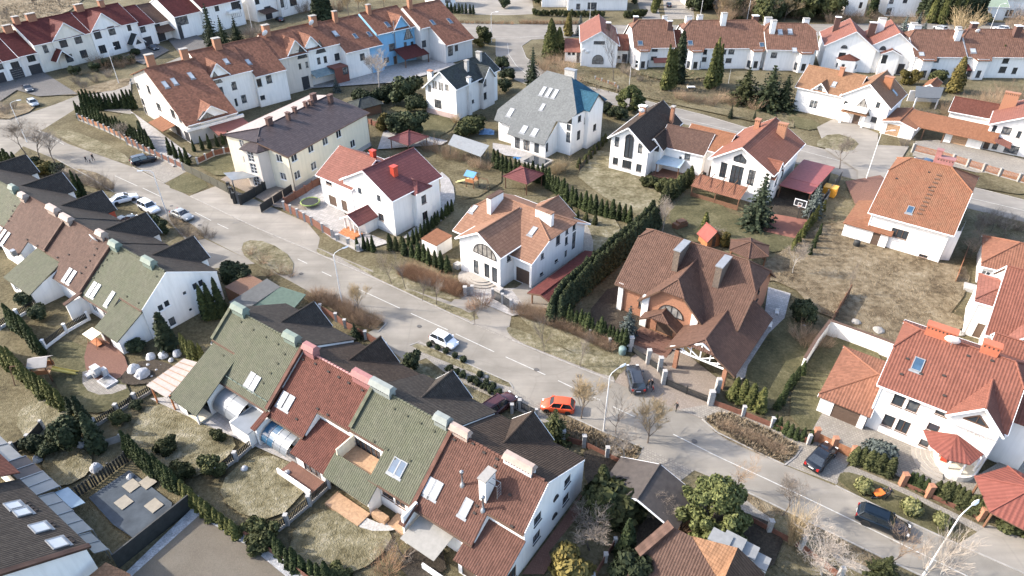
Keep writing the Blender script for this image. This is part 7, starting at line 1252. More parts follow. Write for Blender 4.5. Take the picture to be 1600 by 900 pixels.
plant('pale', (1035,362), 6.0, .7, 'pale bare tree at the top end of the dark hedge'); plant('pale', (1238,428), 5.0, .8, 'pale bare tree at the edge of the rough ground'); plant('bare', (1312,264), 5.6, 1.1, 'dark round bare tree beside the upper right street'); plant('pale', (592,143), 9.5, .85, 'tall pale bare tree in front of the blue house'); plant('pale', (583,128), 7.0, .8, 'pale bare tree left of the tall one in front of the blue house'); plant('slim', (958,128), 12, .8, 'tall thin bare tree in front of the red-gabled house'); plant('bare', (1118,385), 3.0, 1.1, 'low bare tree behind the red playhouse'); plant('slim', (1325,462), 5.0, .5, 'thin pale sapling on the rough ground'); plant('bare', (1560,640), .5) if False else None
many('bare', [(1530,378,4.4), (1548,362,4.0), (1516,402,4.0), (1535,398,3.4), (1570,372,3.6)], 'dark bare tree right of the broad orange roof'); many('grey', [(1540,352,2.4), (1565,355,2.4), (1590,360,2.2), (1585,385,2.0)], 'grey bare shrub at the right edge behind the orange-roofed bungalow'); many('brown', [(1520,170,4.0), (1545,165,4.4), (1570,160,4.6), (1590,168,4.4), (1560,185,4.0), (1530,195,3.6), (1500,172,3.4), (1585,190,3.6), (1480,180,3.0)], 'brown bare thicket shrub at the upper right edge'); many('grey', [(1420,205,3.0), (1432,200,3.0), (1445,188,3.0), (1412,228,2.4)], 'grey bare shrub left of the carport roof at the right edge')
many('brown', [(858,122,4.0), (872,130,3.6), (884,112,4.4), (848,108,3.6), (895,132,3.4), (862,100,3.6)], 'brown bare thicket on the bank at the curve of the upper street'); many('brown', [(1062,155,2.6), (1075,160,2.8), (1090,162,2.6), (1110,165,3.0), (1125,160,3.2), (1145,165,3.2), (1180,172,3.0)], 'brown bare shrub behind the upper right street'); many('grey', [(975,115,3.0), (985,120,2.6), (1000,128,2.0)], 'grey bare shrub in front of the second brown roof'); many('olive', [(1186,170,2.2,1.2), (1205,172,2.2,1.2)], 'low dark green shrub beside the fir'); many('brown', [(690,240,3.0), (704,248,3.0), (672,235,3.0), (720,252,2.4), (742,262,2.4), (758,265,2.4), (778,258,2.2)], 'brown bare bush beside the grey canvas canopy'); many('straw', [(868,272,2.6,1.0), (880,268,2.6,1.0), (712,192,2.0,1.0)], 'straw-coloured bush near the grey shingle house')
many('grey', [(40,215,2.0), (20,170,2.4), (10,178,2.2), (0,172,2.4), (120,130,2.6), (132,138,2.4), (150,128,2.6), (170,120,2.6)], 'bare shrub on the verge of the crimson-roofed row'); many('evergreen', [(118,118,2.2,1.3), (150,112,2.4,1.3), (168,106,2.2,1.3), (186,101,2.2,1.3), (204,98,2.0,1.3), (212,88,2.0,1.2)], 'dark hedge bush under the windows of the crimson-roofed row'); many('brown', [(150,100,3.4), (162,108,3.0), (175,104,2.8), (190,105,2.6), (205,100,2.6)], 'dark brown hedge bush before the crimson-roofed row')
# ---- evergreen trees and shrubs
plant('spruce', (832,130), 9.0, 1.0, 'dark spruce behind the pale grey shingle roof'); plant('spruce', (1180,354), 9.6, 1.25, 'large spruce in front of the rust-red gabled house'); plant('bluespruce', (1268,338), 6.4, 1.0, 'silvery blue spruce in front of the crimson garage'); plant('bluespruce', (980,528), 5.2, 1.05, 'silvery blue spruce beside the orange brick house'); plant('fir', (1198,168), 9.8, 1.7, 'broad dark fir left of the tan clay roof'); plant('olivefir', (1161,162), 8.6, 1.6, 'olive green conifer left of the broad fir'); plant('fir', (1222,170), 8.0, 1.4, 'dark conifer touching the tan-roofed house'); plant('bluespruce', (527,144), 4.2, 1.0, 'small pale spruce in front of the brick annex'); plant('spruce', (334,72), 12.0, .9, 'tall spruce in front of the white house at the top edge'); plant('fir', (352,74), 9.0, .8, 'dark conifer right of the tall spruce at the top'); plant('fir', (372,66), 7.5, .9, 'dark conifer under the balconies at the top edge'); plant('spruce', (1141,185), 3.6, .7, 'small dark conifer by the upper right street'); plant('spruce', (1178,188), 2.4, .8, 'tiny dark conifer behind the orange roof ridge')
plant('pine', (1110,832), 7.4, 1.0, 'big round green pine beside the dark carport'); plant('pine', (984,172), 6.0, 1.2, 'rounded pine behind the charcoal-brown gable'); plant('olivefir', (866,688), 4.8, 1.2, 'dark bushy conifer beside the orange-red car'); plant('evergreen', (644,578), 2.6, .9, 'dark round evergreen on the front lawn'); plant('fir', (556,528), 2.4, 1.3, 'small dark conifer by the entrance of the front row'); plant('bushy', (938,778), 4.2, .9, 'dark conical thuja beside the bluish white gable'); plant('yew', (940,806), 3.6, 1.0, 'rounded olive yew, left of the pair by the dark carport'); plant('yew', (966,806), 3.6, 1.05, 'rounded olive yew, right of the pair by the dark carport'); plant('thuja', (975,872), 5.0, 1.1, 'tall bright thuja at the bottom edge by the fence posts'); plant('gold', (897,910), 4.0, 1.1, 'golden green shrub at the bottom edge'); plant('evergreen', (985,900), 3.0, 1.2, 'dark shrub at the bottom edge by the brown roof'); plant('olivefir', (1375,905), 3.4, 1.5, 'green spreading conifer at the bottom edge')
plant('blue', (1371,716), 2.6, 1.2, 'silvery juniper in front of the orange-red house'); plant('cypress', (1488,144), 8.0, .95, 'bright yellow cypress beside the grey shed'); plant('gold', (1412,132), 3.2, .9, 'small golden shrub, left of the pair by the white row'); plant('gold', (1427,132), 3.2, .9, 'small golden shrub, right of the pair by the white row'); plant('olive', (1462,128), 3.4, 1.2, 'rounded olive shrub behind the yellow cypress'); plant('cypressg', (1552,117), 7.0, .6, 'green pointed cypress before the right end of the upper row'); plant('cypressg', (860,92), 10.5, .85, 'big yellowish cypress at the road junction'); plant('cypressg', (873,90), 8.0, .9, 'shorter cypress right of the big yellowish one'); plant('cypress', (888,56), 6.8, .8, 'golden cypress beside the low red annex'); plant('bluespruce', (906,55), 6.0, 1.1, 'pale blue spruce left of the red gable'); plant('olive', (758,68), 4.2, 1.1, 'green shrub at the right end of the russet row'); plant('gold', (748,74), 2.4, 1.2, 'yellowish low shrub at the right end of the russet row')
plant('evergreen', (636,165), 6.0, 1.1, 'large dark evergreen left of the slate-roofed house'); plant('evergreen', (652,176), 4.0, 1.2, 'dark yew close to the slate-roofed house'); plant('gold', (597,204), 3.4, .9, 'golden bush behind the cream house'); plant('evergreen', (622,212), 4.4, 1.1, 'dark bush right of the golden bush'); plant('evergreen', (646,212), 5.0, 1.1, 'large dark bush before the grass by the slate-roofed house'); plant('olive', (736,208), 4.2, 1.25, 'big laurel bush before the slate-roofed house'); plant('olive', (722,215), 3.0, 1.2, 'lower laurel bush beside the slate-roofed house'); many('evergreen', [(560,162,3.2,1.1), (575,165,3.2,1.1), (590,163,3.4,1.1), (606,160,3.6,1.1)], 'dark hedge bush below the blue house'); many('evergreen', [(930,172,2.6,1.2), (945,178,2.6,1.2), (960,184,2.6,1.2), (972,188,2.4,1.2)], 'dark hedge bush along the upper street'); many('evergreen', [(785,108,3.0,1.2), (792,125,3.0,1.2), (790,142,3.0,1.2)], 'dark shrub on the bank by the slate-roofed house'); plant('olive', (1016,292), 2.2, 1.3, 'clipped round bush, left of the two by the red terrace'); plant('olive', (1036,300), 2.4, 1.3, 'clipped round bush, right of the two by the red terrace'); plant('thujay', (1098,368), 4.2, 1.2, 'yellowish thuja left of the red playhouse'); plant('gold', (1128,385), 2.4, .9, 'olive-yellow shrub right of the red playhouse')
plant('thujad', (265,545), 5.0, 1.4, 'brownish conifer before the white end gable of the left row'); many('evergreen', [(1256,508,3.0,1.0), (1248,500,2.6,1.0)], 'dark evergreen left of the white boundary wall'); many('brown', [(1262,540,2.4,1.1), (1252,530,2.4,1.1), (1288,540,2.0,1.0)], 'brown bush along the white boundary wall'); many('thujad', [(150,690,4.4), (157,705,5.0), (140,672,4.6), (125,665,4.0)], 'slim dark thuja left of the front row gardens', 'slim dark thujas'); plant('gold', (138,665), 2.4, .7, 'golden shrub beside the hedge above the rounded lawn'); many('evergreen', [(60,702,1.8,1.2), (76,712,1.6,1.2), (90,702,1.5,1.2)], 'dark shrub beside the lean-to roofs'); many('olive', [(190,660,1.6,1.2), (262,705,1.8,1.2), (345,688,1.3,1.1), (338,740,2.2,1.1), (285,748,1.8,1.2)], 'low rounded shrub in the garden of the front row'); many('olive', [(408,855,2.2,1.1), (398,835,1.8,1.1), (420,850,2.2,1.1), (528,905,1.8,1.2)], 'green shrub at the fence of the bottom lawn'); many('gold', [(75,275,2.6,1.2), (66,272,2.6,1.1)], 'golden bush above the dark roofs at the left edge'); many('evergreen', [(50,270,2.8,1.2), (90,275,2.4,1.2)], 'dark bush above the dark roofs at the left edge'); many('evergreen', [(370,440,3.0,1.1), (382,448,2.6,1.1)], 'dark shrub right of the end gable entrance'); many('evergreen', [(245,360,2.4,1.0), (255,365,2.2,1.0)], 'dark shrub at the entrance gable beside the white off-roader'); many('evergreen', [(110,700,3.6,.9), (215,640,1.2,1.2)], 'dark garden evergreen near the boulders'); many('evergreen', [(205,505,1.6,1.6), (215,548,1.6,1.4), (45,480,2.2,1.1), (65,500,2.0,1.2)], 'dark low shrub beside the white end gable'); many('olive', [(1540,700,1.2), (1600,700,1.2)], 'low shrub behind the orange-red house'); many('balld', [(750,588,.7), (742,596,.7), (760,600,.7), (770,606,.7)], 'dark low hedge plant in front of the front row')
for i in range(9): plant('evergreen', (702+i*11, 580+i*5.5), .9, 1.1, 'low dark hedge plant along the front row path', 'low dark hedge along the front row path')
# ---- far shrubs and trees along the top edge
r2 = random.Random(4)
for i in range(64):
    u = r2.uniform(1085, 1320); v = r2.uniform(8, 33); k = r2.choice(['fuzzy', 'pink', 'olivefir', 'evergreen', 'olive', 'brown', 'brown', 'fuzzy', 'olive']); hh = r2.uniform(6, 9); w = {'brown': 1.0, 'evergreen': 1.0, 'olive': 1.0}.get(k, 1.1)
    plant(k, (u, v), hh if k not in ('brown',) else 5.5, w, {'fuzzy': 'straw-brown bare tree in the wooded strip at the top right', 'pink': 'brown bare tree in the wooded strip at the top right', 'olivefir': 'olive conifer in the wooded strip at the top right', 'evergreen': 'dark evergreen in the wooded strip at the top right', 'olive': 'olive evergreen in the wooded strip at the top right', 'brown': 'brown thicket bush in the wooded strip at the top right'}[k], 'wooded strip at the top right')
many('brown', [(1325,34,5.0), (1340,36,4.6), (1300,36,4.6), (1372,36,4.0), (1400,38,4.0), (1430,40,4.0)], 'brown bush along the far road behind the gabled pair'); plant('straw', (1504,54), 7.5, 1.1, 'huge straw-coloured round willow behind the upper right row'); many('bluespruce', [(1408,58,6.5,1.1), (1428,56,7.0,1.1), (1440,58,5.0,1.1)], 'pale spruce behind the brown roofs'); many('brown', [(1590,40,6,1.0), (1600,30,6,1.0), (1580,48,4,1.0)], 'brown bush in the upper right corner'); many('cypressg', [(1600,26,8,.9)], 'green tree in the upper right corner'); many('evergreen', [(1535,38,3.6,1.2), (790,12,3.4,1.2)], 'dark clipped shrub near the top edge')
many('evergreen', [(845,8,5,1.1), (832,2,6,1.1), (860,0,5,1.1), (905,-2,6,1.1), (1008,-2,5,1.0), (990,6,5,1.0)], 'dark shrub at the top edge by the bungalow'); many('fuzzy', [(545,25,7), (560,18,7), (575,22,6.5), (600,14,7), (535,12,7)], 'bare tree behind the ridge of the russet row'); many('thujad', [(496,34,8,1.6), (506,32,9,1.6), (512,30,8,1.5)], 'dark thuja behind the ridge of the russet row'); many('brown', [(475,20,5), (525,18,5)], 'brown shrub behind the ridge of the russet row'); many('grey', [(390,60,4), (398,58,4), (408,54,4)], 'grey shrub behind the ridge chimneys')
many('bare', [(20,40,5), (60,20,5), (95,12,5), (110,2,5), (130,-4,5)], 'small bare tree in the dry field at the upper left'); many('brown', [(640,-4,6), (660,-8,6), (690,-6,6)], 'brown shrub above the russet ridge')
# dry tussocks on the rough ground: one uncountable mass
ts = MB(); r3 = random.Random(9)
def tussocks(poly, n, hh):
    P = [G(*p) for p in poly]; xs = [p.x for p in P]; ys = [p.y for p in P]
    def inside(x, y):
        c = False
        for a, b in zip(P, P[1:]+P[:1]):
            if (a.y > y) != (b.y > y) and x < (b.x-a.x)*(y-a.y)/(b.y-a.y)+a.x: c = not c
        return c
    k = 0
    while k < n:
        x, y = r3.uniform(min(xs), max(xs)), r3.uniform(min(ys), max(ys))
        if not inside(x, y): continue
        k += 1; s = hh*r3.uniform(.5, 1.4)
        for j in range(4): a = r3.uniform(0, 6.28); d = Vector((math.cos(a), math.sin(a), 0)); b = Vector((x, y, .1))+d*.12; e = b+d*s*r3.uniform(.2, .8)+Vector((0,0,s)); w_ = d.cross(Z0)*.07; ts.face([b-w_, b+w_, e])
tussocks([(1170,430),(1300,335),(1330,345),(1330,385),(1470,415),(1515,425),(1490,490),(1440,515),(1300,505),(1240,440)], 1300, .24); tussocks([(1100,656),(1130,642),(1205,675),(1248,700),(1226,724),(1180,706)], 900, .3); tussocks([(845,642),(1000,700),(985,728),(890,685)], 500, .3); tussocks([(1120,110),(1000,110),(860,120),(905,140),(985,150),(1240,190),(1240,205),(1100,150)], 900, .5); tussocks([(0,10),(110,0),(120,8),(40,44),(0,58)], 700, .8)
tag(part('tall_dry_grass', ts, leaf('dry_twig_blades', (.13,.10,.06), (.26,.205,.14)), None), 'tall dry grass tussocks on the rough ground', 'grass', None, 'stuff')
# ------------------------------------------------------------------ fences and walls
def fence(label, pts, h, pm, postm, zm=None, step=2.4, pw=.16, ph=None, base=None, name='fence', slats=0, ends=True, cat='fence', gap=0.0):
    P = [GP(zm, *p) if zm else G(*p) for p in pts]; o = P[0].copy(); t = thing(name, label, cat, o); ph = ph or h+.15
    for a, b in zip(P, P[1:]):
        L = (b-a).length; n = max(1, round(L/step)); d = (b-a)/n; u = d.normalized(); s = Vector((-u.y, u.x, 0))
        for i in range(n):
            p, q = a+d*i-o, a+d*(i+1)-o; p1 = p+u*(pw/2+.003); q1 = q-u*(pw/2+.003)
            if base: m = MB(); m.beam(p1+Vector((0,0,.2)), q1+Vector((0,0,.2)), .14, .4); part('plinth', m, base, t)
            z0 = .42 if base else .06
            m = MB()
            if slats:
                k = max(2, int((q1-p1).length/slats))
                for j in range(k): c = p1.lerp(q1, (j+.5)/k); m.beam(c+Vector((0,0,z0)), c+Vector((0,0,h)), slats*.62, .03, up=s)
                for z in (z0+.15, h-.2): m.beam(p1+s*.03+Vector((0,0,z)), q1+s*.03+Vector((0,0,z)), .04, .07)
            else: m.beam(p1+Vector((0,0,(z0+h)/2)), q1+Vector((0,0,(z0+h)/2)), .05, h-z0)
            part('panel', m, pm, t)
            if postm: m = MB(); m.box(p.x-pw/2, p.x+pw/2, p.y-pw/2, p.y+pw/2, 0, ph); m.box(p.x-pw/2-.04, p.x+pw/2+.04, p.y-pw/2-.04, p.y+pw/2+.04, ph, ph+.07); part('post', m, postm, t)
    if postm: p = P[-1]-o; m = MB(); m.box(p.x-pw/2, p.x+pw/2, p.y-pw/2, p.y+pw/2, 0, ph); part('post', m, postm, t)
    return t
F_BR = plain('red_brown_boards', (.20,.085,.055), .8, .25, 3); F_OR = plain('orange_brown_boards', (.34,.15,.075), .8, .25, 3)
fence('brown board fence on pale posts along the upper left hedge', [(124,188),(165,205),(215,230)], 1.4, F_OR, STONEW, base=CONC, pw=.3)
fence('brown fence with pale posts beside the parked dark off-roader', [(200,226),(245,246),(287,266)], 1.4, F_BR, STONEW, base=CONC, pw=.3); fence('red-brown slatted fence with stone posts left of the cream house', [(310,258),(335,246),(368,238)], 1.4, F_BR, STONEW, base=CONC, pw=.3)
fence('dark green sheet fence in front of the grass by the cream house', [(289,267),(330,288),(368,308)], 1.7, plain('olive_sheet', (.10,.095,.07), .7), None, step=3); fence('black sheet fence beside the gate of the cream house', [(377,320),(400,308),(425,292)], 1.8, BLACKM, BLACKM, pw=.3); fence('low black fence by the stone base of the cream house', [(408,333),(428,320),(458,300)], 1.6, BLACKM, None); m = fence('pair of black gate posts with short panels before the cream house', [(360,302),(368,318)], 2.0, BLACKM, BLACKM, pw=.5)
fence('red-brown board fence around the crimson-roofed house yard', [(445,328),(466,340),(488,352),(505,363),(520,372)], 1.5, F_BR, STONEW, pw=.35); fence('red-brown fence between the trampoline and the cream house', [(446,322),(478,303),(500,288)], 1.5, F_BR, F_BR, pw=.2); fence('stone posts and low wall with twisted iron before the porch steps', [(528,376),(545,382),(560,392)], 1.0, CONC, STONEW, pw=.5)
fence('black wrought-iron gate between stone posts of the white villa', [(770,468),(785,476),(798,485)], 1.7, BLACKM, STONEW, pw=.35, slats=.16, name='gate', cat='gate', step=3); fence('stone posts in the brown hedge of the villa', [(727,462),(738,460)], 1.4, STONEW, STONEW, pw=.5)
fence('stone post fence hidden in the front hedge of the brick house', [(864,498),(895,512),(922,525),(952,540),(980,548)], 1.0, F_BR, STONEW, pw=.3, step=3.4); fence('carved stone gate posts and low walls by the parked dark estate car', [(985,548),(1012,568),(1030,580),(1036,600)], .9, BLACKM, STONEW, pw=.5, ph=2.2); fence('thin black sliding gate across the brick house drive', [(1040,602),(1072,616),(1108,630)], 1.1, BLACKM, BLACKM, slats=.14, name='gate', cat='gate', step=4, pw=.1); fence('tall carved stone gate posts beside the four thujas', [(1109,632),(1120,612)], 1.6, CONC, STONEW, pw=.55, ph=2.1)
fence('rust-brown low wall with brick posts along the right verge', [(1112,632),(1160,650),(1205,668),(1262,694)], .8, F_BR, STONEW, pw=.35, ph=1.5, step=5); fence('orange-brown board gate beside the black parked car', [(1272,688),(1300,702),(1330,716)], 1.3, F_OR, BRICKR, pw=.5, step=4.6, ph=1.8, name='gate', cat='gate'); fence('brick posts along the pavement of the orange-red house', [(1408,758),(1448,776),(1530,812)], .6, F_BR, BRICKR, pw=.5, ph=1.7, step=3.6)
def wall(label, pts, h, m, th=.25, cap=None):
    P = [G(*p) for p in pts]; o = P[0].copy(); t = thing('garden_wall', label, 'wall', o)
    for i, (a, b) in enumerate(zip(P, P[1:])):
        q = MB(); q.beam(a-o+Vector((0,0,h/2)), b-o+Vector((0,0,h/2)), th, h-.002*i); part('wall', q, m, t)
        if cap: q = MB(); q.beam(a-o+Vector((0,0,h+.05)), b-o+Vector((0,0,h+.05)), th+.12, .1-.003*i); part('coping', q, cap, t)
    return t
wall('tall white boundary wall behind the garage of the orange-red house', [(1250,582),(1268,552),(1290,522),(1340,540),(1392,560)], 2.3, WHITE, .25, TRIM_B); fence('weathered grey board fence rising from the white wall corner', [(1292,520),(1308,490),(1325,462)], 1.8, WOOD, WOOD, pw=.14)
fence('wood slat fence with concrete posts beside the upper right street', [(1425,238),(1465,248),(1510,262),(1560,277),(1620,294)], 1.7, F_OR, CONC, base=CONC, pw=.45, slats=.22, step=3.6); fence('orange board fence dividing the rough ground', [(1492,442),(1500,420),(1512,388)], 1.2, F_OR, None, step=3); fence('dark fence beside the yellow container', [(1262,345),(1290,312),(1312,282)], 1.8, BLACKM, METAL, pw=.1); fence('pale post and rail fence along the rough ground', [(1255,370),(1278,335),(1300,300)], 1.3, METAL, METAL, pw=.08, step=3)
fence('thin wire fence with posts behind the large lawn', [(905,268),(930,240),(946,222)], 1.2, BLACKM, WOOD, pw=.08, slats=.3); fence('mesh fence by the bank in front of the red-gabled house', [(930,125),(960,135),(965,140)], .8, WOOD, STONEW, pw=.3, slats=.5)
fence('black lattice fence with white posts between the lawns of the front row', [(330,690),(352,672),(380,650)], 1.1, BLACKM, STONEW, pw=.3, slats=.2) if False else None
fence('black slatted fence with pale posts left of the pale timber canopy', [(150,668),(185,645),(240,612)], 1.2, BLACKM, STONEW, base=CONC, pw=.35, slats=.2); fence('grey stone and slat fence along the front row garden', [(142,672),(165,698),(190,690)], 1.0, CONC, CONC); fence('black slat fence between two garden lawns', [(340,742),(370,720),(402,692)], 1.2, BLACKM, STONEW, base=CONC, pw=.35, slats=.2); fence('black lattice fence on a low wall between the garden lawns', [(428,836),(450,820),(485,790),(515,762)], 1.4, BLACKM, STONEW, base=CONC, pw=.35, slats=.18); fence('brown fence with white posts along the gravel yard', [(312,790),(352,820),(400,850),(450,885),(490,915)], 1.1, F_BR, STONEW, base=CONC, pw=.3, step=3.4)
fence('black slatted screen fence beside the slate-coloured cover', [(110,785),(150,760),(200,722)], 1.5, BLACKM, BLACKM, pw=.12, slats=.3); wall('tall black sheet wall between cover and gravel yard', [(185,888),(250,835),(308,788)], 2.0, BLACKM, .15); fence('grey picket fence behind the slim thujas', [(172,718),(200,700),(215,695)], 1.3, CONC, None, slats=.25) if False else None
fence('black slat fence with white posts in the garden of the left row', [(0,515),(30,497),(62,478)], 1.3, BLACKM, TRIM_W, base=TRIM_W, pw=.3, slats=.2); fence('black slat fence with white posts beside the swing seat', [(72,545),(105,520),(140,500)], 1.3, BLACKM, TRIM_W, base=TRIM_W, pw=.3, slats=.2); fence('black fence with pale post beside the rounded lawn', [(25,708),(50,695),(70,672)], 1.4, BLACKM, STONEW, pw=.3)
fence('rust-brown fence with stone posts below the parking verge', [(502,488),(526,502),(540,512),(572,530),(604,548)], 1.2, F_BR, STONEW, pw=.35, step=3.2); fence('black iron fence left of the dark bushy conifer', [(800,645),(812,638),(838,652)], 1.2, BLACKM, STONEW, pw=.35, slats=.2); fence('white posts with dark panels between road verge and end gable', [(880,690),(912,698),(948,716),(985,735)], .9, F_BR, STONEW, pw=.4, ph=1.7, step=4.4); fence('rust-brown fence with white posts right of the round green pine', [(1145,802),(1200,832),(1250,858),(1310,905)], .9, F_BR, STONEW, pw=.4, ph=1.8, step=4.6); fence('wood fence with white posts below the rounded yews', [(925,912),(945,880),(960,855)], 1.3, F_BR, STONEW, pw=.35, step=2.8); fence('red-brown fence with pale posts behind the cream house', [(572,192),(600,203),(640,216)], 1.2, F_BR, F_BR, pw=.3)

# ------------------------------------------------------------------ cars
def loft(mb, secs, m=0, cap=True):
    n = len(secs[0]); b = len(mb.v)
    for s in secs: mb.v += [tuple(p) for p in s]
    for i in range(len(secs)-1):
        for j in range(n):
            a, c = b+i*n+j, b+i*n+(j+1) % n; mb.f.append((a, c, c+n, a+n)); mb.m.append(m); mb.uv.append([(0,0)]*4)
    if cap:
        mb.f.append(tuple(b+n-1-j for j in range(n))); mb.m.append(m); mb.uv.append([(0,0)]*n)
        e = b+(len(secs)-1)*n; mb.f.append(tuple(e+j for j in range(n))); mb.m.append(m); mb.uv.append([(0,0)]*n)
TYRE = plain('tyre_rubber', (.02,.02,.02), .85); RIM = plain('alloy_rim', (.5,.5,.52), .3, .05, metal=.8); HEAD = plain('headlight_glass', (.75,.75,.72), .1); TAIL = plain('tail_light', (.45,.02,.015), .2); CGLASS = plain('car_glass', (.02,.025,.03), .05, .2, 1, spec=.9); PLATE = plain('number_plate', (.7,.7,.68), .5)
CT = {'hatch': dict(L=3.9, W=.86, H=1.5, hood=.90, belt=.95, ws=(.95, .45), rr=(-1.45, -1.85), g=.17, wb=(1.22, -1.22), r=.30), 'saloon': dict(L=4.7, W=.90, H=1.45, hood=.92, belt=.96, ws=(.95, .2), rr=(-1.0, -1.75), g=.17, wb=(1.4, -1.38), r=.32), 'estate': dict(L=4.75, W=.93, H=1.62, hood=1.02, belt=1.05, ws=(.95, .3), rr=(-1.85, -2.2), g=.2, wb=(1.42, -1.4), r=.36), 'offroader': dict(L=4.7, W=.94, H=1.78, hood=1.08, belt=1.12, ws=(.9, .4), rr=(-2.0, -2.25), g=.24, wb=(1.42, -1.38), r=.38)}
_cars = {}
def car(kind, col, front, rear, label, rough=.25, rack=False):
    p, q = G(*rear, .5), G(*front, .5); c = (p+q)/2; d = q-p; k = CT[kind]
    key = (kind, col)
    pm = plain('car_paint_%d' % len(MATS) if key not in _cars else _cars[key][0].name, col, rough, .04, .5, spec=.4, coat=.25) if key not in _cars else _cars[key][0]
    if key not in _cars:
        L, W, H, z0 = k['L']/2, k['W'], k['H'], k['g']; hb, bt = k['hood'], k['belt']; ws0, ws1 = k['ws']; r0, r1 = k['rr']
        def sec(x, w, zt, zl, ed=.10): return [(x, -w*.94, zl), (x, -w, zl+.18), (x, -w, zt-.22), (x, -w*.95, zt-ed), (x, -w*.78, zt), (x, w*.78, zt), (x, w*.95, zt-ed), (x, w, zt-.22), (x, w, zl+.18), (x, w*.94, zl)]
        b = MB(); tail = bt-.06 if kind == 'saloon' else bt
        loft(b, [sec(-L, W*.82, tail-.18, z0+.16), sec(-L+.08, W*.93, tail-.02, z0+.06), sec(-L+.45, W, tail, z0), sec(r0, W, bt, z0), sec(0, W, bt, z0), sec(ws0, W, bt-.02, z0), sec(ws0+.25, W, hb, z0), sec(L-.55, W*.97, hb-.10, z0+.02), sec(L-.14, W*.88, hb-.24, z0+.06), sec(L, W*.70, hb-.38, z0+.14)])
        Wt = W*.74; roof = MB()                                           # roof skin, pillars
        roof_secs = [(ws1, H-.03), (ws1-.35, H), ((ws1+r0)/2, H+.02), (r0+.3, H), (r0, H-.05)]
        loft(roof, [[(x, -Wt, z-.05), (x, -Wt*.86, z), (x, Wt*.86, z), (x, Wt, z-.05), (x, Wt*.9, z-.09), (x, -Wt*.9, z-.09)] for x, z in roof_secs])
        for s in (-1, 1):
            for (xa, za, wa), (xb, zb, wb_) in (((ws0+.02, bt-.03, W*.9), (ws1, H-.05, Wt*.97)), ((r1, bt-.03, W*.9), (r0, H-.07, Wt*.97)), (((ws0+r0)/2-.1, bt-.03, W*.93), ((ws1+r0)/2-.1, H-.06, Wt*.98))): roof.beam((xa, s*wa, za), (xb, s*wb_, zb), .09, .06)
            if rack: roof.beam((ws1-.2, s*Wt*.8, H+.06), (r0+.1, s*Wt*.8, H+.06), .05, .05)
            roof.box(ws0-.35, ws0-.17, s*(W+.08)-.09, s*(W+.08)+.09, bt, bt+.14)
        g = MB(); A = [(ws0, W*.88, bt-.05), (ws1+.02, Wt*.94, H-.06), (r0, Wt*.94, H-.08), (r1, W*.88, bt-.05)]
        g.face([(A[0][0], -A[0][1], A[0][2]), (A[0][0], A[0][1], A[0][2]), (A[1][0], A[1][1], A[1][2]), (A[1][0], -A[1][1], A[1][2])]); g.face([(A[3][0], A[3][1], A[3][2]), (A[3][0], -A[3][1], A[3][2]), (A[2][0], -A[2][1], A[2][2]), (A[2][0], A[2][1], A[2][2])])
        for s in (-1, 1): g.face([(x, s*w, z) for x, w, z in (A if s > 0 else A[::-1])])
        ty = MB(); R_ = k['r']; ty.lathe([(R_*.62, -.11), (R_*.94, -.11), (R_, -.06), (R_, .06), (R_*.94, .11), (R_*.62, .11)], 16); rim = MB(); rim.lathe([(.02, .09), (R_*.2, .10), (R_*.3, .07), (R_*.56, .06), (R_*.63, .108)], 12)
        for i in range(5): a = i*1.2566; rim.beam((0, 0, .095), (R_*.6*math.cos(a), R_*.6*math.sin(a), .095), .07, .02)
        arch = MB()
        for x in k['wb']:
            for s in (-1, 1): arch.tube([(x, s*(W-.14), R_), (x, s*(W+.006), R_)], R_*1.14, 14)
        hl = MB(); hl.box(L-.34, L-.10, -.15, .15, -.07, .06); tlb = MB(); tlb.box(-.05, .16, -.12, .12, -.12, .12); pl = MB(); pl.box(-L-.02, -L+.02, -.26, .26, .62, .74)
        me = dict(body=b.mesh('body', [pm], True), roof=roof.mesh('roof', [pm]), window=g.mesh('window', [CGLASS]), tyre=ty.mesh('tyre', [TYRE]), rim=rim.mesh('rim', [RIM]), arch=arch.mesh('wheel_arch', [TRIM_D]), headlight=hl.mesh('headlight', [HEAD]), tail=tlb.mesh('tail_light', [TAIL]), plate=pl.mesh('number_plate', [PLATE])); _cars[key] = (pm, me, k)
    me = _cars[key][1]; t = thing('parked_car' if 'driv' not in label else 'moving_car', label, 'car', (c.x, c.y, .05), math.atan2(d.y, d.x), 'cars on the streets and drives')
    for nm in ('body', 'roof', 'window', 'plate', 'arch'): link({'plate': 'number_plate', 'arch': 'wheel_arch'}.get(nm, nm), me[nm], t)
    for x in k['wb']:
        for s in (-1, 1):
            m = Matrix.Translation((x, s*(k['W']-.10), k['r'])) @ Matrix.Rotation(-s*math.pi/2, 4, 'X'); w_ = link('wheel', me['tyre'], t, mat=m); link('rim', me['rim'], w_)
    for s in (-1, 1): link('headlight', me['headlight'], t, (0, s*k['W']*.62, k['hood']-.26)); link('tail_light', me['tail'], t, (-k['L']/2+.02, s*k['W']*.74, k['belt']-.2))
    return t
WH, BK, DG, SV, MR, OG = (.72,.72,.72), (.012,.014,.018), (.05,.055,.06), (.32,.34,.35), (.06,.02,.02), (.62,.085,.03)
car('hatch', WH, (713,541), (676,524), 'small white hatchback driving down the main street'); car('hatch', OG, (849,632), (894,637), 'orange-red car half hidden by the straw-coloured tree'); car('estate', (.03,.034,.042), (988,574), (997,612), 'dark grey estate car parked nose-in at the brick house', rack=True); car('saloon', BK, (1300,696), (1266,733), 'black car parked at the gate of the orange-red house'); car('estate', (.004,.008,.013), (1412,830), (1347,803), 'black estate car driving on the main street at the lower right', .15, True)
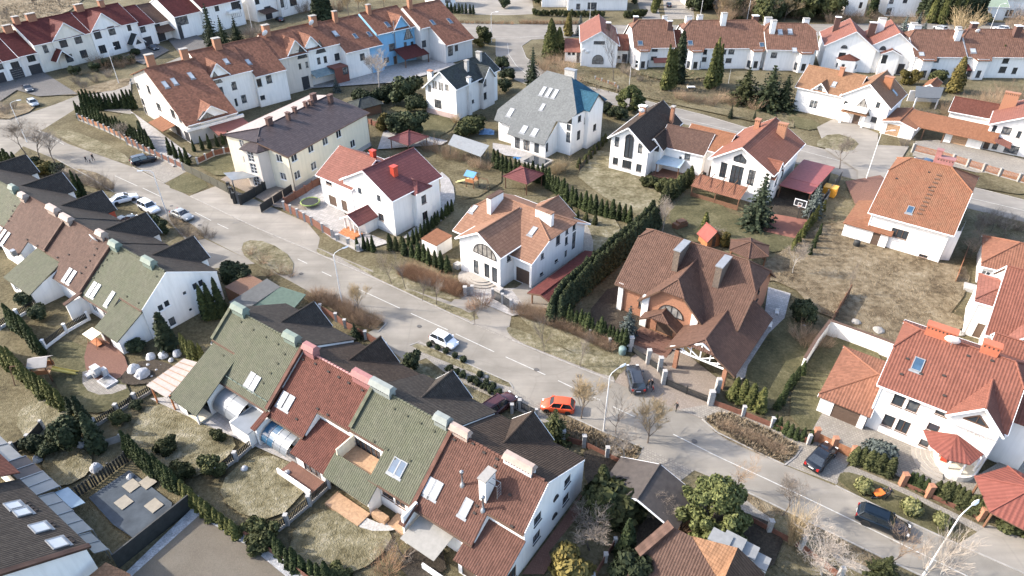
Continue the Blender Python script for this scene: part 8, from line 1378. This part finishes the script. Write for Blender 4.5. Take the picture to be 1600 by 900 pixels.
car('offroader', (.02,.022,.025), (244,246), (205,256), 'dark off-roader parked by the brown fence, upper left'); car('saloon', WH, (213,306), (174,316), 'white saloon parked across the bay'); car('offroader', WH, (250,334), (217,317), 'white off-roader parked in the middle of the bay'); car('saloon', (.25,.26,.26), (302,344), (268,329), 'silver saloon with dark roof parked among bare shrubs'); car('saloon', DG, (205,340), (183,352), 'dark car half hidden behind the orange-red entrance gable'); car('hatch', SV, (61,168), (43,155), 'silver hatchback parked at the left edge of the photo'); car('saloon', DG, (52,146), (36,132), 'grey car in front of the garage of the crimson-roofed row'); car('saloon', BK, (250,80), (230,70), 'black car in the drive above the russet roof end'); car('saloon', BK, (778,108), (786,100), 'black car behind the slate-roofed house'); car('offroader', (.04,.045,.045), (940,164), (931,156), 'dark off-roader beside the blue roof hip'); car('saloon', (.04,.06,.09), (1432,251), (1456,259), 'dark blue car behind the slat fence, partly under the orange roof'); car('saloon', BK, (1043,2), (1047,14), 'black car on the narrow drive at the top edge'); car('estate', SV, (1460,42), (1478,48), 'silver car on the far road behind the brown roofs'); car('saloon', WH, (1424,40), (1412,44), 'white car hidden by the pale spruces'); car('estate', (.5,.51,.52), (1552,44), (1576,47), 'pale van on the far road at the upper right'); car('offroader', MR, (792,626), (768,642), 'dark maroon off-roader with roof rails beside the front row', rack=True); car('saloon', BK, (430,27), (444,34), 'black car at the top behind the russet ridge'); car('saloon', DG, (385,24), (396,30), 'dark car under the porch canopy at the top edge')

# ------------------------------------------------------------------ people
SKIN = plain('skin', (.50,.30,.22), .6); HAIR = plain('dark_hair', (.03,.02,.015), .7); SHOE = plain('dark_shoes', (.03,.03,.03), .6)
def person(p, h, face, label, top, legs, bend=0.0, stride=.12, hat=None, arms=.12, group=None):
    """one skinned surface; regions get clothing materials"""
    if not isinstance(p, Vector): p = G(*p)
    V = []; E = []; Rr = []; Rg = []
    def v(x, y, z, r, g, par=None):
        if z > .52:                                       # bend forward about the hips
            dz = z-.52; x2 = x + math.sin(bend)*dz; z = .52 + math.cos(bend)*dz; x = x2
        V.append((x*h, y*h, z*h)); Rr.append(r*h); Rg.append(g); i = len(V)-1
        if par is not None: E.append((par, i))
        return i
    hip = v(0, 0, .53, .072, 2); w_ = v(0, 0, .62, .068, 1, hip); ch = v(0, 0, .74, .082, 1, w_); nk = v(.005, 0, .83, .034, 0, ch); hd = v(.012, 0, .89, .05, 0, nk); v(.012, 0, .945, .05, 4, hd); v(.06, 0, .895, .012, 0, hd)
    for s in (-1, 1):
        a = v(0, s*.055, .50, .055, 2, hip); k = v(stride*s*.6+.01, s*.055, .28, .038, 2, a); f = v(stride*s-.01, s*.055, .05, .026, 2, k); v(stride*s+.07, s*.06, .018, .02, 3, f)
        sh = v(0, s*.10, .79, .036, 1, ch); el = v(-arms*s*.4, s*.135, .63, .026, 1, sh); wr = v(-arms*s+.03, s*.14, .49, .019, 1, el); pa = v(-arms*s+.035, s*.14, .45, .018, 0, wr)
        for q in range(4): fb = v(-arms*s+.02+.011*q, s*.142, .425-.002*abs(q-1.5), .006, 0, pa); v(-arms*s+.024+.011*q, s*.138, .392+.004*abs(q-1.5), .005, 0, fb)
        v(-arms*s+.058, s*.135, .43, .006, 0, pa)
    me = bpy.data.meshes.new('tmp'); me.from_pydata(V, E, []); o = link('person', me, None); m = o.modifiers.new('s', 'SKIN'); m.use_smooth_shade = True
    sv = me.skin_vertices[0].data
    for i, r in enumerate(Rr): sv[i].radius = (r, r)
    sv[0].use_root = True; ss = o.modifiers.new('d', 'SUBSURF'); ss.levels = 1; ss.render_levels = 1
    dg = bpy.context.evaluated_depsgraph_get(); nm = bpy.data.meshes.new_from_object(o.evaluated_get(dg)); nm.name = 'person'; o.modifiers.clear(); o.data = nm; bpy.data.meshes.remove(me)
    nm.materials.clear()
    for mt in (SKIN, top, legs, SHOE, hat or HAIR): nm.materials.append(mt)
    VV = [Vector(x) for x in V]
    for pg in nm.polygons: c = pg.center; pg.material_index = Rg[min(range(len(VV)), key=lambda i: (VV[i]-c).length_squared)]; pg.use_smooth = True
    o.location = (p.x, p.y, .06); o.rotation_euler = (0, 0, R(face)); return tag(o, label, 'person', group)
C_BK, C_NV, C_RD, C_TN, C_WH, C_BL = plain('black_cloth', (.02,.02,.022), .9), plain('navy_cloth', (.025,.03,.05), .9), plain('red_cloth', (.55,.05,.03), .9), plain('tan_cloth', (.45,.28,.13), .9), plain('pale_cloth', (.5,.45,.42), .9), plain('denim_cloth', (.06,.075,.11), .9)
person((147,252), 1.75, 160, 'adult in black walking on the left of the main street', C_BK, C_BK); person((136,254), 1.45, 160, 'person in a dark coat beside two others at the upper left', C_BK, C_NV); person((142,256), 1.0, 160, 'small child in dark clothes between two walkers', C_NV, C_BK)
person((1056,643), 1.6, 200, 'child in black standing alone on the block paving', C_BK, C_BK, .0, .04); person((1012,606), 1.5, -60, 'person in a tan jacket beside the dark estate car', C_TN, C_BL, .2); person((1018,606), 1.5, 200, 'person in dark clothes with pale cap beside the dark estate car', C_BK, C_BK, .1, .05, C_WH); person((1010,613), 1.15, 20, 'child in a pale jacket bending by the dark estate car', C_WH, C_BL, .5); person((1020,613), 1.15, 160, 'child in a red jacket by the dark estate car', C_RD, C_NV, .2)
person((1387,777), 1.78, 200, 'gardener in navy bending over the orange-red wheelbarrow', C_NV, C_BK, .45, .2)
# ------------------------------------------------------------------ street lamps
lb, la, lh = MB(), MB(), MB()
lb.tube([(0,0,0), (0,0,.5), (0,0,4), (0,0,8.2)], [.12, .09, .07, .055], 7); la.tube([(0,0,8.15), (.25,0,8.5), (.9,0,8.72), (1.5,0,8.8)], [.05, .045, .04, .04], 6)
loft(lh, [[(x, -w, 8.76+t), (x, 0, 8.70+t), (x, w, 8.76+t), (x, 0, 8.9+t)] for x, w, t in ((1.35, .05, 0), (1.5, .14, .01), (1.95, .15, .03), (2.2, .05, .04))]); LM = plain('pale_lamp_post', (.6,.59,.57), .5, .05)
LAMP = (lb.mesh('pole', [LM]), la.mesh('arm', [LM]), lh.mesh('lamp_head', [TRIM_W]))
for (u, v), rz, sc, l in (((42,222), 20, 1, 'at the junction, left edge'), ((186,131), 60, 1, 'in front of the bluish white gabled house'), ((262,338), 200, 1, 'between the white off-roader and the street'), ((535,476), 35, 1, 'on the parking verge beside the brown hedge'), ((943,673), 35, 1, 'between the orange-red car and the carport drive'), ((1442,900), 30, 1.05, 'with bright head at the lower right, rising before the birch'), ((1353,280), 0, 1.1, 'before the garage wing of the tan-roofed house'), ((982,144), -10, .8, 'by the upper street bend in front of the brown roofs'), ((768,66), 0, 1, 'at the upper road junction'), ((921,38), 0, .95, 'behind the red gable of the upper row'), ((1093,34), 0, .95, 'behind the twin house of the upper row'), ((1167,32), 0, .95, 'in front of the wooded strip'), ((395,50), 200, 1, 'in front of the white house at the top edge'), ((1138,130), 0, .55, 'low one in the garden right of the tall thujas'), ((1547,46), 0, .9, 'behind the right end of the upper row')):
    t = thing('street_lamp', 'tall pale street lamp '+l, 'street lamp', G(u, v), R(rz), 'street lamps'); t.scale = (sc,)*3
    for nm, me in zip(('pole', 'arm', 'lamp_head'), LAMP): link(nm, me, t)
# ------------------------------------------------------------------ garden things
t = thing('trampoline', 'round trampoline with green rim in the paved yard of the crimson-roofed house', 'trampoline', G(486,322)); m = MB(); m.tube([(1.62*math.cos(i*.314), 1.62*math.sin(i*.314), .88) for i in range(21)], .13, 6, cap=False); part('rim_pad', m, plain('lime_pad', (.25,.33,.09), .7), t, True); m = MB(); m.prism([(1.44*math.cos(i*.314), 1.44*math.sin(i*.314)) for i in range(20)], .84, .88); part('jumping_mat', m, BLACKM, t)
for i in range(6): m = MB(); a = i*1.047; m.tube([(1.6*math.cos(a), 1.6*math.sin(a), 0), (1.6*math.cos(a), 1.6*math.sin(a), .88)], .04, 5); part('leg', m, METAL, t)
def tower(p, label, roofm, slm, rz, s=1.0):
    t = thing('play_tower', label, 'play tower', G(*p), R(rz)); t.scale = (s,)*3
    for x in (-.8, .8):
        for y in (-.8, .8): m = MB(); m.box(x-.06, x+.06, y-.06, y+.06, 0, 2.6); part('post', m, WOOD, t)
    m = MB(); m.box(-.9, .9, -.9, .9, 1.2, 1.3); part('platform', m, WOODL, t); a, b = MB(), MB(); a.box(-.9, .9, -.93, -.87, 1.3, 1.9); b.box(-.9, .9, .87, .93, 1.3, 1.9); part('railing', a, WOODO, t); part('railing', b, WOODO, t)
    for sg in (-1, 1): m = MB(); slab(m, [Vector((-1.1, 0, 3.2)), Vector((1.1, 0, 3.2)), Vector((1.1, sg*1.1, 2.5)), Vector((-1.1, sg*1.1, 2.5))], .06); part('roof', m, [roofm, roofm], t)
    m = MB()
    for i in range(8): x0, x1 = .9+i*.33, .9+(i+1)*.33; z0, z1 = 1.25*(1-i/8)**1.1+.12, 1.25*(1-(i+1)/8)**1.1+.12; m.face([(x0,-.25,z0),(x1,-.25,z1),(x1,.25,z1),(x0,.25,z0)]); m.beam((x0,-.27,z0+.08),(x1,-.27,z1+.08),.05,.2); m.beam((x0,.27,z0+.08),(x1,.27,z1+.08),.05,.2)
    part('slide', m, slm, t); m = MB(); m.tube([(-.9,0,2.3), (-3.4,0,2.3)], .06, 6); m.tube([(-3.4,-.8,0), (-3.4,0,2.3), (-3.4,.8,0)], .06, 6); part('swing_frame', m, WOOD, t); m = MB()
    for x in (-1.6, -2.6): m.tube([(x,-.2,2.3),(x,-.2,.5)], .012, 3); m.tube([(x,.2,2.3),(x,.2,.5)], .012, 3); m.box(x-.12, x+.12, -.25, .25, .46, .5)
    part('swing_seat', m, TRIM_D, t); return t
tower((738,292), 'play tower with blue roof and pale yellow slide behind the white villa', plain('blue_canvas', (.10,.30,.55), .6), plain('pale_yellow_plastic', (.62,.58,.30), .5), 150); tower((75,590), 'wooden play tower with yellow slide in the left garden', plain('grey_boards', (.42,.38,.34), .85), plain('yellow_plastic', (.62,.46,.12), .5), 10)
t = thing('basketball_hoop', 'basketball backboard on a pole behind the red court', 'basketball hoop', G(1243,345), R(-36)); m = MB(); m.tube([(0,.6,0),(0,.6,2.6),(0,.05,3.2)], .07, 6); part('pole', m, BLACKM, t); m = MB(); m.box(-.95,.95,-.03,.03,2.8,3.95); part('backboard', m, plain('smoked_board', (.05,.05,.055), .2), t)
m = MB(); [m.box(*q) for q in ((-1,1,-.05,.04,3.9,4.0), (-1,1,-.05,.04,2.75,2.85), (-1,-.9,-.05,.04,2.85,3.9), (.9,1,-.05,.04,2.85,3.9), (-.35,-.28,-.05,-.032,2.95,3.4), (.28,.35,-.05,-.032,2.95,3.4), (-.35,.35,-.052,-.034,3.4,3.47), (-.35,.35,-.052,-.034,2.95,3.02))]; part('white_marking', m, TRIM_W, t); m = MB(); m.tube([(.23*math.cos(i*.524), -.3+.23*math.sin(i*.524), 3.0) for i in range(13)], .02, 4); part('rim', m, ORANGE, t); m = MB(); [m.tube([(.22*math.cos(a), -.3+.22*math.sin(a), 3.0), (.12*math.cos(a+.4), -.3+.12*math.sin(a+.4), 2.6)], .008, 3) for a in [i*.63 for i in range(10)]]; part('net', m, TRIM_W, t)
t = thing('container', 'yellow-orange container beside the crimson garage', 'container', G(1295,305), R(-36)); m = MB(); m.box(-1.1,1.1,-.9,.9,.1,1.7); part('body', m, plain('yellow_orange_paint', (.6,.27,.03), .5), t); m = MB(); m.box(-1.15,1.15,-.95,.95,1.7,1.8); part('lid', m, plain('amber_paint', (.62,.33,.06), .5), t)
for (u, v), l in (((1213,492), 'upper one'), ((1202,513), 'lower one')):
    t = thing('garden_chair', 'white plastic garden chair on the slab path, '+l, 'chair', G(u, v), R(-20), 'white garden chairs'); m = MB(); m.box(-.25,.25,-.25,.25,.42,.46); part('seat', m, TRIM_W, t); m = MB(); m.box(-.25,.25,.22,.27,.46,.95); part('backrest', m, TRIM_W, t)
    for x in (-.22,.22):
        for y in (-.22,.22): m = MB(); m.box(x-.025,x+.025,y-.025,y+.025,0,.42); part('leg', m, TRIM_W, t)
t = thing('wheelbarrow', 'orange-red wheelbarrow before the bending gardener', 'wheelbarrow', G(1371,776), R(200)); m = MB(); loft(m, [[(x,-w,z0),(x,w,z0),(x,w*1.35,.75),(x,-w*1.35,.75)] for x, w, z0 in ((-.45,.26,.4),(.15,.3,.32),(.55,.22,.55))]); part('tub', m, ORANGE, t); m = MB()
for s in (-.25,.25): m.tube([(.7,s*.3,.22),(0,s,.38),(-1.0,s*1.1,.62)], .025, 5); m.tube([(-.35,s,.45),(-.4,s,0)], .02, 5)
part('handle_frame', m, METAL, t); m = MB(); m.tube([(.7,-.05,.2),(.7,.05,.2)], .2, 12); part('wheel', m, TYRE, t)
def boulder(p, s, label, m=STONEW, sq=.7):
    r = random.Random(int(p[0]*7+p[1])); b = MB(); n = 9; secs = []
    for z, q in ((0,.8),(.25,1.0),(.6,.8),(.85,.45),(.95,.12)): secs.append([(s*q*.5*(1+r.uniform(-.16,.16))*math.cos(6.283*i/n), s*q*.5*(1+r.uniform(-.16,.16))*math.sin(6.283*i/n), s*sq*z*(1+r.uniform(-.06,.06))) for i in range(n)])
    loft(b, secs); o = link('boulder', b.mesh('boulder', [m], False), None, G(*p)); return tag(o, label, 'boulder', label)
BLD = plain('white_boulder', (.58,.57,.56), .85, .2, 4, .03, 9)
for q in ((237,560,1.3),(256,558,1.3),(278,555,1.3),(210,580,1.6),(224,588,1.8),(232,572,.6),(245,580,.5),(238,590,.5),(268,564,.7),(218,575,.5),(252,572,.4)): boulder(q[:2], q[2], 'whitish boulder in the rock garden below the white end gable', BLD)
for q in ((112,688,1.7),(128,696,1.2),(60,720,1.0),(152,735,1.2)): boulder(q[:2], q[2], 'white rounded stone at the edge of the left lawn', BLD, .9)
for q in ((1256,510,.7),(1337,505,1.4),(1372,518,1.6),(1500,522,1.2)): boulder(q[:2], q[2], 'grey stone slab lying on the rough ground', CONC, .4)
for q in ((745,592,.5),(752,583,.5),(760,590,.5)): boulder(q[:2], q[2], 'pale stone on the verge by the low junipers', STONEW)
t = thing('fountain', 'white stone garden fountain with stepped slabs in the left garden', 'fountain', G(158,592), R(-34)); m = MB()
for a in ((-1.4,-.4,-.5,.5,0,1.0),(-.9,.2,-.4,.4,1.0,1.8),(-1.7,-1.0,-1.0,-.2,0,.6),(-.2,.5,.3,.9,0,1.3)): m.box(*a)
part('stone_slab', m, BLD, t); m = MB(); m.box(.5,2.6,-.7,.8,0,.45); part('basin', m, BLD, t); m = MB(); m.box(.65,2.45,-.55,.65,.452,.46); part('water', m, GLASS, t)
t = thing('swing_seat', 'canopied wooden swing seat on the red terrace', 'swing seat', G(152,540), R(-34)); m = MB(); slab(m, [Vector((-1.1,-.7,1.9)), Vector((1.1,-.7,1.9)), Vector((1.1,.7,2.1)), Vector((-1.1,.7,2.1))], .06); part('canopy', m, [CREAM, CREAM], t); m = MB(); m.box(-.9,.9,-.3,.3,.4,.48); m.box(-.9,.9,.28,.36,.48,1.0); part('seat', m, WOODO, t); m = MB()
for x in (-1.05,1.05): m.tube([(x,-.6,0),(x,0,1.95),(x,.6,0)], .05, 5)
part('frame', m, WOODO, t)
for (u, v), c_, l in (((1337,385), BLACKM, 'black round water butt against the white wall of the orange-roofed house'), ((972,553), plain('green_plastic_bin', (.2,.28,.26), .6), 'grey-green bin at the end of the front thuja hedge'), ((1412,658), BLACKM, None)):
    if l: m = MB(); m.lathe([(.42,0),(.5,.3),(.5,.9),(.44,1.05),(.1,1.1)], 12); tag(link('water_butt' if 'butt' in l else 'waste_bin', m.mesh('bin', [c_], True), None, G(u, v)), l, 'bin')
m = MB(); r = random.Random(2)
P = []
for i in range(7):
    for j in range(6): P.append((i*.55-1.6, j*.5-1.3, max(0.02, .9-((i-3)**2*.09+(j-2.5)**2*.13)+r.uniform(-.12,.12))))
for i in range(6):
    for j in range(5): a = i*6+j; m.face([P[a], P[a+6], P[a+7], P[a+1]])
tag(link('tarpaulin_heap', m.mesh('tarpaulin', [plain('blue_tarpaulin', (.22,.36,.55), .4, .3, 2)]), None, G(760,207)), 'crumpled pale blue tarpaulin heap beside the grey canopy', 'tarpaulin')
for i, (u, v) in enumerate(((207,762),(232,757),(195,788),(242,793))): m = MB(); m.box(-.75,.75,-.6,.6,.3,.36); tag(link('board', m.mesh('board', [plain('beige_board', (.34,.30,.235), .8)]), None, G(u, v), R(-34)), 'beige square board lying on the slate-coloured cover', 'board', 'boards lying on the cover')
for i, (u, v, c_, l) in enumerate(((383,735,BLD,'small white stone ball on the slab path of the front garden'), (450,742,BLD,'white rounded stone beside the slab path'), (205,748,BLD,'white stone by the black screen fence'))): boulder((u, v), .8, l, c_, .9)
t = thing('wood_pile', 'stacked red-brown crates behind the dark hedge top', 'crates', G(1062,355), R(30)); m = MB(); m.box(-1.2,1.2,-.6,.6,0,.9); m.box(-.6,.9,-.5,.5,.9,1.3); part('crates', m, WOOD, t)
t = thing('sheet_pile', 'white sheet lying on the soil behind the twin house', 'sheet', GP((860,0,5.926), 1300, 815)); m = MB(); m.box(-1,1,-.5,.5,.3,.4); m.box(-.9,-.8,-.4,.4,0,.3); m.box(.8,.9,-.4,.4,0,.3); part('sheet', m, TRIM_W, t)
